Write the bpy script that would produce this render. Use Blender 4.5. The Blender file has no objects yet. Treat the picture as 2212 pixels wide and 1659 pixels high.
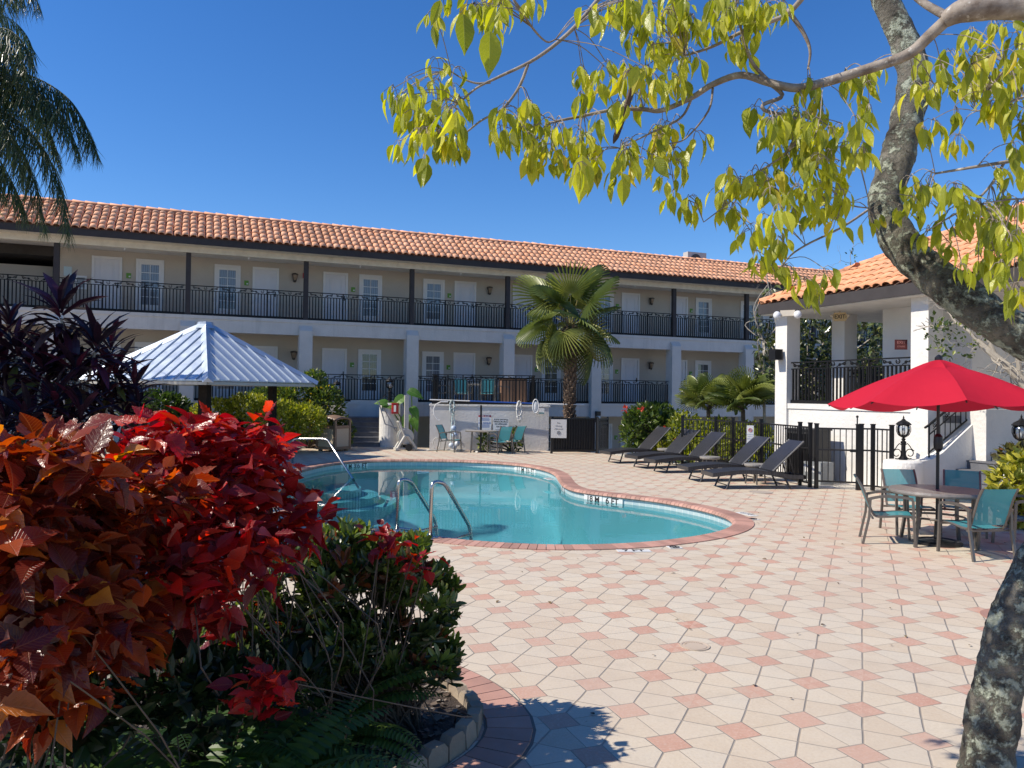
import bpy, math, random
import numpy as np
from mathutils import Vector, Matrix
random.seed(7); rng = np.random.default_rng(11)
sc = bpy.context.scene; COL = sc.collection
PI = math.pi; rad = math.radians
# ---------------------------------------------------------------- camera model (pixels of a 2212x1659 frame)
F = 1680.; CX = 1106.; CY = 829.5; HY = 850.; SL = .0125; EYE = 1.95
pitch = math.atan((HY - CY) / F); roll = math.atan(SL)
fw = np.array([0, math.cos(pitch), math.sin(pitch)]); up0 = np.array([0, -math.sin(pitch), math.cos(pitch)])
RV = np.array([1., 0, 0]) * math.cos(roll) + up0 * math.sin(roll)
UV = up0 * math.cos(roll) - np.array([1., 0, 0]) * math.sin(roll)
CAM = np.array([0, 0, EYE])
def ray(x, y): return fw + RV * (x - CX) / F - UV * (y - CY) / F
def G(x, y, z=0.):
    d = ray(x, y); return CAM + d * ((z - EYE) / d[2])
def D(x, y, Y):
    d = ray(x, y); return CAM + d * (Y / d[1])
# ---------------------------------------------------------------- mesh builder
def nrm(v):
    v = np.asarray(v, float); l = np.linalg.norm(v); return v / l if l > 1e-9 else np.array([0, 0, 1.])
class MB:
    def __init__(s): s.v = []; s.n = 0; s.f = {}; s.t = {}; s.uv = []
    def add(s, verts, faces, tint=None):
        verts = np.asarray(verts, float).reshape(-1, 3); b = s.n; s.v.append(verts); s.n += len(verts); s.uv.append(np.zeros((len(verts), 3)))
        if tint is None: tint = random.random()
        for f in faces:
            k = len(f); s.f.setdefault(k, []).append(np.array([f]) + b); s.t.setdefault(k, []).append(np.array([tint]))
        return s
    def batch(s, tv, tf, R, T, tint):
        """tv (k,3) template, tf list of faces, R (N,3,3), T (N,3), tint (N,)"""
        tv = np.asarray(tv, float); N = len(T); k = len(tv)
        V = np.einsum('nij,kj->nki', R, tv) + np.asarray(T)[:, None, :]
        s.raw(V.reshape(-1, 3), tf, N, k, tint, np.tile(tv, (N, 1)))
    def raw(s, V, tf, N, k, tint, uv=None):
        b = s.n; s.v.append(V); s.n += N * k; s.uv.append(uv if uv is not None else np.zeros((N * k, 3)))
        by = {}
        for f in tf: by.setdefault(len(f), []).append(f)
        off = b + np.arange(N) * k
        for m, fs in by.items():
            fs = np.array(fs); A = (off[:, None, None] + fs[None]).reshape(-1, m)
            s.f.setdefault(m, []).append(A); s.t.setdefault(m, []).append(np.repeat(np.asarray(tint, float), len(fs)))
    def box(s, c, d, rz=0., tint=None, M=None):
        x, y, z = np.array(d) / 2.
        v = np.array([[-x, -y, -z], [x, -y, -z], [x, y, -z], [-x, y, -z], [-x, -y, z], [x, -y, z], [x, y, z], [-x, y, z]])
        if M is not None: v = v @ np.array(M).T
        elif rz:
            c_, s_ = math.cos(rz), math.sin(rz); v = v @ np.array([[c_, s_, 0], [-s_, c_, 0], [0, 0, 1]])
        return s.add(v + np.array(c), [(0, 3, 2, 1), (4, 5, 6, 7), (0, 1, 5, 4), (1, 2, 6, 5), (2, 3, 7, 6), (3, 0, 4, 7)], tint)
    def bb(s, a, b, tint=None):
        a = np.array(a, float); b = np.array(b, float); return s.box((a + b) / 2, np.abs(b - a), 0, tint)
    def prism(s, poly, z0, z1, tint=None, caps=True):
        n = len(poly); v = [(p[0], p[1], z0) for p in poly] + [(p[0], p[1], z1) for p in poly]
        f = [(i, (i + 1) % n, n + (i + 1) % n, n + i) for i in range(n)]
        if caps: f += [tuple(range(n - 1, -1, -1)), tuple(range(n, 2 * n))]
        return s.add(v, f, tint)
    def tube(s, path, r, n=6, tint=None, cap=True, closed=False, squash=None):
        P = [np.array(p, float) for p in path]; m = len(P)
        if m < 2: return s
        rr = r if hasattr(r, '__len__') else [r] * m
        V = []; prev = None
        for i in range(m):
            if closed: t = P[(i + 1) % m] - P[i - 1]
            else: t = P[min(i + 1, m - 1)] - P[max(i - 1, 0)]
            t = nrm(t)
            if prev is None:
                a = np.array([0, 0, 1.]) if abs(t[2]) < .9 else np.array([1., 0, 0])
                x = nrm(np.cross(a, t))
            else: x = nrm(prev - t * np.dot(prev, t))
            prev = x; y = np.cross(t, x)
            for k in range(n):
                a = 2 * PI * (k + .5) / n; V.append(P[i] + rr[i] * (x * math.cos(a) + y * math.sin(a)))
        fs = []
        for i in range(m if closed else m - 1):
            j = (i + 1) % m
            for k in range(n): fs.append((i * n + k, i * n + (k + 1) % n, j * n + (k + 1) % n, j * n + k))
        if cap and not closed: fs += [tuple(range(n - 1, -1, -1)), tuple((m - 1) * n + k for k in range(n))]
        return s.add(V, fs, tint)
    def lathe(s, prof, c=(0, 0, 0), n=16, tint=None, squ=0.):
        V = []; m = len(prof)
        for r, z in prof:
            for k in range(n):
                a = 2 * PI * k / n; V.append((c[0] + r * math.cos(a), c[1] + r * math.sin(a), c[2] + z))
        fs = []
        for i in range(m - 1):
            for k in range(n): fs.append((i * n + k, i * n + (k + 1) % n, (i + 1) * n + (k + 1) % n, (i + 1) * n + k))
        if prof[0][0] > 1e-4: fs.append(tuple(range(n - 1, -1, -1)))
        if prof[-1][0] > 1e-4: fs.append(tuple((m - 1) * n + k for k in range(n)))
        return s.add(V, fs, tint)
    def sheet(s, A, tint=None, closed=False):
        """grid of points A[i][j]"""
        A = np.array(A, float); a, b = A.shape[:2]
        fs = [(i * b + j, i * b + j + 1, (i + 1) * b + j + 1, (i + 1) * b + j) for i in range(a - 1) for j in range(b - 1)]
        if closed: fs += [((a - 1) * b + j, (a - 1) * b + j + 1, j + 1, j) for j in range(b - 1)]
        return s.add(A.reshape(-1, 3), fs, tint)
    def ball(s, c, r, n=8, m=5, tint=None, sc=(1, 1, 1)):
        V = []; 
        for i in range(1, m):
            t = PI * i / m
            for k in range(n):
                a = 2 * PI * k / n; V.append((c[0] + sc[0] * r * math.sin(t) * math.cos(a), c[1] + sc[1] * r * math.sin(t) * math.sin(a), c[2] - sc[2] * r * math.cos(t)))
        V += [(c[0], c[1], c[2] - sc[2] * r), (c[0], c[1], c[2] + sc[2] * r)]; L = len(V)
        fs = [(i * n + k, i * n + (k + 1) % n, (i + 1) * n + (k + 1) % n, (i + 1) * n + k) for i in range(m - 2) for k in range(n)]
        fs += [(L - 2, (k + 1) % n, k) for k in range(n)] + [(L - 1, (m - 2) * n + k, (m - 2) * n + (k + 1) % n) for k in range(n)]
        return s.add(V, fs, tint)
    def text(s, txt, size, M4, tint=0., ext=0., align='CENTER', sx=1., bold=0.):
        c = bpy.data.curves.new('t', 'FONT'); c.body = txt; c.size = size; c.align_x = align; c.align_y = 'CENTER'; c.extrude = ext; c.offset = bold
        o = bpy.data.objects.new('t', c); COL.objects.link(o)
        me = bpy.data.meshes.new_from_object(o.evaluated_get(bpy.context.evaluated_depsgraph_get()))
        v = np.array([x.co[:] for x in me.vertices]).reshape(-1, 3); fs = [tuple(p.vertices) for p in me.polygons]
        bpy.data.objects.remove(o); bpy.data.curves.remove(c); bpy.data.meshes.remove(me)
        if len(v) == 0: return s
        v[:, 0] *= sx; v = np.c_[v, np.ones(len(v))] @ np.array(M4).T
        return s.add(v[:, :3], fs, tint)
    def xf(s, M4):
        M4 = np.array(M4); s.v = [(np.c_[v, np.ones(len(v))] @ M4.T)[:, :3] for v in s.v]; return s
    def mesh(s, name, mat, smooth=False, shift=None):
        V = np.concatenate(s.v) if s.v else np.zeros((0, 3))
        if shift is not None: V = V - np.array(shift)
        me = bpy.data.meshes.new(name); me.vertices.add(len(V)); me.vertices.foreach_set('co', V.astype(np.float32).ravel())
        loops = []; tot = []; tint = []
        for k in sorted(s.f):
            A = np.concatenate(s.f[k]); loops.append(A.ravel()); tot.append(np.full(len(A), k)); tint.append(np.concatenate(s.t[k]))
        loops = np.concatenate(loops); tot = np.concatenate(tot); tint = np.concatenate(tint)
        me.loops.add(len(loops)); me.loops.foreach_set('vertex_index', loops.astype(np.int32))
        me.polygons.add(len(tot)); me.polygons.foreach_set('loop_start', (np.cumsum(tot) - tot).astype(np.int32))
        me.polygons.foreach_set('loop_total', tot.astype(np.int32))
        me.polygons.foreach_set('use_smooth', np.full(len(tot), bool(smooth)))
        me.update(calc_edges=True); me.validate()
        if len(me.polygons) == len(tint):
            at = me.attributes.new('tint', 'FLOAT', 'FACE'); at.data.foreach_set('value', tint.astype(np.float32))
        uv = np.concatenate(s.uv)
        if np.abs(uv).max() > 0 and len(uv) == len(me.vertices): at = me.attributes.new('luv', 'FLOAT_VECTOR', 'POINT'); at.data.foreach_set('vector', uv.astype(np.float32).ravel())
        me.materials.append(mat); return me
def RZ(a):
    c, s = math.cos(a), math.sin(a); return np.array([[c, -s, 0], [s, c, 0], [0, 0, 1.]])
def T4(loc=(0, 0, 0), R=np.eye(3)):
    m = np.eye(4); m[:3, :3] = R; m[:3, 3] = loc; return m
UPRIGHT = np.array([[1., 0, 0], [0, 0, -1], [0, 1, 0]])   # text x->x, y->z, faces -y
def thing(name, label, cat, loc=(0, 0, 0), rz=0., group=None):
    o = bpy.data.objects.new(name, None); COL.objects.link(o); o.location = tuple(map(float, loc)); o.rotation_euler = (0, 0, rz)
    o.empty_display_size = .2; o['label'] = label; o['category'] = cat
    if group: o['group'] = group
    return o
def part(mb, name, mat, parent, smooth=False, world=False, label=None, stuff=False):
    sh = tuple(parent.location) if world and parent is not None else None
    if world and parent is not None and parent.parent is not None: sh = tuple(parent.parent.location)
    o = bpy.data.objects.new(name, mb.mesh(name, mat, smooth, sh)); COL.objects.link(o); o.parent = parent
    if label: o['label'] = label
    if stuff: o['kind'] = 'stuff'
    return o
def solo(mb, name, mat, label, cat, loc=(0, 0, 0), rz=0., group=None, smooth=False, world=False):
    o = bpy.data.objects.new(name, mb.mesh(name, mat, smooth, loc if world else None)); COL.objects.link(o)
    o.location = tuple(map(float, loc)); o.rotation_euler = (0, 0, rz); o['label'] = label; o['category'] = cat
    if group: o['group'] = group
    return o
def struct(mb, name, mat, smooth=False, kind='structure'):
    o = bpy.data.objects.new(name, mb.mesh(name, mat, smooth)); COL.objects.link(o); o['kind'] = kind; return o
def dup(root, loc, rz, label, group=None):
    r = root.copy(); COL.objects.link(r); r.location = tuple(map(float, loc)); r.rotation_euler = (0, 0, rz); r['label'] = label
    if group: r['group'] = group
    def kids(a, b):
        for ch in [o for o in COL.objects if o.parent == a]:
            c = ch.copy(); COL.objects.link(c); c.parent = b; kids(ch, c)
    kids(root, r); return r
# ---------------------------------------------------------------- materials
class NT:
    def __init__(s, name):
        s.m = bpy.data.materials.new(name); s.m.use_nodes = True; s.t = s.m.node_tree; s.t.nodes.clear()
        s.out = s.t.nodes.new('ShaderNodeOutputMaterial')
    def node(s, typ, **kw):
        n = s.t.nodes.new(typ)
        for k, v in kw.items():
            if k[0] == '_': setattr(n, k[1:], v)
        return n
    def link(s, a, b): s.t.links.new(a, b)
    def put(s, sock, v):
        if hasattr(v, 'links') or isinstance(v, bpy.types.NodeSocket): s.t.links.new(v, sock)
        else: sock.default_value = v
    def math(s, op, a, b=None, c=None, clamp=False):
        n = s.t.nodes.new('ShaderNodeMath'); n.operation = op; n.use_clamp = clamp; s.put(n.inputs[0], a)
        if b is not None: s.put(n.inputs[1], b)
        if c is not None: s.put(n.inputs[2], c)
        return n.outputs[0]
    def mix(s, f, a, b, blend='MIX'):
        n = s.t.nodes.new('ShaderNodeMix'); n.data_type = 'RGBA'; n.blend_type = blend; s.put(n.inputs[0], f); s.put(n.inputs[6], c4(a)); s.put(n.inputs[7], c4(b)); return n.outputs[2]
    def noise(s, scale, detail=3., rough=.55, vec=None, out=0):
        n = s.t.nodes.new('ShaderNodeTexNoise'); n.inputs['Scale'].default_value = scale; n.inputs['Detail'].default_value = detail; n.inputs['Roughness'].default_value = rough
        s.link(vec if vec is not None else s.obj(), n.inputs['Vector']); return n.outputs[out]
    def obj(s):
        if not hasattr(s, '_o'): s._o = s.t.nodes.new('ShaderNodeTexCoord').outputs['Object']
        return s._o
    def pos(s):
        if not hasattr(s, '_p'): s._p = s.t.nodes.new('ShaderNodeNewGeometry').outputs['Position']
        return s._p
    def ramp(s, f, stops):
        n = s.t.nodes.new('ShaderNodeValToRGB'); e = n.color_ramp.elements
        while len(e) < len(stops): e.new(.5)
        for i, (p, c) in enumerate(stops): e[i].position = p; e[i].color = c4(c)
        s.put(n.inputs[0], f); return n.outputs[0]
    def maprange(s, v, a, b, c=0., d=1.):
        n = s.t.nodes.new('ShaderNodeMapRange'); s.put(n.inputs[0], v); n.inputs[1].default_value = a; n.inputs[2].default_value = b; n.inputs[3].default_value = c; n.inputs[4].default_value = d; return n.outputs[0]
    def attr(s, name='tint'):
        n = s.t.nodes.new('ShaderNodeAttribute'); n.attribute_name = name; return n.outputs['Fac']
    def scalevec(s, v, k):
        n = s.t.nodes.new('ShaderNodeVectorMath'); n.operation = 'MULTIPLY'; s.link(v, n.inputs[0]); n.inputs[1].default_value = k; return n.outputs[0]
    def bump(s, h, strength=.3, dist=.02):
        n = s.t.nodes.new('ShaderNodeBump'); n.inputs['Strength'].default_value = strength; n.inputs['Distance'].default_value = dist; s.link(h, n.inputs['Height']); return n.outputs[0]
    def bsdf(s, col, rough=.6, metal=0., spec=.5, normal=None, **kw):
        n = s.t.nodes.new('ShaderNodeBsdfPrincipled'); s.put(n.inputs['Base Color'], c4(col)); s.put(n.inputs['Roughness'], rough); s.put(n.inputs['Metallic'], metal); n.inputs['Specular IOR Level'].default_value = spec
        if normal is not None: s.link(normal, n.inputs['Normal'])
        for k, v in kw.items(): s.put(n.inputs[k], v)
        return n.outputs[0]
    def done(s, sh): s.link(sh, s.out.inputs[0]); return s.m
def c4(c):
    if isinstance(c, (tuple, list)): return tuple(c) + (1.,) if len(c) == 3 else tuple(c)
    return c
def mat(name, col, rough=.6, metal=0., col2=None, var=.12, vs=3., bs=0., bst=.2, bd=.01, spec=.5, tint=0., stain=None):
    """col varied by noise between col and col2; tint = amount of per-face brightness change"""
    n = NT(name); f = n.maprange(n.noise(vs, 5.), .3, .7)
    c = n.mix(f, col, col2 if col2 else tuple(x * (1 - var) for x in col))
    if stain: 
        g = n.maprange(n.noise(stain[1], 6., .65), .5, .75); c = n.mix(n.math('MULTIPLY', g, stain[2]), c, stain[0])
    if tint:
        k = n.math('ADD', 1 - tint / 2, n.math('MULTIPLY', n.attr(), tint)); g = n.node('ShaderNodeCombineColor')
        for i in range(3): n.link(k, g.inputs[i])
        c = n.mix(1., c, g.outputs[0], 'MULTIPLY')
    nm = n.bump(n.noise(bs, 4., .6), bst, bd) if bs else None
    r = n.maprange(n.noise(vs * 2.3, 3.), .3, .7, rough * .85, min(1, rough * 1.15))
    return n.done(n.bsdf(c, r, metal, spec, nm))
def leafmat(name, stops, rough=.45, transl=.35, tcol=None, spec=.4, spots=None, veins=False):
    """stops: colours picked per leaf by its tint"""
    n = NT(name); c = n.ramp(n.attr(), stops)
    c = n.mix(n.maprange(n.noise(9., 3.), .35, .75, 0, .35), c, tuple(x * .55 for x in stops[len(stops) // 2][1]))
    if spots: c = n.mix(n.math('GREATER_THAN', n.noise(spots[1], 2.), spots[2]), c, spots[0])
    nm = None
    if veins:
        at = n.node('ShaderNodeAttribute'); at.attribute_name = 'luv'; sx = n.node('ShaderNodeSeparateXYZ'); n.link(at.outputs['Vector'], sx.inputs[0]); ax = n.math('ABSOLUTE', sx.outputs[0])
        rib = n.maprange(ax, .004, .022, 1., 0.); sv = n.math('SINE', n.math('MULTIPLY', n.math('SUBTRACT', sx.outputs[1], n.math('MULTIPLY', ax, .9)), 62.)); sv = n.maprange(sv, .72, .97, 0., .6)
        vn = n.math('MAXIMUM', rib, sv); c = n.mix(n.math('MULTIPLY', vn, .38), c, veins if isinstance(veins, tuple) else (.5, .45, .2)); nm = n.bump(n.math('ADD', n.math('MULTIPLY', vn, -1.), n.noise(70., 2.)), .5, .004)
    p = n.bsdf(c, rough, 0., spec, nm)
    t = n.node('ShaderNodeBsdfTranslucent'); g = n.node('ShaderNodeHueSaturation'); g.inputs['Saturation'].default_value = 1.15; g.inputs['Value'].default_value = 1.6 if tcol is None else tcol
    n.link(c, g.inputs['Color']); n.link(g.outputs[0], t.inputs[0])
    m = n.node('ShaderNodeMixShader'); m.inputs[0].default_value = transl; n.link(p, m.inputs[1]); n.link(t.outputs[0], m.inputs[2])
    return n.done(m.outputs[0])
# ================================================================ materials
WHITE = mat('stucco_white', (.74, .72, .68), .85, col2=(.66, .64, .6), vs=1.3, bs=9., bst=.55, bd=.03, stain=((.5, .48, .43), .7, .25))
def streaky(name, c1, c2, st):
    n = NT(name); f = n.maprange(n.noise(2.2, 5.), .3, .7); c = n.mix(f, c1, c2)
    v = n.scalevec(n.obj(), (3.2, 3.2, .35)); g = n.maprange(n.noise(1., 6., .7, vec=v), .52, .75, 0, .5); c = n.mix(g, c, st)
    return n.done(n.bsdf(c, .88, normal=n.bump(n.noise(16., 5., .65), .5, .02)))
HOTEL = streaky('hotel_stucco', (.64, .60, .545), (.57, .535, .485), (.36, .345, .31))
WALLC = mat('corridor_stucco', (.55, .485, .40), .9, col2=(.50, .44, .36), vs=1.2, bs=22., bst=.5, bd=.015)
CREAM = mat('cream_paint', (.70, .65, .54), .7, col2=(.60, .55, .45), vs=4., stain=((.35, .31, .24), 3., .4))
CEIL = mat('porch_ceiling', (.75, .72, .66), .8)
TRIM = mat('grey_trim', (.058, .052, .052), .7, var=.2, spec=.2)
BLACK = mat('black_metal', (.012, .012, .014), .38, var=.3, vs=8.)
IRON = mat('wrought_iron', (.009, .009, .010), .5, var=.3, vs=8., spec=.25)
DOORW = mat('white_door_paint', (.72, .71, .72), .45, var=.06)
FRAMEW = mat('white_frame_paint', (.78, .77, .75), .5, var=.08)
STEEL = mat('polished_steel', (.52, .51, .49), .26, 1., var=.08, vs=20.)
ALU = mat('brown_aluminium', (.17, .155, .14), .35, .5, var=.12, vs=10.)
DARKGREY = mat('dark_grey_stair', (.10, .105, .12), .8, col2=(.16, .16, .17), vs=5., bs=40, bst=.3)
def glassmat(name, curtain):
    n = NT(name); w = n.node('ShaderNodeTexWave'); w.bands_direction = 'X'; w.inputs['Scale'].default_value = 4.2; w.inputs['Distortion'].default_value = 2.5; w.inputs['Detail'].default_value = 1.5; w.inputs['Detail Scale'].default_value = .6
    n.link(n.obj(), w.inputs['Vector']); c = n.mix(w.outputs['Fac'], tuple(x * .55 for x in curtain), curtain)
    return n.done(n.bsdf(c, .06, spec=.9))
GLASS = glassmat('curtained_glass', (.27, .29, .33)); GLASSD = glassmat('dark_glass', (.10, .11, .115))
def clearglass():
    n = NT('clear_glass'); t = n.node('ShaderNodeBsdfTransparent'); t.inputs[0].default_value = (.85, .88, .9, 1); g = n.node('ShaderNodeBsdfGlossy'); g.inputs['Roughness'].default_value = .05
    f = n.node('ShaderNodeFresnel'); f.inputs[0].default_value = 1.5; m = n.node('ShaderNodeMixShader'); n.link(n.math('ADD', f.outputs[0], .12), m.inputs[0]); n.link(t.outputs[0], m.inputs[1]); n.link(g.outputs[0], m.inputs[2]); return n.done(m.outputs[0])
CLEAR = clearglass()
# ================================================================ pavers
PA, PSTEP, PO = rad(20.8), .4691, (.136, 5.104)
def paver():
    n = NT('concrete_pavers'); P = n.pos()
    def dot(v, off):
        d = n.node('ShaderNodeVectorMath'); d.operation = 'DOT_PRODUCT'; n.link(P, d.inputs[0]); d.inputs[1].default_value = v; return n.math('ADD', d.outputs['Value'], off)
    a = (math.cos(PA) / PSTEP, math.sin(PA) / PSTEP, 0); b = (math.sin(PA) / PSTEP, -math.cos(PA) / PSTEP, 0)
    wob = n.math('MULTIPLY', n.math('SUBTRACT', n.noise(1.6, 2., vec=P), .5), .05)
    wob2 = n.math('MULTIPLY', n.math('SUBTRACT', n.noise(1.3, 2., vec=n.scalevec(P, (1, -1, 1))), .5), .05)
    u = n.math('ADD', dot(a, -(a[0] * PO[0] + a[1] * PO[1])), wob); v = n.math('ADD', dot(b, -(b[0] * PO[0] + b[1] * PO[1])), wob2)
    iu = n.math('FLOOR', n.math('ADD', u, .5)); iv = n.math('FLOOR', n.math('ADD', v, .5))
    fu = n.math('SUBTRACT', u, iu); fv = n.math('SUBTRACT', v, iv); au = n.math('ABSOLUTE', fu); av = n.math('ABSOLUTE', fv)
    mx = n.math('MAXIMUM', au, av); mn = n.math('MINIMUM', au, av); red = n.math('LESS_THAN', mx, .205); nred = n.math('SUBTRACT', 1., red)
    dr = n.math('ABSOLUTE', n.math('SUBTRACT', mx, .205)); dd = n.math('MULTIPLY', n.math('SUBTRACT', mx, mn), .707)
    anti = n.math('LESS_THAN', n.math('MULTIPLY', fu, fv), 0.); dd = n.math('ADD', n.math('MULTIPLY', dd, n.math('SUBTRACT', 1., n.math('MULTIPLY', anti, .45))), n.math('MULTIPLY', red, 9.))
    dm = n.math('ADD', n.math('MULTIPLY', mn, 1.5), n.math('MULTIPLY', red, 9.))
    d = n.math('MINIMUM', n.math('MINIMUM', dd, dm), dr)
    joint = n.maprange(d, .003, .0105, 1., 0.)
    hor = n.math('GREATER_THAN', au, av); su = n.math('SIGN', fu); sv = n.math('SIGN', fv)
    nh = n.math('SUBTRACT', 1., hor)
    hx = n.math('ADD', iu, n.math('MULTIPLY', n.math('MULTIPLY', su, .5), n.math('MULTIPLY', hor, nred)))
    hy = n.math('ADD', iv, n.math('MULTIPLY', n.math('MULTIPLY', sv, .5), n.math('MULTIPLY', nh, nred)))
    half = n.math('MULTIPLY', nred, n.math('ADD', n.math('MULTIPLY', hor, sv), n.math('MULTIPLY', nh, su)))
    cv = n.node('ShaderNodeCombineXYZ'); n.link(hx, cv.inputs[0]); n.link(hy, cv.inputs[1]); n.link(half, cv.inputs[2])
    wn = n.node('ShaderNodeTexWhiteNoise'); n.link(cv.outputs[0], wn.inputs['Vector'])
    big = n.noise(.55, 3., vec=P); fine = n.noise(55., 4., .7, vec=P); med = n.noise(7., 4., .6, vec=P)
    cream = n.ramp(n.math('ADD', n.math('MULTIPLY', wn.outputs['Value'], .5), n.math('MULTIPLY', med, .5)), [(0., (.50, .385, .265)), (.3, (.55, .455, .335)), (.6, (.60, .52, .40)), (.8, (.56, .50, .40)), (1., (.50, .455, .37))])
    redc = n.ramp(wn.outputs['Value'], [(0., (.48, .235, .165)), (.6, (.53, .285, .205)), (1., (.53, .325, .24))])
    c = n.mix(red, cream, redc)
    c = n.mix(n.maprange(fine, .48, .75, 0, .4), c, (.68, .62, .52)); c = n.mix(n.maprange(fine, .25, .47, .45, 0), c, (.36, .29, .22)); c = n.mix(n.maprange(n.noise(3.6, 5., .7, vec=P), .52, .72, 0, .4), c, (.40, .345, .27))
    c = n.mix(n.maprange(big, .4, .75, 0, .3), c, (.46, .41, .35)); st = n.maprange(n.noise(2.3, 6., .75, vec=P), .66, .78, 0, .45); c = n.mix(st, c, (.30, .26, .22)); c = n.mix(n.maprange(n.noise(.28, 4., .6, vec=P), .35, .7, 0, .5), c, (.50, .41, .325)); sp = n.maprange(n.noise(14., 3., .5, vec=P), .74, .78, 0, .5); c = n.mix(sp, c, (.18, .15, .13))
    jc = n.mix(n.noise(3., 2., vec=P), (.20, .17, .14), (.46, .40, .33)); c = n.mix(joint, c, jc)
    h = n.math('ADD', n.math('MULTIPLY', joint, -1.), n.math('ADD', n.math('MULTIPLY', fine, .22), n.math('MULTIPLY', wn.outputs['Value'], .12)))
    return n.done(n.bsdf(c, .8, spec=.3, normal=n.bump(h, .55, .012)))
PAVER = paver()
BRICK = mat('red_paver_brick', (.46, .255, .195), .75, col2=(.39, .22, .17), vs=6., tint=.45, bs=60., bst=.25, bd=.004)
# ================================================================ pool outline
PW = [(-5.0, 17.6), (-5.13, 18.9), (-5.0, 20.2), (-4.7, 21.2), (-4.1, 21.95), (-3.3, 22.25), (-2.4, 22.36), (-1.48, 22.3), (-.48, 21.9), (.34, 21.18), (.86, 20.11), (1.07, 19.), (1.10, 17.75), (1.11, 17.), (1.21, 16.15), (1.47, 15.6), (1.91, 15.2), (2.32, 14.85), (2.72, 14.46), (3.06, 13.94), (3.32, 13.4), (3.48, 12.85), (3.51, 12.4), (3.46, 12.05), (3.3, 11.65), (3.04, 11.26), (2.66, 10.86), (2.26, 10.57), (1.8, 10.3), (1.27, 10.12), (.68, 10.03), (.2, 10.06), (-.25, 10.17), (-.75, 10.35), (-1.65, 10.85), (-2.74, 11.76), (-3.6, 13.0), (-4.4, 14.7), (-4.8, 16.2)]
def spline(P, k=6, closed=True):
    P = np.array(P, float); n = len(P); out = []
    rngi = range(n) if closed else range(n - 1)
    for i in rngi:
        if closed: a, b, c, d = P[i - 1], P[i], P[(i + 1) % n], P[(i + 2) % n]
        else: a, b, c, d = P[max(i - 1, 0)], P[i], P[i + 1], P[min(i + 2, n - 1)]
        for j in range(k):
            t = j / k; out.append(.5 * ((2 * b) + (c - a) * t + (2 * a - 5 * b + 4 * c - d) * t * t + (3 * b - a - 3 * c + d) * t ** 3))
    if not closed: out.append(P[-1])
    return np.array(out)
def resample(C, step, closed=True):
    C = np.vstack([C, C[:1]]) if closed else C; L = np.r_[0, np.cumsum(np.linalg.norm(np.diff(C, axis=0), axis=1))]
    m = max(2, int(round(L[-1] / step))); s = np.linspace(0, L[-1], m, endpoint=not closed)
    return np.stack([np.interp(s, L, C[:, i]) for i in range(C.shape[1])], 1)
def smooth2(C, it=3):
    for _ in range(it): C = .25 * np.roll(C, 1, 0) + .5 * C + .25 * np.roll(C, -1, 0)
    return C
PI_ = smooth2(resample(spline(PW), .11), 6)            # inner edge of the coping
def offs(C, d):
    t = np.roll(C, -1, 0) - np.roll(C, 1, 0); t /= np.linalg.norm(t, axis=1)[:, None]; return C + d * np.stack([-t[:, 1], t[:, 0]], 1)
sgn = 1. if np.sum(PI_[:, 0] * np.roll(PI_[:, 1], -1) - np.roll(PI_[:, 0], -1) * PI_[:, 1]) < 0 else -1.
POUT = offs(PI_, sgn * .31); PWALL = offs(PI_, sgn * .035)
from mathutils.geometry import tessellate_polygon
def holed(mb, outer, holes, z):
    rings = [[Vector((p[0], p[1], 0)) for p in r] for r in [outer] + holes]; tri = tessellate_polygon(rings)
    allp = [p for r in rings for p in r]; fs = []
    for t in tri:
        a, b, c = [allp[i] for i in t]
        fs.append(tuple(t) if (b - a).cross(c - a).z > 0 else tuple(reversed(t)))
    return mb.add([(p.x, p.y, z) for p in allp], fs, .5)
FEN = [(4.75, 21.6), (5.5, 20.95), (5.75, 20.2), (6.1, 19.0), (6.38, 17.2), (6.47, 16.85)]
GAT = [(6.55, 16.7), (7.33, 16.45), (7.62, 16.4), (7.82, 16.0)]
deck_out = [(-22, -6), (16, -6), (16, 15.6), (7.95, 15.6)] + [(p[0] + .12, p[1] + .05) for p in reversed(GAT)] + [(p[0] + .15, p[1] + .1) for p in reversed(FEN)] + [(3.7, 23.6), (3.3, 25.7), (1.4, 26.9), (-22, 29.5)]
mb = MB(); holed(mb, deck_out, [POUT[::-1].tolist()], 0.)
n_ = len(deck_out); mb.add([(p[0], p[1], z) for z in (-1.5, -.001) for p in deck_out], [(i, (i + 1) % n_, n_ + (i + 1) % n_, n_ + i) for i in range(n_)], .5)
struct(mb, 'pool_deck', PAVER)
# brick coping
mb = MB(); N = len(PI_); ring = resample(PI_, .105); ringo = offs(ring, sgn * .31); L = len(ring)
prof = [(0., -.055), (-.02, -.03), (0., .008), (.035, .022), (.31, .012), (.31, -.055)]
rin = ring; dirs = (ringo - ring) / .31
for i in range(L):
    j = (i + 1) % L; a, b = ring[i], ring[j]; da, db = dirs[i], dirs[j]; g = .04; a2, b2 = a + (b - a) * g, b + (a - b) * g
    V = [(a2[0] + da[0] * o, a2[1] + da[1] * o, z) for o, z in prof] + [(b2[0] + db[0] * o, b2[1] + db[1] * o, z) for o, z in prof]; k = len(prof)
    mb.add(V, [(q, (q + 1) % k, k + (q + 1) % k, k + q) for q in range(k)] + [tuple(range(k - 1, -1, -1)), tuple(range(k, 2 * k))])
struct(mb, 'pool_coping', BRICK)
mb = MB(); o2 = offs(PI_, sgn * .31); i2 = offs(PI_, sgn * .01)
mb.sheet([[(p[0], p[1], -.02) for p in np.vstack([r, r[:1]])] for r in ((i2, o2) if sgn > 0 else (o2, i2))])
struct(mb, 'coping_mortar', mat('mortar', (.30, .25, .21), .9))
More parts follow.
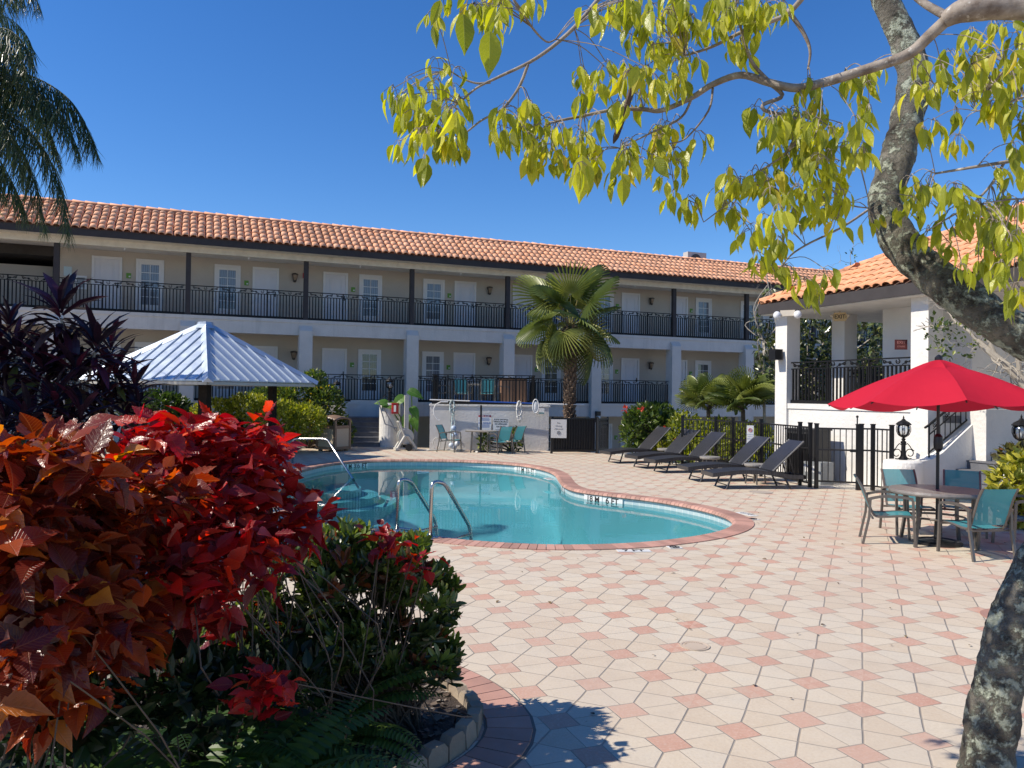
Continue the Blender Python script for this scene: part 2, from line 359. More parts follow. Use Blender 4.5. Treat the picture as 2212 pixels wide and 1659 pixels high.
# basin
WL = -.15
def depth_at(p): return -1.05 - .95 * float(np.clip((20.5 - p[1]) / 8., 0, 1))
def tilemat():
    n = NT('pool_tile_band'); P = n.pos()
    br = n.node('ShaderNodeTexBrick'); br.offset = 0.; br.inputs['Scale'].default_value = 1.; br.inputs['Color1'].default_value = (.42, .52, .52, 1); br.inputs['Color2'].default_value = (.33, .46, .50, 1); br.inputs['Mortar'].default_value = (.62, .64, .62, 1)
    br.inputs['Mortar Size'].default_value = .006; br.inputs['Brick Width'].default_value = .15; br.inputs['Row Height'].default_value = .15
    uv = n.node('ShaderNodeUVMap'); n.link(uv.outputs[0], br.inputs['Vector']); c = n.mix(n.maprange(n.noise(12., 4.), .4, .7, 0, .5), br.outputs[0], (.55, .56, .52)); return n.done(n.bsdf(c, .25))
def plaster():
    n = NT('pool_plaster'); c = n.mix(n.noise(1.2, 3., vec=n.pos()), (.50, .62, .63), (.58, .69, .70)); return n.done(n.bsdf(c, .8))
PLASTER = plaster(); TILE = tilemat()
wall = resample(PWALL, .15); Lw = len(wall)
mb = MB(); mb.sheet([[(p[0], p[1], z) for p in np.vstack([wall, wall[:1]])] for z in (-.05, -.205)]); ob = struct(mb, 'waterline_tile_band', TILE)
me = ob.data; uvl = me.uv_layers.new(name='UVMap')
for p in me.polygons:
    for li in p.loop_indices:
        vi = me.loops[li].vertex_index; uvl.data[li].uv = ((vi % (Lw + 1)) * .15, me.vertices[vi].co.z + .205)
mb = MB(); cc = np.array([-.9, 16.3]); ringsz = []
W1 = np.vstack([wall, wall[:1]])
ringsz.append([(p[0], p[1], -.205) for p in W1])
for k, sh in enumerate((1., .985, .93, .7, .4, .02)):
    q = cc + (W1 - cc) * sh; ringsz.append([(p[0], p[1], depth_at(p) * (.86 if k == 0 else .95 if k == 1 else 1.)) for p in q])
mb.sheet(ringsz); struct(mb, 'pool_basin', PLASTER, smooth=True)
# curved entry steps in the left far corner, pale nosings
sc0 = np.array([-5.3, 20.2])
for i, (r, z) in enumerate(((2.3, -.92), (1.85, -.74), (1.4, -.56))):
    mb = MB(); pts = [(sc0[0] + r * math.cos(a), sc0[1] + r * math.sin(a)) for a in np.linspace(-PI / 2, PI / 2.6, 18)] + [(sc0[0], sc0[1] + .9)]
    mb.prism(pts, -1.4, z, .5); ob = struct(mb, 'pool_step', PLASTER)
def water():
    n = NT('pool_water'); P = n.pos(); h = n.math('ADD', n.noise(2.2, 2., vec=P), n.math('MULTIPLY', n.noise(7., 2., vec=P), .25)); nm = n.bump(h, .05, .03)
    t = n.node('ShaderNodeBsdfTransparent'); t.inputs[0].default_value = (.38, .73, .81, 1); g = n.node('ShaderNodeBsdfGlossy'); g.inputs['Roughness'].default_value = .015; n.link(nm, g.inputs['Normal'])
    f = n.node('ShaderNodeFresnel'); f.inputs[0].default_value = 1.33; n.link(nm, f.inputs['Normal']); m = n.node('ShaderNodeMixShader'); n.link(f.outputs[0], m.inputs[0]); n.link(t.outputs[0], m.inputs[1]); n.link(g.outputs[0], m.inputs[2]); return n.done(m.outputs[0])
mb = MB(); holed(mb, PWALL.tolist(), [], WL); struct(mb, 'pool_water', water())
# ground far below, gravel bed by the pavilion
mb = MB(); R_ = 900.
x0, x1, y0, y1 = -6.2, 4.6, 9., 23.5
for a, b in (((-R_, -R_), (R_, y0)), ((-R_, y1), (R_, R_)), ((-R_, y0), (x0, y1)), ((x1, y0), (R_, y1))):
    mb.add([(a[0], a[1], -1.5), (b[0], a[1], -1.5), (b[0], b[1], -1.5), (a[0], b[1], -1.5)], [(0, 1, 2, 3)], .5)
struct(mb, 'ground', mat('concrete_ground', (.32, .31, .29), .9, vs=.8, bs=8.))
def gravel():
    n = NT('white_gravel'); v = n.node('ShaderNodeTexVoronoi'); v.inputs['Scale'].default_value = 22.; n.link(n.pos(), v.inputs['Vector'])
    c = n.mix(v.outputs['Color'], (.42, .38, .32), (.72, .68, .60)); return n.done(n.bsdf(c, .85, normal=n.bump(v.outputs['Distance'], .9, .03)))
mb = MB(); gp = [(7.82, 15.6), (8.6, 16.0), (8.6, 17.0), (6.9, 20.4), (5.6, 24.2), (4.2, 26.6), (3.4, 26.2), (3.7, 23.6)] + [(p[0] + .15, p[1] + .1) for p in FEN] + [(p[0] + .12, p[1] + .05) for p in GAT]
mb.prism(gp[::1], -1.5, -.012, .5); struct(mb, 'gravel_bed', gravel())
# ================================================================ railing panels
def scroll_unit(mb, x0, w, z0, hh, y=0., r=.0125):
    """one wrought-iron scroll motif of width w: an open ring between two S scrolls"""
    def sp(cx, cz, R, a0, turns, dr, fl=1):
        n = max(8, int(turns * 10)); return [(cx + fl * (R - dr * i / n) * math.cos(a0 + turns * 2 * PI * i / n), y, cz + (R - dr * i / n) * math.sin(a0 + turns * 2 * PI * i / n)) for i in range(n + 1)]
    m = x0 + w / 2; c = z0 + hh / 2
    mb.tube(sp(m, c + hh * .08, hh * .40, PI * .75, .82, 0), r, 4, .5)
    for f in (-1, 1):
        mb.tube(sp(m + f * w * .40, c + hh * .12, hh * .30, -PI / 2, 1.2, hh * .2, f), r, 4, .5)
        mb.tube(sp(m + f * w * .235, c - hh * .14, hh * .27, PI / 2, 1.1, hh * .18, f), r, 4, .5)
        mb.tube([(m + f * w * .40, y, c - hh * .18), (m + f * w * .32, y, c - hh * .02), (m + f * w * .235, y, c + hh * .13)], r, 4, .5)
        mb.tube([(m + f * w * .13, y, c - hh * .45), (m + f * w * .46, y, c + hh * .45)], r, 4, .5)
        mb.ball((m + f * hh * .13, y, c), .012, 5, 4, .5)
def rail_parts(L, h, base=.09, posts=None, sp=.112, band=.165, br=.017):
    """railing along +x from 0 to L, height h: frame+balusters mesh, scroll mesh"""
    a = MB(); s = MB()
    a.bb((0, -.022, h - .03), (L, .022, h), .5); a.bb((0, -.014, h - band - .024), (L, .014, h - band), .5); a.bb((0, -.03, 0), (L, .03, base), .5)
    n = max(2, int(round(L / sp))); x = L / n / 2
    for i in range(n):
        xx = (i + .5) * L / n; a.bb((xx - br, -br, base), (xx + br, br, h - band - .024), .5)
        if i % 4 == 2: a.ball((xx, 0, h * .5), .024, 6, 4, .5, (1, 1, 1.3))
    for p in (posts if posts is not None else (L / 3, L * 2 / 3)): a.bb((p - .018, -.02, -.03), (p + .018, .02, h + .0), .5)
    k = max(1, int(round(L / 1.05)))
    for i in range(k): scroll_unit(s, i * L / k + .02, L / k - .04, h - band + .005, band - .04)
    return a, s
# ================================================================ barrel tile roof
TERRA = mat('terracotta_tile', (.86, .40, .205), .8, col2=(.86, .47, .28), vs=1.5, tint=.40, bs=30., bst=.2, bd=.01, stain=((.40, .24, .17), 1.1, .35))
TERRA2 = mat('orange_terracotta_tile', (.72, .31, .145), .75, col2=(.70, .36, .20), vs=1.5, tint=.4, bs=30., bst=.2, bd=.01, stain=((.22, .13, .09), 1.4, .5))
MORTAR = mat('dark_roof_mortar', (.13, .085, .065), .9, col2=(.22, .13, .09), vs=6., bs=15., bst=.6, bd=.03)
def tile_field(mb, O, ax, up, La, Lb, sp=.262, ex=.397, keep=None, seg=6, jit=.012):
    """half-barrel tiles: O corner, ax unit vector along the eave, up unit vector up the slope"""
    O = np.array(O, float); ax = nrm(ax); up = nrm(up); nn = nrm(np.cross(ax, up)); nn = nn if nn[2] > 0 else -nn
    na = int(La / sp); nb = int(math.ceil(Lb / ex)); V = []; N = 0; T = []
    k = seg + 1
    for i in range(na):
        tb = random.random() * .3
        for j in range(nb):
            a = (i + .5) * sp; b = j * ex
            if keep and not keep(a, b + ex * .5): continue
            a += random.uniform(-jit, jit); b += random.uniform(-jit, jit); ln = min(ex * 1.13, Lb - b + .05); r0, r1 = sp * .47, sp * .42; tw = random.uniform(-.012, .012)
            for (bb, rr, lift) in ((b, r0, .032), (b + ln, r1, .010)):
                for q in range(k):
                    t = PI * q / seg; V.append(O + ax * (a - rr * math.cos(t) + tw * (bb - b)) + up * bb + nn * (lift + rr * .62 * math.sin(t)))
            for q in range(k):   # thickness at the lower lip
                t = PI * q / seg; rr = r0 - .02; V.append(O + ax * (a - rr * math.cos(t)) + up * (b + .01) + nn * (.032 + rr * .62 * math.sin(t) - .004))
            N += 1; T.append(min(1, max(0, .15 + tb + random.random() * .6)))
    fs = [(q, q + 1, k + q + 1, k + q) for q in range(seg)] + [(2 * k + q, 2 * k + q + 1, q + 1, q) for q in range(seg)]
    mb.raw(np.array(V), fs, N, 3 * k, np.array(T))
# ================================================================ the hotel wing
HP = (-7.795, 29.3, 0.); HA = rad(22.3)
hotel = thing('hotel_building', 'long two storey motel wing with terracotta mansard roof and iron balcony railings', 'building', HP, HA)
S0, S1 = -20.6, 37.0; BAY = 4.115; B0 = -.01
bays = [B0 + BAY * k for k in range(-5, 10)]
mb = MB()                                    # corridor walls; a dark stair passage is left open on the upper floor at the far left
for (a, b, z0, z1) in ((-8.42, S1, 4.62, 6.95), (S0, S1, 1.56, 4.5), (S0, -12.6, 4.62, 6.95)): mb.bb((a, 1.6, z0), (b, 1.8, z1))
mb.bb((-11.0, 2.4, 4.62), (-8.602, 2.5, 6.35))
mb.bb((S0 - .2, -.1, -1.5), (S0, 6.2, 7.0)); part(mb, 'corridor_wall', WALLC, hotel)
mb = MB(); mb.bb((-8.6, 1.802, 4.62), (-8.42, 6., 6.94)); mb.bb((-12.6, 6., 4.62), (-8.6, 6.2, 6.94)); mb.bb((-12.8, 1.802, 4.62), (-12.6, 6.2, 6.94)); mb.bb((-12.6, 1.5, 6.6), (-8.42, 6., 6.94)); part(mb, 'stair_passage', mat('passage_shade_colour', (.05, .042, .036), .9), hotel)  # passage walls and ceiling coloured near black to stand in for deep shade
mb = MB(); mb.bb((S0, .25, 6.95), (S1, 6.2, 7.02)); mb.bb((S0, .3, 4.3), (S1, 1.6, 4.5)); part(mb, 'corridor_ceiling', CEIL, hotel)
mb = MB()
for z0, z1 in ((4.04, 4.60), (.99, 1.54)):
    mb.bb((S0, 0, z0), (S1, .3, z1)); mb.bb((S0, -.03, z1 - .1), (S1, .0, z1 + .005)); mb.bb((S0, -.028, z1 + .003), (S1, 6 if z0 > 3 else 1.8, z1 + .02))
part(mb, 'floor_slab', HOTEL, hotel)
mb = MB(); mb.bb((S0, -.02, 6.85), (S1, .2, 7.2)); mb.bb((S0, -.58, 7.06), (S1, -.021, 7.1)); part(mb, 'eave_beam', CREAM, hotel)
mb = MB(); mb.bb((S0, -.64, 7.045), (S1, -.59, 7.29)); part(mb, 'fascia', TRIM, hotel)
mb = MB(); th = math.atan2(1.20, 1.95); upv = (0, math.cos(th), math.sin(th)); tile_field(mb, (S0, -.70, 7.26), (1, 0, 0), upv, S1 - S0, 2.29)
roof = part(mb, 'tiled_roof', TERRA, hotel, smooth=True)
mb = MB(); mb.sheet([[(S0, -.66, 7.27), (S1, -.66, 7.27)], [(S0, 1.27, 8.46), (S1, 1.27, 8.46)], [(S0, 1.5, 8.44), (S1, 1.5, 8.44)], [(S0, 9., 8.25), (S1, 9., 8.25)]])
mb.bb((S0, 1.16, 8.40), (S1, 1.42, 8.53)); part(mb, 'roof_bed', mat('clay_roof_pan', (.42, .19, .11), .85), roof)
mb = MB(); x = S0
while x < S1 - .4:
    mb.tube([(x, 1.29, 8.53 + random.uniform(-.012, .012)), (x + .36, 1.29, 8.52), (x + .43, 1.29, 8.525)], [.10, .085, .075], 8); x += .395
part(mb, 'ridge_cap', TERRA, roof, smooth=True)
pm = MB(); pm.bb((-.085, .03, 4.62), (.085, .2, 6.86)); pm = pm.mesh('post', TRIM)
cm = MB(); cm.prism([(-.24, -.16), (.24, -.16), (.24, .36), (-.24, .36)], -1.5, 4.2); cm.add([(-.24, -.16, 4.2), (.24, -.16, 4.2), (.24, .36, 4.2), (-.24, .36, 4.2), (-.24, -.012, 4.4), (.24, -.012, 4.4)], [(0, 1, 5, 4), (0, 4, 3), (1, 2, 5), (4, 5, 2, 3)]); cm = cm.mesh('column', HOTEL)
capm = MB(); capm.bb((-.245, -.10, 4.29), (.245, -.0, 4.33)); 
for b in bays:
    for me, nm in ((pm, 'post'), (cm, 'column')):
        o = bpy.data.objects.new(nm, me); COL.objects.link(o); o.parent = hotel; o.location = (b, 0, 0)
a, s = rail_parts(BAY - .18, 1.075); ra = a.mesh('railing', IRON); rs = s.mesh('scroll_band', IRON)
a, s = rail_parts(BAY - .52, 1.05); ra2 = a.mesh('railing', IRON); rs2 = s.mesh('scroll_band', IRON)
def put(me, nm, par, loc, rz=0.):
    o = bpy.data.objects.new(nm, me); COL.objects.link(o); o.parent = par; o.location = loc; o.rotation_euler = (0, 0, rz); return o
for k, b in enumerate(bays[:-1]):
    r = put(ra, 'railing', hotel, (b + .09, .11, 4.625)); put(rs, 'scroll_band', r, (0, 0, 0))
    if True: r = put(ra2, 'railing', hotel, (b + .26, .11, 1.56)); put(rs2, 'scroll_band', r, (0, 0, 0))
# doors, french windows, plates, sconces
fr = MB(); w = .98; h = 2.10
for (xa, xb, za, zb) in ((0, .085, 0, h), (w - .085, w, 0, h), (.085, w - .085, h - .085, h)): fr.bb((xa, -.05, za), (xb, 0, zb), .5)
fr = fr.mesh('frame', FRAMEW)
dm = MB(); dm.bb((.085, -.012, 0), (w - .085, 0, h - .085), .5)
for (za, zb) in ((1.0, 1.85), (.2, .82)):
    for (xa, xb, a, b) in ((.25, .73, za, za + .02), (.25, .73, zb - .02, zb), (.25, .27, za + .02, zb - .02), (.71, .73, za + .02, zb - .02)): dm.bb((xa, -.024, a), (xb, -.0125, b), .5)
    dm.bb((.31, -.02, za + .06), (.67, -.0125, zb - .06), .5)
dm = dm.mesh('door', DOORW)
hm = MB(); hm.bb((.83, -.03, .98), (.87, -.013, 1.18), .5); hm.bb((.77, -.045, 1.06), (.86, -.025, 1.085), .5); hm = hm.mesh('handle', BLACK)
wf = MB()
for (xa, xb, za, zb) in ((0, .085, 0, h), (.94 - .085, .94, 0, h), (.085, .855, h - .085, h), (.085, .855, 0, .06)): wf.bb((xa, -.05, za), (xb, 0, zb), .5)
for (xa, xb, za, zb) in ((.085, .175, .06, h - .085), (.765, .855, .06, h - .085), (.175, .765, .06, .42), (.175, .765, h - .2, h - .085)): wf.bb((xa, -.03, za), (xb, 0, zb), .5)
for zz in np.linspace(.42, h - .2, 6)[1:-1]: wf.bb((.175, -.022, zz - .012), (.765, -.012, zz + .012), .5)
wf.bb((.458, -.024, .42), (.482, -.011, h - .2), .5); wf = wf.mesh('french_window', FRAMEW)
gl = MB(); gl.bb((.175, -.0095, .42), (.765, -.004, h - .2), .5); glm = gl.mesh('pane', GLASS); gl = MB(); gl.bb((.175, -.0095, .42), (.765, -.004, h - .2), .5); gld = gl.mesh('pane', GLASSD)
GREEN = mat('green_plate', (.13, .32, .03), .5, var=.1)
pl = MB(); pl.bb((0, -.02, 1.36), (.16, 0, 1.55), .5); plm = pl.mesh('number_plate', GREEN); pl = MB(); pl.bb((.08, -.023, 1.40), (.14, -.0205, 1.45), .5); pln = pl.mesh('plate_mark', FRAMEW)
SCON = mat('bronze_sconce', (.10, .085, .075), .5, .4)
sn = MB(); sn.lathe([(.02, -.20), (.05, -.17), (.09, -.02), (.125, .10), (.135, .125), (.10, .15), (.03, .17)], (0, -.12, 1.78), 10); sn.bb((-.05, -.05, 1.62), (.05, 0, 1.95)); snm = sn.mesh('wall_lamp', SCON)
shd = MB(); shd.lathe([(.06, -.12), (.095, .0), (.115, .08)], (0, -.128, 1.79), 10); shm = shd.mesh('lamp_glass', mat('amber_lamp_glass', (.35, .25, .16), .3))
def dress(par, zf, y, n0, n1, dark=()):
    c = 0
    for n in range(n0, n1):
        for kind, x in (('D', .86), ('W', 2.30), ('W', 4.99), ('D', 6.37)):
            s_ = B0 + n * 8.2 + x
            if s_ < S0 + .3 or s_ > S1 - 1.2 or (zf > 4 and -12.6 < s_ < -8.4): continue
            if kind == 'D':
                d = put(dm, 'door', par, (s_, y, zf)); put(fr, 'frame', d, (0, 0, 0)); put(hm, 'handle', d, (0, 0, 0))
                p = put(plm, 'number_plate', par, (s_ + (1.12 if x < 3 else -.30), y, zf)); put(pln, 'plate_mark', p, (0, 0, 0))
            else:
                d = put(wf, 'french_window', par, (s_, y, zf)); put(gld if (c * 7 + n) % 3 == (1 if zf < 4 else 5) else glm, 'pane', d, (0, 0, 0)); c += 1
        s_ = B0 + n * 8.2 + 7.95
        if s_ < S1 - .3 and not (zf > 4 and -12.6 < s_ < -8.4): l = put(snm, 'wall_lamp', par, (s_, y, zf)); put(shm, 'lamp_glass', l, (0, 0, 0))
dress(hotel, 4.635, 1.6, -2, 4); dress(hotel, 1.575, 1.6, -2, 4); dress(hotel, -1.49, 1.6, 1, 4)
mb = MB()                                    # lowest storey: closed wall on the left, recessed rooms on the right
mb.bb((S0, .05, -1.5), (1.8, .25, .99)); part(mb, 'basement_wall', HOTEL, hotel); mb = MB(); mb.bb((1.8, 1.6, -1.5), (S1, 1.8, .99)); part(mb, 'basement_wall', WALLC, hotel)
sp_ = MB(); sp_.lathe([(.012, 0), (.02, .05), (.045, .07)], (0, 0, 0), 8); sp_ = sp_.mesh('sprinkler_head', FRAMEW)
for k in range(-4, 6):
    put(sp_, 'sprinkler_head', hotel, (B0 + BAY * k + 2.05, .12, 6.78)); put(sp_, 'sprinkler_head', hotel, (B0 + BAY * k + 2.05, .4, 4.23))
RED = mat('red_paint', (.45, .02, .02), .4)
mb = MB(); mb.bb((.05, 1.54, 6.42), (.19, 1.6, 6.62)); o = part(mb, 'fire_alarm', RED, hotel); mb = MB(); mb.bb((.09, 1.53, 6.47), (.15, 1.5395, 6.56)); part(mb, 'strobe', FRAMEW, o)
mb = MB(); mb.bb((-8.23, 1.58, 5.95), (-7.98, 1.6, 6.28)); part(mb, 'notice_sheet', mat('pale_notice', (.55, .66, .66), .6), hotel)
mb = MB()
for (a_, b_, c_, d_) in ((-7.86, -7.5, 5.5, 5.56), (-7.86, -7.5, 5.92, 5.98), (-7.86, -7.8, 5.56, 5.92), (-7.56, -7.5, 5.56, 5.92)): mb.bb((a_, 1.55, c_), (b_, 1.6, d_))
o = part(mb, 'notice_frame', FRAMEW, hotel); mb = MB(); mb.bb((-7.8, 1.585, 5.56), (-7.56, 1.6, 5.92)); part(mb, 'notice_sheet', mat('notice_paper', (.35, .36, .36), .4), o)
# bulkhead light on the column by the palm
mb = MB(); mb.prism([(-.11, -.0), (.11, -.0), (.1, -.12), (-.1, -.12)], .94, 1.12); mb.bb((-.12, -.01, .64), (.12, 0, 1.12)); mb.xf(T4((B0 + BAY * 3 + .06, -.165, .1)))
o = part(mb, 'bulkhead_lamp', BLACK, hotel); mb = MB(); mb.ball((B0 + BAY * 3 + .06, -.23, .93), .12, 10, 6, .5, (.8, .5, 1.2)); part(mb, 'lamp_glass', mat('milky_glass', (.6, .6, .58), .3), o, smooth=True)
# rooftop condenser
a = np.array(HP) + RZ(HA) @ np.array([19.2, 2.4, 8.27]); mb = MB(); mb.bb((-.55, -.2, 0), (.55, .2, .82)); ac = thing('rooftop_condenser', 'grey air conditioner condenser standing on the motel roof behind the ridge', 'air conditioner', a, HA)
part(mb, 'casing', mat('condenser_casing', (.48, .47, .44), .5), ac); mb = MB(); mb.lathe([(.02, 0), (.3, .0), (.31, .03), (.0, .035)], (0, 0, 0), 18); mb.xf(T4((-.08, -.2, .42), np.array([[1, 0, 0], [0, 0, -1.], [0, 1, 0]]))); part(mb, 'fan_grille', mat('grille_dark', (.05, .05, .05), .6), ac)
# ================================================================ pavilion on the right: local x along its front towards the camera, local y inward
PP = (6.8, 20.1, 0.); PAa = math.atan2(-.925, .38)
pav = thing('pavilion_building', 'white stucco pavilion with orange tiled hip roof and open railed porch', 'building', PP, PAa)
def loc2w(p): return np.array(PP) + RZ(PAa) @ np.array(p)
cm = MB()
cols = [(0, 0, -1.5), (4.1, 0, -1.5), (.62, 1.28, -1.5)]
for (x, y, z) in cols:
    mb = MB(); mb.bb((x, y, z), (x + .42, y + .42, 4.06)); part(mb, 'column', WHITE, pav)
mb = MB(); mb.bb((.42, .06, -1.5), (4.1, .26, 1.66)); mb.bb((.42, .03, 1.66), (4.1, .29, 1.79)); mb.bb((4.14, .42, -.1), (4.48, 1.2, 1.75)); mb.bb((.06, .42, -1.5), (.26, 3.9, 1.66)); part(mb, 'porch_parapet', WHITE, pav)
mb = MB(); mb.bb((.26, .26, 1.45), (4.5, 4.1, 1.6)); part(mb, 'porch_floor', DARKGREY, pav)
mb = MB(); mb.bb((-.26, -.26, 4.06), (12., 6., 4.1)); mb.bb((.45, 3.85, 3.86), (4.5, 4.0, 4.06)); part(mb, 'porch_ceiling', CEIL, pav)
mb = MB()
mb.bb((2.2, 1.3, -1.5), (4.3, 1.5, 4.06)); mb.bb((4.3, 1.3, -.1), (4.5, 10., 4.06)); mb.bb((4.5, 1.0, -.1), (5.05, 2.3, 1.75)); mb.bb((4.5, 3.4, -.1), (5.6, 10., 1.9)); part(mb, 'wall', WHITE, pav)
a, s = rail_parts(3.68, 1.04, base=.08); o = part(a.xf(T4((.42, .16, 1.795))), 'railing', IRON, pav); part(s.xf(T4((.42, .16, 1.795))), 'scroll_band', IRON, o)
a, s = rail_parts(1.14, 1.04, base=.08); M_ = T4((1.05, 1.46, 1.62)); o = part(a.xf(M_), 'railing', IRON, pav); part(s.xf(M_), 'scroll_band', IRON, o)
# hip roof
E0 = -.27; zt = 4.33; tanp = .50; up_f = nrm((0, 1, tanp)); Lr = 6.2 * math.hypot(1, tanp); LA = 13.
mb = MB(); tile_field(mb, (E0 - .03, E0 - .05, zt), (1, 0, 0), up_f, LA, Lr, keep=lambda a, b: a > b / math.hypot(1, tanp) - .12)
tile_field(mb, (E0 - .05, E0 + 12.4, zt), (0, -1, 0), nrm((1, 0, tanp)), 12.4, Lr, keep=lambda a, b: (12.4 - a) > b / math.hypot(1, tanp) - .12 and a > b / math.hypot(1, tanp))
pr_ = part(mb, 'tiled_roof', TERRA2, pav, smooth=True)
mb = MB(); q = 6.2; mb.sheet([[(E0, E0, zt), (E0 + LA, E0, zt)], [(E0 + q, E0 + q, zt + q * tanp), (E0 + LA, E0 + q, zt + q * tanp)]]); mb.sheet([[(E0, E0 + 12.4, zt), (E0, E0, zt)], [(E0 + q, E0 + 6.25, zt + q * tanp), (E0 + q, E0 + q, zt + q * tanp)]])
part(mb, 'roof_bed', MORTAR, pr_)
mb = MB(); L = q * math.sqrt(2 + tanp ** 2); n_ = int(L / .36)
d_ = nrm((1, 1, tanp)); p0 = np.array((E0, E0, zt + .07))
for i in range(n_): mb.tube([p0 + d_ * (i * .36), p0 + d_ * (i * .36 + .42)], [.11, .085], 8)
part(mb, 'hip_cap', TERRA2, pr_, smooth=True)
mb = MB(); mb.bb((E0 - .04, E0 - .04, 4.08), (E0 + LA, E0, zt + .0)); mb.bb((E0 - .04, E0, 4.08), (E0, E0 + 12.4, zt + .0)); part(mb, 'fascia', TRIM, pav)
mb = MB(); mb.bb((10.6, 5.0, 5.), (11.5, 6.0, 8.7)); mb.bb((10.5, 4.9, 8.7), (11.6, 6.1, 8.9)); mb.bb((10.75, 5.15, 8.9), (11.35, 5.85, 9.2)); part(mb, 'chimney', WHITE, pr_)
# window and frame in the shaded end wall
mb = MB(); mb.bb((4.5, 4.0, 1.95), (4.53, 5.0, 3.6)); o = part(mb, 'window', glassmat('teal_window_glass', (.10, .22, .20)), pav)
mb = MB()
for (a_, b_, c_, d2) in ((3.9, 4.0, 1.85, 3.7), (5., 5.12, 1.85, 3.7), (4., 5., 3.6, 3.7), (4.0, 5.0, 1.85, 1.95)): mb.bb((4.5, a_, c_), (4.56, b_, d2))
part(mb, 'frame', FRAMEW, o)
mb = MB(); mb.bb((4.505, 5.3, 1.9), (4.57, 5.5, 4.0)); part(mb, 'downpipe', TRIM, pav)
# door-side lantern on the shaded wall
lw = loc2w((4.52, 6.3, 2.55)); wl = thing('wall_lantern', 'black carriage lantern bracketed on the shaded wall behind the red umbrella', 'wall lamp', lw, PAa)
mb = MB(); mb.bb((0, -.06, -.1), (.03, .06, .2)); mb.tube([(.03, 0, .1), (.15, 0, .2), (.24, 0, .12)], .015, 6); mb.lathe([(.0, .16), (.03, .12), (.16, .02), (.15, -.0)], (.24, 0, 0), 8)
for k in range(6): a_ = k * PI / 3; mb.tube([(.24 + .13 * math.cos(a_), .13 * math.sin(a_), 0), (.24 + .075 * math.cos(a_), .075 * math.sin(a_), -.30)], .009, 4)
mb.lathe([(.08, 0), (.05, -.05), (.01, -.08)], (.24, 0, -.29), 8); part(mb, 'bracket', IRON, wl); mb = MB(); mb.lathe([(.065, -.29), (.12, -.0)], (.24, 0, 0), 8); part(mb, 'glass', CLEAR, wl)
# exit sign hung under the porch ceiling
es = D(1814, 684, 19.0); ez = es[2]
ex = thing('exit_sign', 'cream double sided EXIT sign under the pavilion eave', 'sign', es, rad(-18))
YEL = mat('cream_sign_plastic', (.62, .47, .25), .5); BLK = mat('black_lettering', (.01, .01, .01), .6)
mb = MB(); mb.prism([(-.2, .0), (-.2, -.06), (.2, -.06), (.2, 0)], -.16, .14); mb.bb((-.24, -.055, -.1), (.24, -.005, .08)); mb.tube([(0, -.03, .14), (0, -.03, .33)], .02, 6); part(mb, 'panel', YEL, ex)
mb = MB(); mb.text('EXIT', .2, T4((0, -.0615, -.01), UPRIGHT), sx=.85, bold=.004); mb.text('‹', .17, T4((-.19, -.0615, .0), UPRIGHT)); mb.text('›', .17, T4((.19, -.0615, .0), UPRIGHT)); part(mb, 'lettering', BLK, ex)
mb = MB(); 
for f in (-1, 1): mb.ball((f * .27, -.07, .02), .055, 8, 6)
part(mb, 'emergency_lamp', mat('lamp_plastic', (.66, .60, .48), .3), ex, smooth=True); ex.scale = (.7, .7, .7)
mb = MB(); mb.bb((4.06, 3.25, 3.02), (4.08, 3.25, 3.02))
rs_ = loc2w((4.52, 3.45, 2.9)); 
sg = solo(MB().bb((-.13, -.02, -.11), (.13, 0, .11)), 'wall_sign', mat('maroon_sign', (.10, .02, .02), .6), 'small maroon sign on the shaded porch wall of the pavilion', 'sign', D(1946, 744.5, 17.15), rad(-8))
mb = MB(); mb.text('EXIT', .085, T4((0, -.0215, .045), UPRIGHT)); mb.text('STAIRS', .055, T4((0, -.0215, -.045), UPRIGHT)); t_ = part(mb, 'lettering', mat('pink_lettering', (.55, .25, .22), .6), sg)
# twin floodlight at the eave corner, box lamp on the corner column
fl = thing('floodlight', 'twin white floodlight under the left corner of the pavilion eave', 'floodlight', D(1703, 677, 18.9), rad(-30))
mb = MB(); mb.bb((-.17, -.1, -.07), (.17, 0.02, .07)); part(mb, 'housing', mat('beige_plastic', (.62, .55, .44), .5), fl)
mb = MB()
for f in (-1, 1): mb.ball((f * .24, -.12, -.05), .095, 10, 7, .5, (1, 1, 1.05))
part(mb, 'lamp_head', mat('white_plastic', (.8, .8, .8), .25), fl, smooth=True)
bx = thing('box_light', 'black box light on the lit corner column of the pavilion', 'wall lamp', loc2w((.08, 0, 3.02)), PAa)
mb = MB(); mb.bb((.02, -.30, -.13), (.26, -.06, .14)); part(mb, 'housing', BLACK, bx); mb = MB(); mb.bb((.1, -.06, -.04), (.18, 0, .06)); part(mb, 'arm', BLACK, bx)
# notice on the wall, right edge
sgn2 = solo(MB().bb((-.13, -.015, -.14), (.13, 0, .14)), 'wall_notice', mat('pale_sign', (.50, .62, .60), .5), 'pale notice on the shaded wall right of the black lantern', 'sign', D(2180, 843, 17.4), rad(-20)); mb = MB(); mb.text('NO', .09, T4((-.04, -.0165, .03), UPRIGHT)); mb.bb((-.02, -.017, -.09), (.1, -.0155, -.05)); part(mb, 'lettering', mat('teal_lettering', (.1, .28, .28), .6), sgn2)
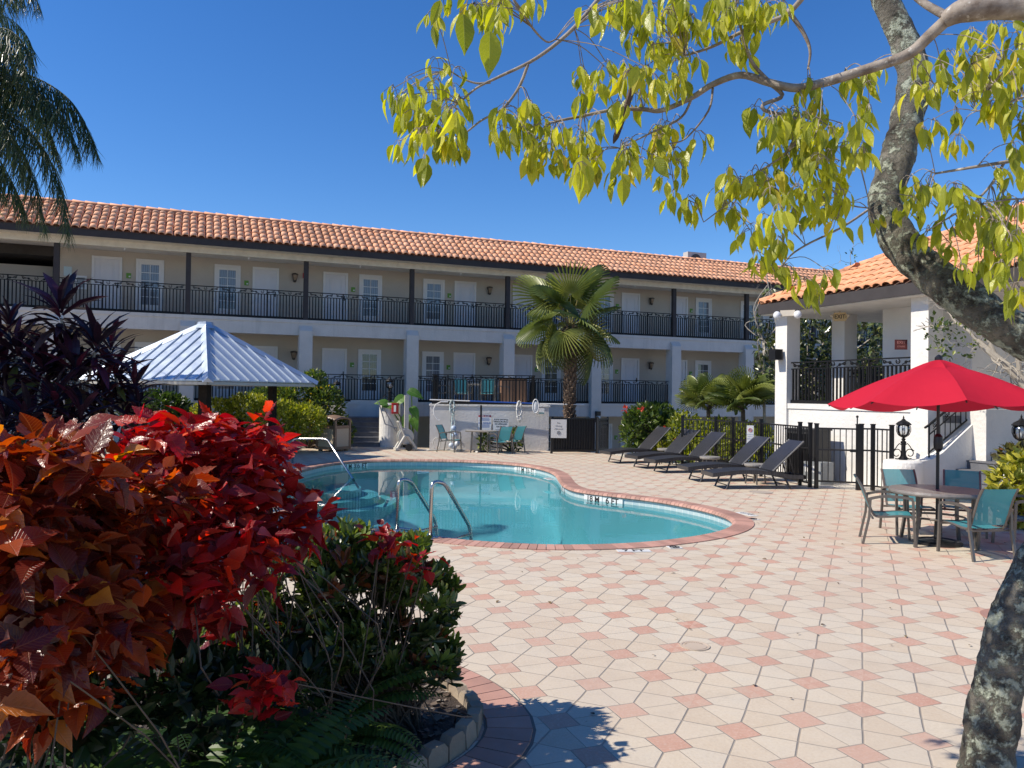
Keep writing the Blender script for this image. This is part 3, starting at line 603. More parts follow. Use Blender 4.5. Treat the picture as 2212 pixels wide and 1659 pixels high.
# ================================================================ stair with curb wall, pillar and lanterns
stw = thing('pool_stair', 'grey steps climbing behind the umbrella table between a white curb wall and planting', 'stairs', (7.9, 15.55, 0), math.atan2(.38, .925))
DKRISE = DARKGREY
for i in range(5):
    mb = MB(); mb.bb((.62 + i * .31, -1.9, i * .174 + (.0 if i else -.05)), (4.5, -.13, (i + 1) * .174 - .03)); mb.bb((.60 + i * .31, -1.92, (i + 1) * .174 - .03), (4.5 if i == 4 else .62 + (i + 1) * .31 + .02, -.13, (i + 1) * .174)); part(mb, 'step', DKRISE, stw)
cw = thing('stair_curb_wall', 'white sloping curb wall ending in a round pillar beside the grey steps', 'wall', (7.9, 15.55, 0), math.atan2(.38, .925))
mb = MB(); prof = [(0, .0), (2.05, 0), (2.05, 1.5), (1.82, 1.5), (.85, .86), (.55, .73), (.3, .70), (0, .70)]
mb.add([(x, y, z) for y in (-.13, .13) for x, z in prof], [tuple(range(8)), tuple(range(15, 7, -1))] + [(i, 8 + i, 8 + (i + 1) % 8, (i + 1) % 8) for i in range(8)])
part(mb, 'curb', WHITE, cw); mb = MB(); mb.lathe([(.37, -.02), (.365, .62), (.355, .68), (.32, .715), (0, .72)], (-.05, 0.05, 0), 28); part(mb, 'pillar', WHITE, cw, smooth=False)
# sloping handrail on the curb
hr = thing('stair_railing', 'black wrought iron stair railing sloping up the white curb wall', 'railing', (7.9, 15.55, 0), math.atan2(.38, .925))
mb = MB(); A_ = np.array((.62, 0, .80)); B_ = np.array((1.98, 0, 1.62)); U_ = np.array((0, 0, .62))
mb.tube([A_ + U_ + (-.12, 0, -.06), A_ + U_, B_ + U_], .025, 4); mb.tube([A_ + (0, 0, .42), B_ + (0, 0, .42)], .014, 4); mb.tube([A_ + (0, 0, .06), B_ + (0, 0, .06)], .018, 4)
for t in np.linspace(0, 1, 10): 
    p = A_ + (B_ - A_) * t; mb.tube([p + (0, 0, -.12 if t in (0., 1.) else .06), p + (0, 0, .62 if t in (0., 1.) else .42)], .016 if t in (0., 1.) else .010, 4)
part(mb, 'frame', IRON, hr); mb = MB()
for t in (.12, .37, .62, .87):
    p = A_ + (B_ - A_) * t + (0, 0, .52); mb.tube([p + np.array((.075 * (1 - i / 16) * math.cos(i * .75), 0, .075 * (1 - i / 16) * math.sin(i * .75))) for i in range(15)], .008, 4); mb.tube([p + (-.05, 0, -.09), p + (.12, 0, .1)], .008, 4)
part(mb, 'scroll', IRON, hr)
hr2 = thing('wall_handrail', 'black handrail bracketed to the white wall right of the stair landing', 'handrail', D(2135, 880, 17.2), 0)
mb = MB(); w_ = [D(2105, 868, 17.0), D(2140, 893, 17.0), D(2178, 893, 17.2)]; mb.tube([p for p in w_], .022, 6); mb.tube([w_[1], w_[1] + (.0, .25, -.05)], .012, 5); part(mb, 'rail', IRON, hr2, world=True)
def post_lamp(label, loc, scale=1., scroll=True, rz=0.):
    t = thing('post_lantern', label, 'lantern', loc, rz, 'black lanterns on low white pillars')
    mb = MB(); mb.lathe([(.09, 0), (.08, .05), (.05, .08), (.045, .36), (.06, .37), (.06, .41), (.03, .44), (.05, .47), (.02, .50)], (0, 0, 0), 12)
    part(mb, 'stem', IRON, t, smooth=False)
    if scroll:
        mb = MB()
        for f in (-1, 1):
            pts = []
            for i in range(26):
                u = i / 25; a = -PI / 2 + f * 0 + u * 2 * PI * 1.15; R = .125 * (1 - .55 * u); pts.append((f * (.165 + R * math.cos(PI - a) * 1.), 0, .145 + R * math.sin(a)))
            mb.tube(pts, .011, 5); mb.tube([(f * .05, 0, .34), (f * .10, 0, .37), (f * .15, 0, .32), (f * .2, 0, .25), (f * .265, 0, .2)], .011, 5); mb.tube([(f * .06, 0, .03), (f * .15, 0, .02), (f * .2, 0, .03)], .013, 5)
        part(mb, 'scroll', IRON, t)
    mb = MB(); mb.lathe([(.0, 1.02), (.012, .98), (.02, .96), (.012, .94), (.03, .93), (.05, .90), (.12, .86), (.17, .81), (.16, .795), (.13, .80)], (0, 0, 0), 8); mb.lathe([(.09, .545), (.075, .53), (.03, .50)], (0, 0, 0), 8)
    for k in range(8):
        a = k * PI / 4; mb.tube([((r) * math.cos(a), (r) * math.sin(a), z) for r, z in ((.125, .80), (.15, .74), (.15, .66), (.12, .58), (.085, .54))], .008, 4)
    part(mb, 'cage', IRON, t); mb = MB(); mb.lathe([(.075, .545), (.11, .58), (.135, .66), (.135, .74), (.11, .80)], (0, 0, 0), 16); part(mb, 'globe', CLEAR, t, smooth=True)
    mb = MB(); mb.lathe([(.018, .54), (.018, .62), (.03, .66), (.03, .70), (.0, .74)], (0, 0, 0), 8); part(mb, 'bulb', FRAMEW, t, smooth=True)
    t.scale = (scale,) * 3; return t
post_lamp('black lantern with iron scrolls on the round white pillar behind the umbrella table', (7.86, 15.6, .72), .88, True, rad(8))
post_lamp('black lantern at the right edge behind the yellow croton', D(2206, 1012, 13.8), .95)
mb = MB(); q = D(2206, 1012, 13.8); mb.lathe([(.3, 0), (.3, q[2])], (0, 0, 0), 20); solo(mb, 'lantern_pillar', WHITE, 'short round white pillar under the lantern at the right edge', 'pillar', (q[0], q[1], 0))
# ================================================================ terrace, rear stair, signs
TY = 26.65
ter = thing('raised_terrace', 'raised stucco terrace with tools hung on its front wall', 'terrace', (-2.8, TY, 0), rad(1.))
mb = MB(); mb.bb((0, 0, -1.5), (4.08, .25, 1.50)); mb.bb((0, .25, -1.5), (.25, 4.4, 1.50)); part(mb, 'retaining_wall', mat('terrace_stucco', (.66, .635, .60), .85, col2=(.58, .56, .53), vs=1.1, bs=12., bst=.5, bd=.02, stain=((.42, .41, .38), 1.2, .35)), ter)
mb = MB(); mb.bb((-.03, -.03, 1.50), (4.12, 5.2, 1.56)); part(mb, 'slab_edge', WHITE, ter)
tr = thing('terrace_railing', 'black iron railing round the raised terrace', 'railing', (-2.8, TY, 1.56), rad(1.))
def corner_rail(t, runs, h=1.02):
    for (x, y, a, L) in runs:
        f, s = rail_parts(L, h); M_ = T4((x, y, 0), RZ(a)); o = part(f.xf(M_), 'panel', IRON, t); part(s.xf(M_), 'scroll_band', IRON, o)
corner_rail(tr, [(.08, .1, 0, 1.55), (1.63, .1, 0, 1.95), (3.58, .1, PI / 2, 2.6), (.08, 2.6, -PI / 2, 2.5), (2.0, .1, 0, .01)][:4])
rst = thing('rear_stair', 'dark grey steps climbing between the shrubs and the round pillar', 'stairs', (-5.15, 27.5, 0), rad(4))
for i in range(6):
    mb = MB(); mb.bb((-.95, i * .3, -.05 if i == 0 else (i - 1) * .165 + .1), (.68 - .05 * i, 3.2, (i + 1) * .165 - .03)); mb.bb((-.97, i * .3 - .03, (i + 1) * .165 - .03), (.7 - .05 * i, 3.2 if i == 5 else (i + 1) * .3, (i + 1) * .165)); part(mb, 'step', DARKGREY, rst)
mb = MB(); mb.bb((-1.0, 2.6, .9), (.8, 2.75, 1.62)); part(mb, 'landing_wall', HOTEL, rst)
mb = MB(); mb.bb((-1.12, .5, 0), (-.97, 2.8, 1.35)); mb.bb((.46, .75, .0), (.60, 2.8, 1.45)); part(mb, 'cheek_wall', WHITE, rst)
px_ = D(841, 966, 27.75); px_[2] = 0
pil = thing('round_pillar', 'rounded white pillar with a red alarm box beside the rear steps', 'pillar', px_, 0)
mb = MB(); mb.lathe([(.37, 0), (.37, 1.5), (.35, 1.56), (0, 1.57)], (0, 0, 0), 24); part(mb, 'shaft', WHITE, pil)
mb = MB(); mb.prism([(-.17, -.0), (-.17, -.12), (-.12, -.17), (.12, -.17), (.17, -.12), (.17, 0)], -.27, .27); o = solo(mb, 'alarm_box', RED, 'bright red emergency box on the round white pillar', 'alarm box', D(854, 882, 27.35)); o.scale = (.7, .7, .7); mb = MB(); mb.bb((-.05, -.18, -.17), (.06, -.171, .15)); part(mb, 'label_plate', FRAMEW, o); mb = MB(); mb.bb((-.16, -.178, .19), (.16, -.171, .23)); mb.bb((-.16, -.178, -.24), (.16, -.171, -.2)); part(mb, 'lid_edge', mat('dark_red', (.28, .01, .01), .4), o)
post_lamp('black lantern on the rounded white pillar with the red box', px_ + (-.02, 0, 1.57), .95)
lq = D(727, 880, 28.0); post_lamp('black lantern half hidden behind the yellow green shrub', (lq[0], 28.0, 1.45), .95)
solo(MB().bb((-.2, -.2, 0), (.25, .2, 1.45)), 'lamp_plinth', WHITE, 'white plinth under the lantern behind the yellow shrub', 'pillar', (lq[0], 28.0, 0))
gh = thing('stair_handrail', 'grey tube handrail at the rear steps', 'handrail', D(822, 960, 27.3), 0)
w_ = [D(818, 868, 27.3), D(832, 916, 27.2), D(858, 925, 27.2)]; mb = MB(); mb.tube(w_, .022, 6); mb.tube([D(828, 880, 27.3), D(857, 935, 27.2), D(857, 922, 27.2)], .018, 6); part(mb, 'rail', mat('grey_steel', (.28, .28, .29), .4, .6), gh, world=True)
# board signs on the terrace wall
def board(name, label, px, py, Y, w, h, parts, rz=rad(1.), base=(.78, .78, .76), k=1.):
    p = D(px, py, Y); o = solo(MB().bb((-w / 2, -.02, -h / 2), (w / 2, 0, h / 2)), name, mat(name + '_face', base, .5, var=.04), label, 'sign', p, rz)
    for nm, m, mbx in parts: part(mbx, nm, m, o)
    o.scale = (k, k, k); return o
BLUE = mat('blue_lettering', (.03, .12, .42), .5); REDL = mat('red_lettering', (.5, .04, .05), .5); WL_ = mat('white_lettering', (.8, .8, .8), .5); GREY = mat('grey_lettering', (.12, .12, .12), .6)
def tx(s, size, x, z, y=-.0225, **k): m = MB(); m.text(s, size, T4((x, y, z), UPRIGHT), **k); return m
a = MB(); a.bb((-.32, -.021, .33), (.32, -.0202, .42)); t1 = tx('POOL RULES', .085, 0, .372, bold=.003)
ln = MB()
for k in range(14): ww = .28 - .06 * random.random(); ln.bb((-ww, -.0212, .285 - k * .026 - (.15 if k > 6 else 0)), (ww, -.0203, .295 - k * .026 - (.15 if k > 6 else 0)))
nd = tx('NO DIVING', .115, 0, .02, bold=.004)
board('rules_sign', 'white pool rules sign with red header on the terrace wall', 1047, 915, 26.6, .66, .88, [('header_band', REDL, a), ('lettering', WL_, t1), ('small_print', BLUE, ln), ('large_print', BLUE, nd)], k=.68)
a = MB(); a.bb((-.33, -.021, .1), (.33, -.0202, .26)); t1 = tx('WARNING', .14, 0, .178, bold=.006, sx=.95); t2 = tx('NO LIFEGUARD', .095, 0, .02, bold=.003, sx=.86); t2.text('ON DUTY', .095, T4((0, -.0225, -.1), UPRIGHT), bold=.003); t2.bb((-.25, -.0225, -.25), (.25, -.021, -.235))
board('warning_sign', 'black and white warning sign on the terrace wall beside the blue chairs', 1082, 917, 26.6, .72, .58, [('header_band', BLK, a), ('lettering', WL_, t1), ('lettering', BLK, t2)], k=.74)
a = tx('No', .14, 0, .30); a.text('Diving', .14, T4((0, -.0225, .14), UPRIGHT)); a.text('Allowed', .14, T4((0, -.0225, -.02), UPRIGHT))
ic = MB(); ic.tube([(.09 * math.cos(t), -.024, -.22 + .09 * math.sin(t)) for t in np.linspace(0, 2 * PI, 24)], .012, 4); ic.tube([(-.06, -.024, -.16), (.06, -.024, -.28)], .01, 4); ic.tube([(-.03, -.024, -.27), (.0, -.024, -.21), (.05, -.024, -.18)], .01, 4)
board('no_diving_sign', 'white No Diving Allowed sign on the black gate by the palm trunk', 1207, 926, 25.2, .84, 1.0, [('lettering', GREY, a), ('pictogram', GREY, ic)], base=(.66, .65, .62), k=.6)
a = MB(); a.bb((-.14, -.021, -.14), (.14, -.0205, -.08)); board('meter_notice', 'small square white notice at the right end of the terrace wall', 1169.5, 888, 26.6, .34, .34, [('stripe', mat('sea_green', (.1, .4, .28), .5), a)], k=.6)
a = tx('NO SMOKING', .05, 0, .02, sx=.75); 
for k, s_ in enumerate(('EXCEPT IN', 'DESIGNATED', 'AREAS')): a.text(s_, .05, T4((0, -.0225, -.06 - .085 * k), UPRIGHT), sx=.75)
ic = MB(); ic.tube([(.065 * math.cos(t), -.024, .2 + .065 * math.sin(t)) for t in np.linspace(0, 2 * PI, 20)], .012, 4); ic.tube([(-.045, -.024, .245), (.045, -.024, .155)], .01, 4); i2_ = MB(); i2_.bb((-.05, -.0225, .19), (.05, -.021, .21))
board('smoking_sign', 'narrow white No Smoking sign wired to the black fence', 1620.5, 940, 18.95, .26, .76, [('lettering', BLUE, a), ('pictogram', REDL, ic), ('pictogram', GREY, i2_)], rz=rad(-12), k=.62)
# tools on the terrace wall
def tw(px, py, Y=26.5): return D(px, py, Y)
POLEB = mat('blue_pole', (.03, .10, .40), .35, .3)
sk = thing('skimmer_net', 'long blue telescopic pole with white net hung along the terrace wall', 'pool net', tw(1050, 869.), 0)
mb = MB(); mb.tube([tw(928, 863.3), tw(1018, 866.3)], .018, 6); mb.tube([tw(1160, 872), tw(1262, 874.5)], .018, 6); part(mb, 'pole_section', FRAMEW, sk, world=True)
mb = MB(); mb.tube([tw(1015, 866.3), tw(1165, 872)], .024, 6); part(mb, 'pole_section', POLEB, sk, world=True)
nt_ = NT('net_mesh'); nt_m = nt_.done(nt_.bsdf((.72, .72, .70), .8)); mb = MB()
c_ = tw(1157, 876, 26.4); mb.tube([c_ + (.10 * math.sin(t), -.03, -.02 + .23 * math.cos(t)) for t in np.linspace(0, 2 * PI, 24)], .02, 5, closed=False)
mb.ball(c_ + (0, -.02, -.04), .09, 10, 8, .5, (.95, .4, 2.1)); part(mb, 'net_bag', nt_m, sk, world=True)
ck = thing('shepherds_crook', 'white curved rescue hook hanging at the left of the terrace wall', 'rescue hook', tw(945, 880), 0)
mb = MB(); mb.tube([tw(*p) for p in ((968, 868), (952, 868), (941, 874), (936.5, 884), (938, 896), (944, 905), (949, 909), (949, 905))], .02, 6); part(mb, 'hook', FRAMEW, ck, world=True)
def rope(label, px, y0_, y1_, colr, n):
    t = thing('coiled_rope', label, 'rope', tw(px, y0_), 0); mb = MB(); random.seed(px)
    for k in range(n):
        w = random.uniform(2.5, 6); lo = y1_ + random.uniform(-14, 4); pts = [tw(px + w * math.sin(a) + random.uniform(-.6, .6), (y0_ + lo) / 2 - (lo - y0_) / 2 * math.cos(a), 26.42 + random.uniform(-.08, .08)) for a in np.linspace(0, 2 * PI, 14)]; mb.tube(pts, .016, 5, cap=False, closed=True)
    part(mb, 'coil', colr, t, world=True); return t
ROPE = mat('rope_fibre', (.62, .62, .58), .9, col2=(.25, .42, .45), vs=14., var=.3); ROPE2 = mat('white_rope_fibre', (.72, .70, .66), .9, vs=10.)
t = rope('blue and white float rope coiled on a hook of the terrace wall', 977, 864, 896, ROPE, 9)
mb = MB(); mb.tube([tw(978, 894), tw(975, 925), tw(973, 962)], .025, 5); mb.tube([tw(980, 894), tw(983, 920), tw(980, 950)], .02, 5); part(mb, 'hanging_line', ROPE, t, world=True); mb = MB()
for p in ((980, 925), (982, 940), (975, 962), (988, 958), (981, 966)): mb.ball(tw(p[0], p[1], 26.3), .095, 8, 6)
part(mb, 'float', mat('blue_float', (.30, .42, .60), .4, col2=(.7, .72, .75), vs=3.), t, world=True, smooth=True)
rope('plain white rope coiled beside the skimmer net on the terrace wall', 1121.5, 866, 910, ROPE2, 9)
# white wooden post, hose reel
q = D(877, 972, 26.9); q[2] = 0
solo(MB().bb((-.07, -.07, 0), (.07, .07, 1.85)), 'wooden_post', mat('weathered_white_wood', (.60, .57, .51), .8, col2=(.48, .45, .40), vs=7.), 'weathered white wooden post behind the hose reel', 'post', q, rad(15))
q = D(879, 974, 26.0); q[2] = 0
hz = thing('hose_reel', 'grey wheeled garden hose reel standing on the pool deck', 'hose reel', q, rad(20))
PLG = mat('grey_plastic', (.50, .48, .43), .5)
mb = MB()
for f in (-.16, .16):
    mb.tube([(-.36, f, .07), (-.1, f, .5), (.0, f, .48), (.28, f, .06)], .05, 6); mb.tube([(-.1, f, .45), (-.3, f, .96)], .035, 6); mb.tube([(-.36, f, .07), (.28, f, .06)], .03, 6)
mb.tube([(-.3, -.16, .96), (-.3, .16, .96)], .035, 6); mb.bb((-.42, -.2, .02), (-.3, .2, .1)); part(mb, 'frame', PLG, hz)
mb = MB(); DY = np.array([[1, 0, 0], [0, 0, 1.], [0, -1, 0]]); w2 = MB()
for f in (-.13, .11): 
    d_ = MB(); d_.lathe([(.05, 0), (.25, 0), (.27, .015), (.25, .03), (.05, .03)], (0, 0, 0), 20); d_.xf(T4((-.06, f, .47), DY)); part(d_, 'reel_flange', PLG, hz)
w2.lathe([(.17, -.1), (.2, -.05), (.19, 0), (.2, .05), (.17, .1)], (0, 0, 0), 18); w2.xf(T4((-.06, 0, .47), DY)); part(w2, 'hose', mat('green_hose', (.07, .20, .17), .5), hz)
for f in (-.22, .22):
    d_ = MB(); d_.lathe([(.03, -.03), (.12, -.03), (.12, .03), (.03, .03)], (0, 0, 0), 16); d_.xf(T4((.02, f, .12), DY)); part(d_, 'wheel', BLACK, hz)
ho = thing('garden_hose', 'pale hose snaking along the foot of the terrace wall', 'hose', D(930, 972, 26.2), 0)
mb = MB(); pts = [D(*p) + (0, 0, .02) for p in ((897, 968, 26.1), (910, 972, 26.0), (925, 973, 25.9), (940, 972, 26.0), (960, 971, 26.2), (985, 972, 26.1), (1005, 971, 26.2))]
for p in pts: p[2] = .03
mb.tube(pts, .022, 6); c_ = D(943, 966, 26.3); mb.tube([(c_[0] + .12 * math.cos(t), 26.3, .22 + .2 * math.sin(t)) for t in np.linspace(-2.4, 3.2, 18)], .02, 6); part(mb, 'hose', mat('pale_hose', (.55, .54, .50), .5), ho, world=True)
# ================================================================ dark gate beside the terrace
dg = thing('picket_gate', 'tall black picket gate panel beside the palm trunk', 'gate', (1.32, 25.5, 0), rad(12))
mb = MB(); L = 1.55
for z in (.08, 1.12): mb.bb((0, -.02, z), (L, .02, z + .05))
for x in (0, L): mb.bb((x - .035, -.035, 0), (x + .035, .035, 1.22))
part(mb, 'frame', BLACK, dg); mb = MB()
for i in range(17): mb.bb((.05 + i * .088, -.014, .1), (.075 + i * .088, .014, 1.14))
part(mb, 'picket', BLACK, dg, stuff=False); mb = MB(); mb.bb((.02, .04, .05), (1.5, .06, 1.16)); part(mb, 'backing_screen', mat('dark_mesh_screen', (.02, .02, .022), .7), dg)
dg2 = thing('picket_gate', 'narrow black gate leaf swung open beyond the palm trunk', 'gate', (2.86, 25.75, 0), rad(62))
mb = MB(); L = .9
for z in (.1, .95, 1.1): mb.bb((0, -.02, z), (L, .02, z + .06))
for x in (0, L): mb.bb((x - .03, -.03, 0), (x + .03, .03, 1.2))
part(mb, 'frame', BLACK, dg2); mb = MB()
for i in range(9): mb.bb((.06 + i * .09, -.012, .1), (.08 + i * .09, .012, 1.1))
part(mb, 'picket', BLACK, dg2)
# ================================================================ pool fence with gate
fe = thing('pool_fence', 'black picket pool fence behind the loungers', 'fence', (*FEN[0], 0), 0)
def fence_run(t, P, h=1.33, sp=.107, foot=.08, posts=True):
    for a, b in zip(P[:-1], P[1:]):
        a = np.array((*a, 0.)); b = np.array((*b, 0.)); L = np.linalg.norm(b - a); ang = math.atan2(b[1] - a[1], b[0] - a[0]); M_ = T4(a, RZ(ang)); mb = MB()
        for z in (foot, h * .62 if h > 1.2 else .6, h - .05): mb.bb((0, -.013, z), (L, .013, z + .035))
        n = max(2, int(L / sp))
        for i in range(1, n): x = i * L / n; mb.bb((x - .009, -.009, foot), (x + .009, .009, h - .02))
        part(mb.xf(M_), 'picket_panel', BLACK, t, world=True)
    if posts:
        for p in P: mb = MB(); mb.bb((p[0] - .035, p[1] - .035, 0), (p[0] + .035, p[1] + .035, h + .05)); mb.bb((p[0] - .042, p[1] - .042, h + .05), (p[0] + .042, p[1] + .042, h + .075)); part(mb, 'post', BLACK, t, world=True)
fence_run(fe, FEN)
pg = thing('pool_gate', 'black picket gate in front of the white pavilion wall', 'gate', (*GAT[0], 0), 0)
fence_run(pg, [GAT[0], GAT[1]], h=1.32, foot=.14); mb = MB(); g_ = np.array(GAT[1]); mb.bb((g_[0] - .16, g_[1] - .03, .8), (g_[0] - .04, g_[1] + .03, .86)); mb.tube([(g_[0] - .02, g_[1], 1.3), (g_[0] - .02, g_[1], 1.55)], .015, 6); mb.ball((g_[0] - .02, g_[1], 1.55), .03); part(mb, 'latch', BLACK, pg, world=True)
mb = MB(); fence_run(thing('pool_fence', 'short black fence run between the gate and the white pillar', 'fence', (*GAT[1], 0), 0), [(GAT[1][0] + .07, GAT[1][1]), GAT[2], GAT[3]])
# cabinet and units behind the fence
q = np.array((7.0, 18.3, 0)); ub = thing('utility_cabinet', 'black slatted utility cabinet against the white pavilion wall', 'cabinet', q, PAa)
mb = MB(); mb.bb((-.42, -.3, -.01), (.42, .25, 1.18)); mb.bb((-.45, -.33, 1.18), (.45, .27, 1.22)); part(mb, 'body', mat('cabinet_black', (.03, .03, .03), .5), ub); mb = MB()
for i in range(9): mb.bb((-.38 + i * .09, -.325, .08), (-.33 + i * .09, -.301, 1.1))
part(mb, 'slat', BLACK, ub)
ub2 = thing('condenser_unit', 'small grey condenser with white label behind the black gate', 'air conditioner', (7.0, 17.75, 0), PAa + .1)
mb = MB(); mb.bb((-.26, -.2, -.01), (.26, .2, .48)); part(mb, 'casing', mat('condenser_grey', (.30, .32, .33), .5), ub2); mb = MB(); mb.bb((-.2, -.205, .25), (.1, -.2005, .4)); mb.bb((-.2, -.205, .06), (.2, -.2005, .09)); part(mb, 'label_plate', FRAMEW, ub2)
# ================================================================ gazebo
gz = thing('gazebo', 'small gazebo with ribbed pale metal hip roof on dark posts', 'gazebo', (-8.7, 22., 0), rad(-20))   # local corners along x/y axes at 45 deg handled below
METAL = mat('galvanised_roof_sheet', (.50, .57, .66), .42, .55, col2=(.44, .51, .60), vs=1.4); 
rc = 3.09; ang0 = rad(23 + 20); cor = [np.array((rc * math.cos(ang0 + k * PI / 2), rc * math.sin(ang0 + k * PI / 2), 2.2)) for k in range(4)]; apx = np.array((0, 0, 3.82))
for k in range(4):
    a, b = cor[k], cor[(k + 1) % 4]; mb = MB(); mb.add([a, b, apx, a - (0, 0, .03), b - (0, 0, .03), apx - (0, 0, .03)], [(0, 1, 2), (5, 4, 3), (0, 3, 4, 1)], .5)
    m_ = (a + b) / 2; uu = nrm(b - a); up_ = nrm(apx - m_); nn = nrm(np.cross(uu, up_)); nn = nn if nn[2] > 0 else -nn; S_ = np.linalg.norm(b - a); H_ = np.linalg.norm(apx - m_); ns = 12
    for i in range(1, ns):
        t = i / ns; lo = a + (b - a) * t; L = H_ * (1 - abs(2 * t - 1)); p, q_ = lo - up_ * .02, lo + up_ * L * .985; hw = .013
        V = [p - uu * hw, p + uu * hw, p + uu * hw * .6 + nn * .04, p - uu * hw * .6 + nn * .04]; V += [v + (q_ - p) for v in V]; mb.add(V, [(0, 1, 5, 4), (1, 2, 6, 5), (2, 3, 7, 6), (3, 0, 4, 7), (0, 3, 2, 1), (4, 5, 6, 7)], .5)
    part(mb, 'roof_panel', METAL, gz)
mb = MB()
for c_ in cor:
    d_ = nrm(apx - c_); sd = nrm(np.cross(d_, (0, 0, 1))); up_ = nrm(np.cross(sd, d_)); p = c_ - d_ * .05; q_ = apx
    V = [p - sd * .13 - up_ * .05, p + up_ * .075, p + sd * .13 - up_ * .05]; V += [v + (q_ - p) for v in V]; mb.add(V, [(0, 1, 4, 3), (1, 2, 5, 4), (0, 2, 1), (3, 4, 5)], .5)
part(mb, 'hip_flashing', METAL, gz)
mb = MB(); mb.lathe([(.30, 3.68), (.22, 3.80), (.20, 3.86), (.0, 3.87)], (0, 0, 0), 8); part(mb, 'roof_cap', METAL, gz)
mb = MB()
for k in range(4): a, b = cor[k] * (.985, .985, 1), cor[(k + 1) % 4] * (.985, .985, 1); mb.tube([a - (0, 0, .09), b - (0, 0, .09)], .055, 4)
part(mb, 'eave_board', mat('pale_wood_trim', (.45, .43, .38), .7), gz)
DWOOD = mat('dark_stained_wood', (.012, .010, .009), .8, col2=(.02, .016, .013), vs=6., spec=.15)
for c_ in cor: mb = MB(); k = .6; mb.bb((c_[0] * k - .09, c_[1] * k - .09, 0), (c_[0] * k + .09, c_[1] * k + .09, 2.75)); part(mb, 'post', DWOOD, gz)
q = D(468, 925, 24.0); q[2] = 0
sh = thing('open_shelf', 'dark open shelf unit standing under the gazebo', 'shelf', q, rad(8)); mb = MB(); mb.bb((-.75, -.25, .5), (.75, .25, 1.05)); part(mb, 'upper_box', DWOOD, sh); mb = MB()
for (a_, b_) in ((-.75, -.68), (.68, .75), (-.03, .03)): mb.bb((a_, -.25, 0), (b_, .25, .5))
mb.bb((-.68, -.25, .1), (.68, .25, .16)); part(mb, 'lower_frame', mat('tan_wood', (.33, .26, .17), .6), sh)
# ================================================================ trash bin
q = (G(690, 973) + G(750, 975)) / 2; q[2] = 0
tb = thing('litter_bin', 'brown hooded litter bin with pebbled tan panels', 'bin', q, rad(-27))
BR = mat('brown_metal', (.235, .15, .10), .5, var=.15); PEB = mat('pebble_panel', (.44, .35, .24), .9, col2=(.56, .46, .33), vs=40., bs=30., bst=.6)
mb = MB(); w = .36
for sx in (-1, 1):
    for sy in (-1, 1): mb.bb((sx * w - .04, sy * w - .04, .06), (sx * w + .04, sy * w + .04, 1.0)); mb.bb((sx * w * .8 - .05, sy * w * .8 - .05, 0), (sx * w * .8 + .05, sy * w * .8 + .05, .06))
for z0, z1 in ((.06, .16), (.74, .84)):
    mb.bb((-w, -w - .03, z0), (w, -w + .03, z1)); mb.bb((-w, w - .03, z0), (w, w + .03, z1)); mb.bb((-w - .03, -w, z0), (-w + .03, w, z1)); mb.bb((w - .03, -w, z0), (w + .03, w, z1))
mb.bb((-w, -w, .7), (w, w, .76)); part(mb, 'frame', BR, tb)
for (cx_, cy_, dx, dy) in ((0, -w, 2 * w - .08, .03), (0, w, 2 * w - .08, .03), (-w, 0, .03, 2 * w - .08), (w, 0, .03, 2 * w - .08)): mb = MB(); mb.box((cx_, cy_, .45), (dx, dy, .58)); part(mb, 'pebble_panel', PEB, tb)
mb = MB(); A = []
for i in range(9):
    x = -w - .05 + (2 * w + .1) * i / 8; A.append([(x, y, 1.0 + .13 * max(0, 1 - (x / (w + .05)) ** 2) * max(0, 1 - (y / (w + .05)) ** 2) + .05) for y in np.linspace(-w - .05, w + .05, 9)])
mb.sheet(A)
for sx in (-1, 1):
    for ax in (0, 1):
        pts = []
        for i in range(11):
            t = -w - .02 + (2 * w + .04) * i / 10; z = 1.02 + .07 * (1 - (t / (w + .02)) ** 2); pts.append((t, sx * (w + .03), z) if ax == 0 else (sx * (w + .03), t, z))
        mb.tube(pts, .035, 5)
part(mb, 'hood', BR, tb, smooth=False)
# ================================================================ pool rails
def rounded(P, r=.12, n=5):
    P = [np.array(p, float) for p in P]; out = [P[0]]
    for a, b, c in zip(P[:-2], P[1:-1], P[2:]):
        la, lc = np.linalg.norm(a - b), np.linalg.norm(c - b); q = min(r, la * .48, lc * .48); p0, p1 = b + (a - b) / la * q, b + (c - b) / lc * q
        for i in range(n + 1): t = i / n; out.append((1 - t) ** 2 * p0 + 2 * t * (1 - t) * b + t * t * p1)
    return out + [P[-1]]
def bez(P, k=8): return [tuple(p) for p in spline(P, k, closed=False)]
a_ = G(632, 1003); b_ = D(632, 948, a_[1])
gr = thing('grab_rail', 'steel handrail sloping into the shallow end of the pool', 'handrail', a_, 0)
e_ = D(775, 1035, 18.6); e_[2] = -.35; mid = D(706, 948, a_[1] - .3)
mb = MB(); mb.tube(rounded([a_, b_, mid, e_], .14, 6), .028, 10); part(mb, 'tube', STEEL, gr, smooth=True, world=True)
mb = MB(); mb.lathe([(.07, 0), (.06, .025), (.03, .03)], a_, 14); part(mb, 'escutcheon', STEEL, gr, world=True)
ld = thing('pool_ladder', 'pair of steel ladder hoops at the near pool edge', 'pool ladder', G(895, 1157), 0)
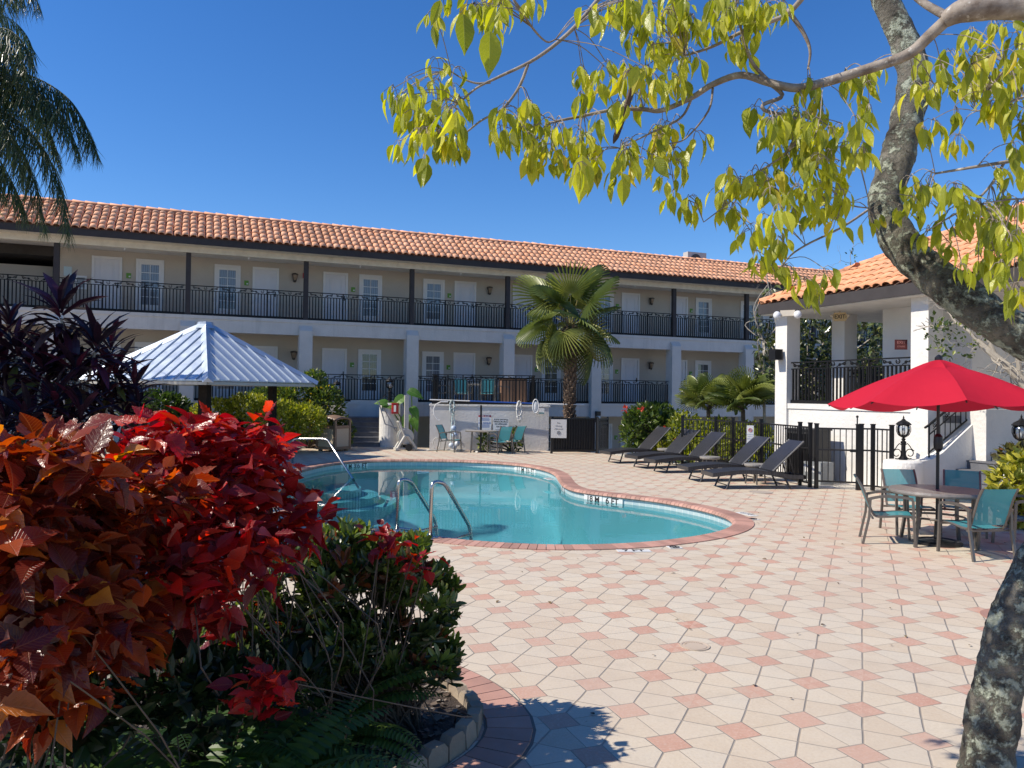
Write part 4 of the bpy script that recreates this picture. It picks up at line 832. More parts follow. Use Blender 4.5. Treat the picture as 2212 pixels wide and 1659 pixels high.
for (fx, fy, tx_, ty_, sx_, sy_, ex_, ey_) in ((930, 1166, 948, 1049, 1015, 1146, 1018, 1168), (858, 1147, 875, 1044, 940, 1130, 944, 1156)):
    p0 = G(fx, fy); Y0 = p0[1]; top = D(tx_, ty_, Y0 + .15); p1 = D(fx + 1, fy - 60, Y0); s1 = D(sx_, sy_, Y0 + .62); e1 = D(ex_, ey_, Y0 + .62); mm = top + (s1 - top) * .5
    mb = MB(); mb.tube(rounded([p0, D(fx + 3, ty_ - 9, Y0 + .01), D(tx_ + 12, ty_ - 6, Y0 + .13), s1 + (0, 0, .05), e1, e1 - (0, 0, .5)], .17, 7), .027, 10); part(mb, 'hoop', STEEL, ld, smooth=True, world=True)
    lo = e1 + (0, 0, .02); bq = p0 + (0, -.02, .0); mb = MB(); mb.tube([D(ex_, sy_ + 8, Y0 + .62), D((ex_ + fx) / 2 + 6, (sy_ + fy) / 2 + 9, Y0 + .3), D(fx, fy - 6, Y0)], .022, 8); part(mb, 'brace', STEEL, ld, smooth=True, world=True)
    mb = MB(); mb.lathe([(.06, 0), (.05, .025), (.025, .03)], p0, 14); part(mb, 'escutcheon', STEEL, ld, world=True)
# ================================================================ depth markers
MK = mat('marker_tile', (.72, .72, .69), .4, var=.08)
def nearest(px, py): g = G(px, py, -.12)[:2]; i = int(np.argmin(((wall - g) ** 2).sum(1))); t = nrm(np.r_[wall[(i + 1) % Lw] - wall[i - 1], 0]); return wall[i], t
def wall_marker(txt, px, py, lab, w=.5):
    p, t = nearest(px, py); nin = np.array((-t[1], t[0], 0)); 
    if np.dot(nin[:2], cc - p) < 0: nin = -nin
    rz = math.atan2(-nin[0] * -1, nin[1] * -1); rz = math.atan2(nin[1], nin[0]) + PI / 2
    o = solo(MB().bb((-w / 2, -.012, -.075), (w / 2, 0.01, .075)), 'depth_marker', MK, lab, 'sign', (p[0] + nin[0] * .012, p[1] + nin[1] * .012, -.128), rz, 'depth markers round the pool'); m_ = MB(); m_.text(txt, .16, T4((0, -.0135, 0), UPRIGHT), bold=.004); part(m_, 'lettering', BLK, o)
wall_marker('11 M', 778, 1010, '11 M depth tile on the far pool wall near the handrail'); wall_marker('3½ FT', 810, 1010, '3½ FT depth tile on the far pool wall near the handrail', .58)
wall_marker('11 M', 1112, 1014, '11 M depth tile under the far curve of the coping'); wall_marker('3½ FT', 1138, 1017, '3½ FT depth tile under the far curve of the coping', .58)
wall_marker('6 FT', 1226, 1057, 'narrow foreshortened FT depth tile on the inner bend of the pool wall', .4)
wall_marker('18 M', 1306, 1075, '18 M depth tile under the coping near the loungers', .45); wall_marker('6 FT', 1347, 1080, '6 FT depth tile under the coping near the loungers', .48)
def deck_marker(txt, px, py, rz, lab, w=.5, h=.17):
    p = G(px, py); o = solo(MB().bb((-w / 2, -h / 2, 0), (w / 2, h / 2, .006)), 'depth_marker', MK, lab, 'sign', (p[0], p[1], .002), rz, 'depth markers round the pool'); m_ = MB()
    if txt == '#':
        m_.tube([(.06 * math.cos(t), .06 * math.sin(t), .0075) for t in np.linspace(0, 2 * PI, 20)], .007, 4); m_.tube([(-.042, .042, .0075), (.042, -.042, .0075)], .006, 4); m_.tube([(-.03, -.03, .0075), (.0, .0, .0075), (.03, .02, .0075)], .007, 4)
    else: m_.text(txt, .15, T4((0, 0, .0072)), bold=.004)
    part(m_, 'lettering', BLK, o)
deck_marker('7 FT', 1369, 1190.5, rad(4), '7 FT depth marker on the deck at the near pool edge', .42, .14); deck_marker('#', 1457, 1183, rad(10), 'square no diving pictogram tile on the deck right of the 7 FT marker', .17, .15)
deck_marker('6 FT', 1613, 1111, rad(-70), 'foreshortened depth marker on the deck at the right pool end', .42, .16); deck_marker('#', 1626, 1122, rad(-70), 'pictogram tile beside the right end of the pool', .17, .17); deck_marker('6 FT', 1186, 1035, rad(-75), 'worn depth marker on the deck beside the inner bend of the coping', .42, .16)
# drain covers
for (px, py, r, lab) in ((1501, 1396, .115, 'round sandy skimmer lid set in the pavers'), (1432, 1192, .05, 'tiny lid')) [:1]:
    p = G(px, py); mb = MB(); mb.lathe([(r, 0), (r, .006), (r * .86, .006), (r * .84, .003), (r * .8, .003), (r * .8, .006), (0, .006)], (0, 0, 0), 28); o = solo(mb, 'drain_cover', mat('lid_plastic', (.52, .42, .32), .7), lab, 'drain cover', (p[0], p[1], .001)); mb = MB()
    for k in range(14): a = PI * .15 + k * .18; mb.box((r * .65 * math.cos(a), r * .65 * math.sin(a), .0065), (.012, .005, .003), a)
    part(mb, 'grip_rib', mat('lid_rib', (.34, .26, .19), .8), o)
p = G(1640, 1062); mb = MB(); mb.lathe([(.24, 0), (.24, .008), (.21, .008), (.2, .004), (0, .004)], (0, 0, 0), 24); solo(mb, 'drain_cover', mat('lid_plastic_grey', (.42, .36, .30), .7), 'round tan lid under the side table of the nearest lounger', 'drain cover', (p[0], p[1] - .1, .001))
p = G(2172, 1335); mb = MB(); mb.lathe([(.30, 0), (.30, .006), (0, .006)], (0, 0, 0), 32); solo(mb, 'round_paver', BRICK, 'large round red paver beside the leaning trunk', 'paver', (p[0] + .12, p[1], .0005))
# ================================================================ loungers
WICK = None
def wicker():
    n = NT('black_wicker'); w = n.node('ShaderNodeTexBrick'); w.offset = .5; w.inputs['Scale'].default_value = 1.; w.inputs['Brick Width'].default_value = .045; w.inputs['Row Height'].default_value = .02; w.inputs['Mortar Size'].default_value = .004
    w.inputs['Color1'].default_value = (.055, .053, .057, 1); w.inputs['Color2'].default_value = (.035, .034, .037, 1); w.inputs['Mortar'].default_value = (.008, .008, .009, 1); n.link(n.obj(), w.inputs['Vector'])
    return n.done(n.bsdf(w.outputs[0], .38, spec=.6, normal=n.bump(w.outputs['Fac'], -.5, .006)))
WICK = wicker(); LEGM = mat('lounger_leg', (.05, .05, .055), .4, .5)
lg = thing('sun_lounger', 'black woven sun lounger farthest from the camera in the row', 'sun lounger', (0, 0, 0), 0, 'loungers in a row by the fence')
def lz(x): return .36 + .045 * math.sin((x + .1) / 1.2 * PI) - (.02 if x > 1.2 else 0)
mb = MB(); W = .33; X = np.linspace(-.30, 1.02, 16)
for s_ in (0, 1):
    pass
top = [[(x, y, lz(x)) for y in (-W, W)] for x in X]; bot = [[(x, y, lz(x) - .085) for y in (-W, W)] for x in X]
V = []; n = len(X)
for x in X: V += [(x, -W, lz(x)), (x, W, lz(x)), (x, W, lz(x) - .085), (x, -W, lz(x) - .085)]
fs = [tuple(i * 4 + q for q in (0, 1)) + tuple((i + 1) * 4 + q for q in (1, 0)) for i in range(n - 1)] + [(i * 4 + a, i * 4 + b, (i + 1) * 4 + b, (i + 1) * 4 + a) for i in range(n - 1) for a, b in ((1, 2), (2, 3), (3, 0))] + [(0, 3, 2, 1), ((n - 1) * 4, (n - 1) * 4 + 1, (n - 1) * 4 + 2, (n - 1) * 4 + 3)]
mb.add(V, fs, .5); part(mb, 'seat', WICK, lg)
mb = MB()
for f in (-1, 1): mb.sheet([[(x, f * (W + .0) - .02, z), (x, f * W + .02, z), (x, f * W + .02, z - .08), (x, f * W - .02, z - .08), (x, f * W - .02, z)] for x, z in [(x, lz(x)) for x in np.linspace(.98, 1.72, 8)]])
mb.bb((1.68, -W - .02, lz(1.7) - .08), (1.74, W + .02, lz(1.7))); part(mb, 'side_rail', WICK, lg)
mb = MB(); a = rad(43); L = .92; d_ = np.array((math.cos(a), 0, math.sin(a))); nn = np.array((-math.sin(a), 0, math.cos(a))); p = np.array((1.0, 0, lz(1.) + .015))
V = []
for i in range(7):
    t = i / 6 * L; q_ = p + d_ * t + nn * (.03 * math.sin(t / L * PI)); V += [q_ + (0, -W, 0), q_ + (0, W, 0), q_ + (0, W, 0) - nn * .05, q_ + (0, -W, 0) - nn * .05]
n = 7; fs = [(i * 4 + a_, i * 4 + b_, (i + 1) * 4 + b_, (i + 1) * 4 + a_) for i in range(n - 1) for a_, b_ in ((0, 1), (1, 2), (2, 3), (3, 0))] + [(0, 3, 2, 1), (24, 25, 26, 27)]
mb.add(V, fs, .5); bk = part(mb, 'backrest', WICK, lg)
mb = MB()
for f in (-1, 1): mb.tube([p + d_ * t + nn * .0 + (0, f * (W + .004), 0) for t in np.linspace(0, L, 40)], [.022 if i % 2 else .016 for i in range(40)], 5)
part(mb, 'woven_edge', mat('pale_woven_edge', (.16, .155, .15), .4), bk)
mb = MB(); mb.tube([p + d_ * .55 + (0, -.2, -.02), (1.55, -.2, lz(1.5) - .05)], .014, 5); mb.tube([p + d_ * .55 + (0, .2, -.02), (1.55, .2, lz(1.5) - .05)], .014, 5); mb.tube([(1.55, -.3, lz(1.5) - .05), (1.55, .3, lz(1.5) - .05)], .012, 5); part(mb, 'support', LEGM, lg)
for x, sgn_ in ((.12, -1), (1.28, 1)):
    for f in (-1, 1): mb = MB(); mb.tube([(x, f * .31, lz(x) - .08), (x + sgn_ * .12, f * .33, 0)], .022, 6); part(mb, 'leg', LEGM, lg)
mb = MB(); mb.tube([(.03, -.32, .08), (.03, .32, .08)], .012, 5); mb.tube([(1.37, -.32, .08), (1.37, .32, .08)], .012, 5); part(mb, 'crossbar', LEGM, lg)
feet = [((2.83, 22.72), (3.09, 22.06)), ((3.36, 21.21), (3.60, 20.65)), ((3.70, 20.11), (3.88, 19.49)), ((4.19, 18.24), (4.29, 17.67)), ((4.45, 16.96), (4.52, 16.30))]
labs = ['black woven sun lounger farthest from the camera in the row', 'second black lounger from the far end, left of the small side table', 'middle black lounger of the five, in front of the fence posts', 'black lounger below the no smoking sign', 'nearest black lounger, beside the black gate']
for i, ((ax, ay), (bx_, by)) in enumerate(feet):
    m = np.array(((ax + bx_) / 2, (ay + by) / 2)); w = np.array((ax - bx_, ay - by)); rz = math.atan2(w[1], w[0]) - PI / 2
    loc = m + (-.0 * math.cos(rz), -.0 * math.sin(rz))
    if i == 0: lg.location = (loc[0], loc[1], 0); lg.rotation_euler.z = rz
    else: dup(lg, (loc[0], loc[1], 0), rz, labs[i])
TT = mat('taupe_table', (.30, .28, .25), .45, var=.15, vs=6.)
st = thing('side_table', 'small round side table farthest from the camera between loungers', 'side table', (4.38, 22.02, 0), 0, 'side tables between the loungers')
mb = MB(); mb.lathe([(.20, .385), (.235, .39), (.25, .415), (.25, .445), (.24, .45), (0, .45)], (0, 0, 0), 24); part(mb, 'top', TT, st)
for k in range(4): a = k * PI / 2 + .4; mb = MB(); mb.tube([(.18 * math.cos(a), .18 * math.sin(a), .39), (.215 * math.cos(a), .215 * math.sin(a), 0)], .018, 6); part(mb, 'leg', ALU, st)
dup(st, (4.93, 19.31, 0), .5, 'small round side table beside the middle lounger'); dup(st, (5.47, 17.41, 0), 1., 'small round side table between the two nearest loungers')
# ================================================================ sling chairs and umbrella table
def sling(name, c1, c2):
    n = NT(name); p = n.bsdf(n.mix(n.noise(60., 2.), c1, c2), .55, spec=.3); t = n.node('ShaderNodeBsdfTranslucent'); t.inputs[0].default_value = (*[min(1, x * 1.3) for x in c2], 1); m = n.node('ShaderNodeMixShader'); m.inputs[0].default_value = .22; n.link(p, m.inputs[1]); n.link(t.outputs[0], m.inputs[2])
    tr_ = n.node('ShaderNodeBsdfTransparent'); m2 = n.node('ShaderNodeMixShader'); m2.inputs[0].default_value = .10; n.link(m.outputs[0], m2.inputs[1]); n.link(tr_.outputs[0], m2.inputs[2]); return n.done(m2.outputs[0])
TEAL = sling('teal_sling', (.045, .25, .30), (.07, .33, .39)); 
chair = thing('sling_chair', 'x', 'chair', (0, 0, 0), 0, 'teal sling armchairs round the umbrella table')
w = .28                                    # front is +x; back at -x
for f in (-1, 1):
    y = f * w; mb = MB(); mb.tube([(.27, y, 0), (.25, y, .33), (.24, y, .60), (.21, y, .635)], .022, 4); part(mb, 'leg', ALU, chair)
    mb = MB(); mb.tube([(-.36, y, 0), (-.285, y, .36), (-.27, y, .62)], .022, 4); part(mb, 'leg', ALU, chair)
    mb = MB(); mb.tube(bez([(.24, y, .625), (.10, y, .645), (-.12, y, .645), (-.30, y, .60)], 4), .024, 4); part(mb, 'arm', ALU, chair)
    mb = MB(); y2 = f * (w - .045); mb.tube(bez([(.24, y2, .385), (.1, y2, .39), (-.1, y2, .37), (-.22, y2, .385), (-.29, y2, .55), (-.36, y2, .74), (-.44, y2, .88)], 4), .016, 5); part(mb, 'side_rail', ALU, chair)
mb = MB(); mb.tube([(.24, -w, .37), (.24, w, .37)], .016, 5); mb.tube([(-.24, -w, .35), (-.24, w, .35)], .016, 5); part(mb, 'stretcher', ALU, chair)
ws = w - .05
mb = MB(); P_ = spline([(.25, .40), (.1, .395), (-.1, .372), (-.22, .385)], 5, closed=False); mb.sheet([[(x, yy, z - .012 * (1 - (yy / ws) ** 2)) for yy in np.linspace(-ws, ws, 5)] for x, z in P_]); part(mb, 'seat', TEAL, chair, smooth=True)
mb = MB(); P_ = spline([(-.235, .42), (-.29, .55), (-.36, .74), (-.44, .88)], 5, closed=False); mb.sheet([[(x - .02 * (1 - (yy / ws) ** 2), yy, z) for yy in np.linspace(-ws, ws, 5)] for x, z in P_]); part(mb, 'backrest', TEAL, chair, smooth=True)
UB = np.array((5.76, 10.5, 0))
cl = [((5.15, 10.56), rad(-20), 'teal armchair at the left side of the umbrella table, facing right'), ((5.79, 9.74), rad(98), 'teal armchair in front of the umbrella table, nearest to the camera'), ((5.80, 11.32), rad(-95), 'blue lit armchair behind the table, left of the umbrella pole'), ((6.55, 11.28), rad(-118), 'shaded dark blue armchair behind the table, right of the umbrella pole'), ((6.80, 10.3), rad(172), 'teal armchair at the right side of the table, cut by the frame')]
for i, (p, rz, lab) in enumerate(cl):
    if i == 0: chair.location = (*p, 0); chair.rotation_euler.z = rz; chair['label'] = lab
    else: dup(chair, (*p, 0), rz, lab)
tab = thing('patio_table', 'round grey brown patio table under the red umbrella', 'table', UB, 0)
TOPM = mat('stone_look_top', (.16, .15, .14), .4, col2=(.21, .195, .18), vs=9., bs=50., bst=.2)
mb = MB(); mb.lathe([(.05, .67), (.57, .67), (.60, .68), (.605, .70), (.595, .73), (.03, .733)], (0, 0, 0), 40); part(mb, 'tabletop', TOPM, tab)
for k in range(4): a = k * PI / 2 + .55; mb = MB(); mb.tube([(.47 * math.cos(a), .47 * math.sin(a), .68), (.46 * math.cos(a), .46 * math.sin(a), .35), (.52 * math.cos(a), .52 * math.sin(a), 0)], .027, 4); part(mb, 'leg', ALU, tab)
mb = MB(); mb.tube([(.33 * math.cos(t), .33 * math.sin(t), .36) for t in np.linspace(0, 2 * PI, 28)[:-1]], .016, 5, closed=True)
for k in range(4): a = k * PI / 2 + .55; mb.tube([(.33 * math.cos(a), .33 * math.sin(a), .36), (.46 * math.cos(a), .46 * math.sin(a), .36)], .014, 5)
part(mb, 'brace_ring', ALU, tab)
um = thing('patio_umbrella', 'red octagonal patio umbrella through the round table', 'umbrella', UB, 0)
REDF = NT('red_canvas'); c_ = REDF.mix(REDF.noise(2., 3.), (.60, .018, .045), (.52, .014, .036)); p_ = REDF.bsdf(c_, .75, spec=.2, normal=REDF.bump(REDF.noise(3.5, 3.), .25, .05)); t_ = REDF.node('ShaderNodeBsdfTranslucent'); t_.inputs[0].default_value = (.62, .03, .06, 1); m_ = REDF.node('ShaderNodeMixShader'); m_.inputs[0].default_value = .3; REDF.link(p_, m_.inputs[1]); REDF.link(t_.outputs[0], m_.inputs[2]); REDF = REDF.done(m_.outputs[0])
tilt = np.array([[1, 0, -.0], [0, 1, 0], [0, -.05, 1.]])
def canopy(R, H, z0, n=8, rows=9, cols=9, sag=.10, rot=0., r0=.0):
    A = []
    for k in range(n):
        a0 = rot + k * 2 * PI / n; a1 = a0 + 2 * PI / n; e0 = np.array((math.cos(a0), math.sin(a0))); e1 = np.array((math.cos(a1), math.sin(a1)))
        for j in range(cols - (0 if k == n - 1 else 1)):
            t = j / (cols - 1); col = []
            for i in range(rows + 1):
                u = r0 + (1 - r0) * i / rows; xy = (e0 * (1 - t) + e1 * t) * R * u; s_ = 4 * t * (1 - t); z = z0 + H * (1 - u) + .10 * H * math.sin(u * PI) - sag * s_ * u ** 2.2; col.append((xy[0] * (1 - .03 * s_ * u), xy[1] * (1 - .03 * s_ * u), z))
            A.append(col)
    return A
ROT = rad(-90 - 16.5); mb = MB(); mb.sheet(canopy(1.40, .57, 1.875, rot=ROT, sag=.07)); mb.xf(T4((0, 0, -.0), tilt)); part(mb, 'canopy', REDF, um, smooth=True)
mb = MB(); mb.sheet(canopy(.38, .15, 2.335, rot=ROT, sag=.03, rows=4)); mb.xf(T4((0, 0, 0), tilt)); part(mb, 'vent_cap', REDF, um, smooth=True)
mb = MB()
for k in range(8): 
    a = ROT + k * PI / 4; pts = [(1.38 * u * math.cos(a), 1.38 * u * math.sin(a), 1.848 + .57 * (1 - u) + .057 * math.sin(u * PI)) for u in np.linspace(.03, 1, 8)]; mb.tube(pts, .011, 4); mb.tube([(0.03 * math.cos(a), .03 * math.sin(a), 2.0), pts[4]], .008, 4)
mb.xf(T4((0, 0, 0), tilt)); part(mb, 'rib', BLACK, um)
mb = MB(); mb.tube([(-.01, 0, .05), (0, 0, 2.46)], .021, 10); mb.lathe([(.024, 1.24), (.055, 1.28), (.06, 1.36), (.055, 1.44), (.024, 1.48)], (0, 0, 0), 12); mb.lathe([(.05, 2.47), (.05, 2.51), (.02, 2.54), (0, 2.55)], (0, 0, 0), 10); mb.lathe([(.05, 1.95), (.05, 2.03)], (0, 0, 0), 8); part(mb, 'pole', BLACK, um)
mb = MB(); mb.lathe([(.30, 0), (.30, .03), (.26, .05), (.22, .035), (.14, .05), (.05, .07), (.04, .32), (.026, .34)], (0, 0, 0), 24); part(mb, 'base', BLACK, um)
# ================================================================ far table group and terrace furniture
q = D(1040, 977, 26.0); ft = thing('patio_table', 'small round table with three teal chairs before the terrace wall', 'table', (q[0] - .02, 25.75, 0), 0)
mb = MB(); mb.lathe([(.05, .67), (.52, .68), (.55, .71), (.03, .73)], (0, 0, 0), 28); part(mb, 'tabletop', TT, ft)
for k in range(4): a = k * PI / 2 + .8; mb = MB(); mb.tube([(.4 * math.cos(a), .4 * math.sin(a), .68), (.45 * math.cos(a), .45 * math.sin(a), 0)], .027, 4); part(mb, 'leg', ALU, ft)
mb = MB(); mb.tube([(0, 0, .02), (0, 0, 1.55)], .035, 8); mb.lathe([(.25, 0), (.22, .05), (.05, .07)], (0, 0, 0), 16); up_ = solo(mb, 'umbrella_pole', BLACK, 'bare dark umbrella pole standing through the far round table', 'umbrella pole', ft.location)
for p, rz, lab in (((ft.location.x - 1.0, 25.75), rad(-20), 'teal armchair left of the far round table'), ((ft.location.x + .62, 25.3), rad(125), 'teal armchair right of the far round table, in front'), ((ft.location.x + 1.02, 25.85), rad(140), 'pale blue armchair right of the far round table, behind')): dup(chair, (*p, 0), rz, lab, 'teal armchairs round the far table')
for px, Y, rz, lab in ((1000, 28.0, rad(80), 'teal armchair with its back to the terrace railing, left one'), (1052, 28.0, rad(95), 'teal armchair with its back to the terrace railing, right one'), (958, 28.9, rad(0), 'teal armchair at the left end of the terrace table'), (1082, 28.8, rad(185), 'teal armchair at the right end of the terrace table')):
    w_ = D(px, 868, Y); dup(chair, (w_[0], Y, 1.565), rz, lab, 'teal armchairs on the raised terrace')
w_ = D(1026, 868, 28.9); t = thing('patio_table', 'round patio table on the raised terrace behind the railing', 'table', (w_[0], 28.9, 1.565), 0); mb = MB(); mb.lathe([(.05, .67), (.57, .68), (.6, .71), (.03, .73)], (0, 0, 0), 28); part(mb, 'tabletop', TT, t)
for k in range(4): a = k * PI / 2 + .6; mb = MB(); mb.tube([(.42 * math.cos(a), .42 * math.sin(a), .68), (.47 * math.cos(a), .47 * math.sin(a), 0)], .027, 4); part(mb, 'leg', ALU, t)
w_ = D(1110, 868, 28.6); t = thing('wooden_cabinet', 'brown panelled cabinet on the raised terrace', 'cabinet', (w_[0] - .9, 28.9, 1.565), rad(10)); 
t.location.x = D(1108, 845, 29.0)[0]; mb = MB(); mb.bb((-.48, -.3, 0), (.48, .3, .92)); part(mb, 'body', mat('brown_wood', (.22, .12, .07), .6), t); mb = MB()
for x in (-.44, .02): mb.bb((x, -.325, .06), (x + .42, -.301, .86))
part(mb, 'door', mat('brown_wood_door', (.26, .145, .085), .6), t); mb = MB(); mb.bb((-.55, -.38, .92), (.55, .35, .96)); part(mb, 'top', DWOOD, t)
# white cart with towels at the far left, bench
q = D(118, 905, 12.); tc = thing('towel_bin', 'white bin with draped towel behind the dark cordyline stems', 'bin', (q[0], 12., 0), rad(10)); mb = MB(); mb.lathe([(.28, 0), (.33, .9), (.35, .95), (.33, 1.0), (0, 1.1)], (0, 0, 0), 16); part(mb, 'drum', FRAMEW, tc); mb = MB()
for k in range(5): mb.tube([(.2 + .03 * k, -.33 - .01 * k, 1.02), (.2 + .035 * k, -.37, .8), (.21 + .03 * k, -.36, .45)], [.05, .055, .03], 6)
part(mb, 'towel', FRAMEW, tc, smooth=True)
from mathutils import noise as mn
# ================================================================ leaf helpers
def leaf_tpl(rows, fold=.18, curl=.15, wavy=0.):
    V = []; n = len(rows)
    for i, (t, w) in enumerate(rows):
        zc = -curl * t * t; wz = wavy * (1 if i % 2 else -1) * w
        V += [(-w, t, zc + fold * w + wz), (0, t, zc), (w, t, zc + fold * w - wz)]
    fs = []
    for i in range(n - 1):
        a, b = i * 3, (i + 1) * 3
        for q in (0, 1): fs.append((a + q, a + q + 1, b + q + 1, b + q))
    return np.array(V), fs
OVATE = leaf_tpl([(0, .01), (.12, .16), (.32, .265), (.55, .24), (.78, .12), (1., .004)], .25, .18)
SERR = leaf_tpl([(0, .015), (.1, .20), (.14, .19), (.27, .33), (.31, .315), (.45, .345), (.49, .32), (.63, .26), (.67, .235), (.80, .135), (.84, .11), (1., .003)], .30, .22)
_sr = [(0, .015), (.1, .20), (.14, .19), (.27, .33), (.31, .315), (.45, .345), (.49, .32), (.63, .26), (.67, .235), (.80, .135), (.84, .11), (1., .003)]
SERR2 = leaf_tpl(_sr, .55, .45, .08); SERR3 = leaf_tpl(_sr, .12, -.10, .12)
NARROW = leaf_tpl([(0, .02), (.3, .09), (.62, .13), (.85, .10), (1., .005)], .3, .12)
STRAP = leaf_tpl([(0, .025), (.2, .05), (.5, .085), (.8, .06), (1., .003)], .35, .45)
SMALL = (np.array([(0, 0, 0), (.28, .45, .06), (0, 1, -.05), (-.28, .45, .06)]), [(0, 1, 2, 3)])
def unit(A): return A / np.maximum(np.linalg.norm(A, axis=1), 1e-9)[:, None]
def frames(d, nv, L, wx=1.):
    d = unit(d); x = unit(np.cross(d, nv)); z = np.cross(x, d); L = np.asarray(L)[:, None]
    return np.stack([x * L * (wx if np.isscalar(wx) else np.asarray(wx)[:, None]), d * L, z * L], 2)
def put_leaves(mb, tpl, P, d, nv, L, tint, wx=1.): mb.batch(tpl[0], tpl[1], frames(np.asarray(d, float), np.asarray(nv, float), L, wx), P, np.clip(tint, 0, 1))
def rnd(n): return unit(rng.normal(size=(n, 3)))
def cloud(c, r, n, lo=.55):
    u = rnd(n); k = lo + (1 - lo) * rng.random(n) ** .6; return np.array(c) + u * np.array(r) * k[:, None], u
def shrub(mb, clumps, leafL, tpl, up=.45, jit=.7, wx=1., tr=(0, 1), spread=.35):
    for c, r, n in clumps:
        P, u = cloud(c, r, n); d = u * .7 + np.array([0, 0, up]) + rnd(n) * jit; nv = u * .4 + np.array([0, 0, .6]) + rnd(n) * .6
        L = leafL * (1 + spread * (rng.random(n) * 2 - 1)); put_leaves(mb, tpl, P, d, nv, L, tr[0] + (tr[1] - tr[0]) * rng.random(n), wx)
def stems(mb, base, tips, r, bend=.2):
    for t in tips:
        b = np.array(base) + rng.normal(size=3) * (.05, .05, 0); t = np.array(t); m = (b + t) / 2 + rng.normal(size=3) * bend * np.linalg.norm(t - b) * .3; mb.tube(spline([b, b * .6 + m * .4 + (0, 0, .05), m, t], 3, closed=False), np.linspace(r, r * .45, 10), 5, cap=False)
STEM = mat('shrub_stem', (.14, .105, .075), .8, col2=(.07, .05, .035), vs=8.); PALE = mat('pale_bark', (.42, .38, .32), .85, col2=(.28, .25, .20), vs=5., bs=25., bst=.5)
# ================================================================ the bed in front, left
bed = [(-1.05, 3.1), (-.75, 3.6), (-.50, 3.92), (-.33, 4.15), (-.215, 4.37), (-.19, 4.62), (-.29, 4.9), (-.46, 5.17), (-.78, 5.5), (-1.25, 5.8), (-1.9, 6.1), (-3., 6.6), (-5., 7.3), (-9., 8.)]
bc = spline(bed, 5, closed=False); BIN = lambda p: p[0] < np.interp(p[1], [b_[1] for b_ in bed], [b_[0] for b_ in bed]) - .05
MULCH = mat('dark_mulch', (.035, .026, .02), .95, col2=(.07, .05, .038), vs=14., bs=45., bst=1., bd=.03)
mb = MB(); mb.prism([tuple(p) for p in bc] + [(-9, -2), (-2.2, -2), (-1.4, 1.8)], -.02, .035, .5); struct(mb, 'mulch_bed', MULCH)
mb = MB(); n = 2600; P = np.c_[rng.uniform(-2.2, -.2, n), rng.uniform(3.4, 5.9, n), np.full(n, .045)]; P = P[[bool(BIN(p)) for p in P]]
m_ = len(P); put_leaves(mb, (np.array([(-.4, 0, 0), (.4, .1, .1), (.35, 1, 0), (-.4, .9, .12)]), [(0, 1, 2, 3)]), P, rnd(m_) * (1, 1, .3), rnd(m_) * .5 + (0, 0, 1), .018 + .03 * rng.random(m_), rng.random(m_))
o = struct(mb, 'leaf_litter', leafmat('litter_leaf', [(0., (.05, .035, .025)), (.5, (.14, .10, .07)), (.85, (.30, .25, .2)), (1., (.5, .46, .4))], .8, .1), kind='stuff')
EDGE = mat('tan_edging_brick', (.36, .29, .21), .9, col2=(.27, .21, .15), vs=5., bs=35., bst=.5, tint=.3)
ed = thing('brick_edging', 'row of upright tan edging bricks round the front planting bed', 'edging', (-.2, 4.4, 0))
rp = resample(np.c_[bc, np.zeros(len(bc))], .155, closed=False)
for a, b in zip(rp[:-1], rp[1:]):
    if a[0] < -3.2 : continue
    m = (a + b) / 2; t = math.atan2(b[1] - a[1], b[0] - a[0]); h = random.uniform(.10, .125); mb = MB(); V = []
    for y in (-.035, .035):
        V += [(-.074, y, 0), (.074, y, 0), (.074, y, h * .72), (.045, y, h), (-.045, y, h), (-.074, y, h * .72)]
    mb.add(V, [(0, 1, 2, 3, 4, 5), (11, 10, 9, 8, 7, 6)] + [(i, 6 + i, 6 + (i + 1) % 6, (i + 1) % 6) for i in range(6)]); R_ = RZ(t + random.uniform(-.08, .08)) @ np.array([[1, 0, 0], [0, 1, random.uniform(-.15, .15)], [0, 0, 1]])
    mb.xf(T4(m + (0, 0, .0), R_)); part(mb, 'edging_brick', EDGE, ed, world=True)
# red brick border between the bed and the pavers
mb = MB(); rb = resample(np.c_[bc, np.zeros(len(bc))], .112, closed=False); t = np.gradient(rb, axis=0); t /= np.linalg.norm(t[:, :2], axis=1)[:, None]; nb = np.stack([t[:, 1], -t[:, 0]], 1)
for i in range(len(rb) - 1):
    a, b, na, nb_ = rb[i], rb[i + 1], nb[i], nb[i + 1]; g = .04
    q = [a[:2] + na * .06, b[:2] + nb_ * .06, b[:2] + nb_ * .34, a[:2] + na * .34]; c_ = sum(q) / 4; q = [c_ + (p - c_) * .955 for p in q]
    if a[0] > -4: mb.add([(p[0], p[1], .0035) for p in q] + [(p[0], p[1], .012) for p in [c_ + (p - c_) * .98 for p in q]], [(4, 5, 6, 7), (0, 1, 5, 4), (1, 2, 6, 5), (2, 3, 7, 6), (3, 0, 4, 7)])
struct(mb, 'brick_border', BRICK)
mb = MB(); L_ = len(rb); mb.sheet([[(p[0] + n_[0] * d_, p[1] + n_[1] * d_, .0025) for p, n_ in zip(rb, nb)] for d_ in (.05, .352)]); struct(mb, 'border_mortar', mat('dark_sand_joint', (.16, .14, .12), .95))
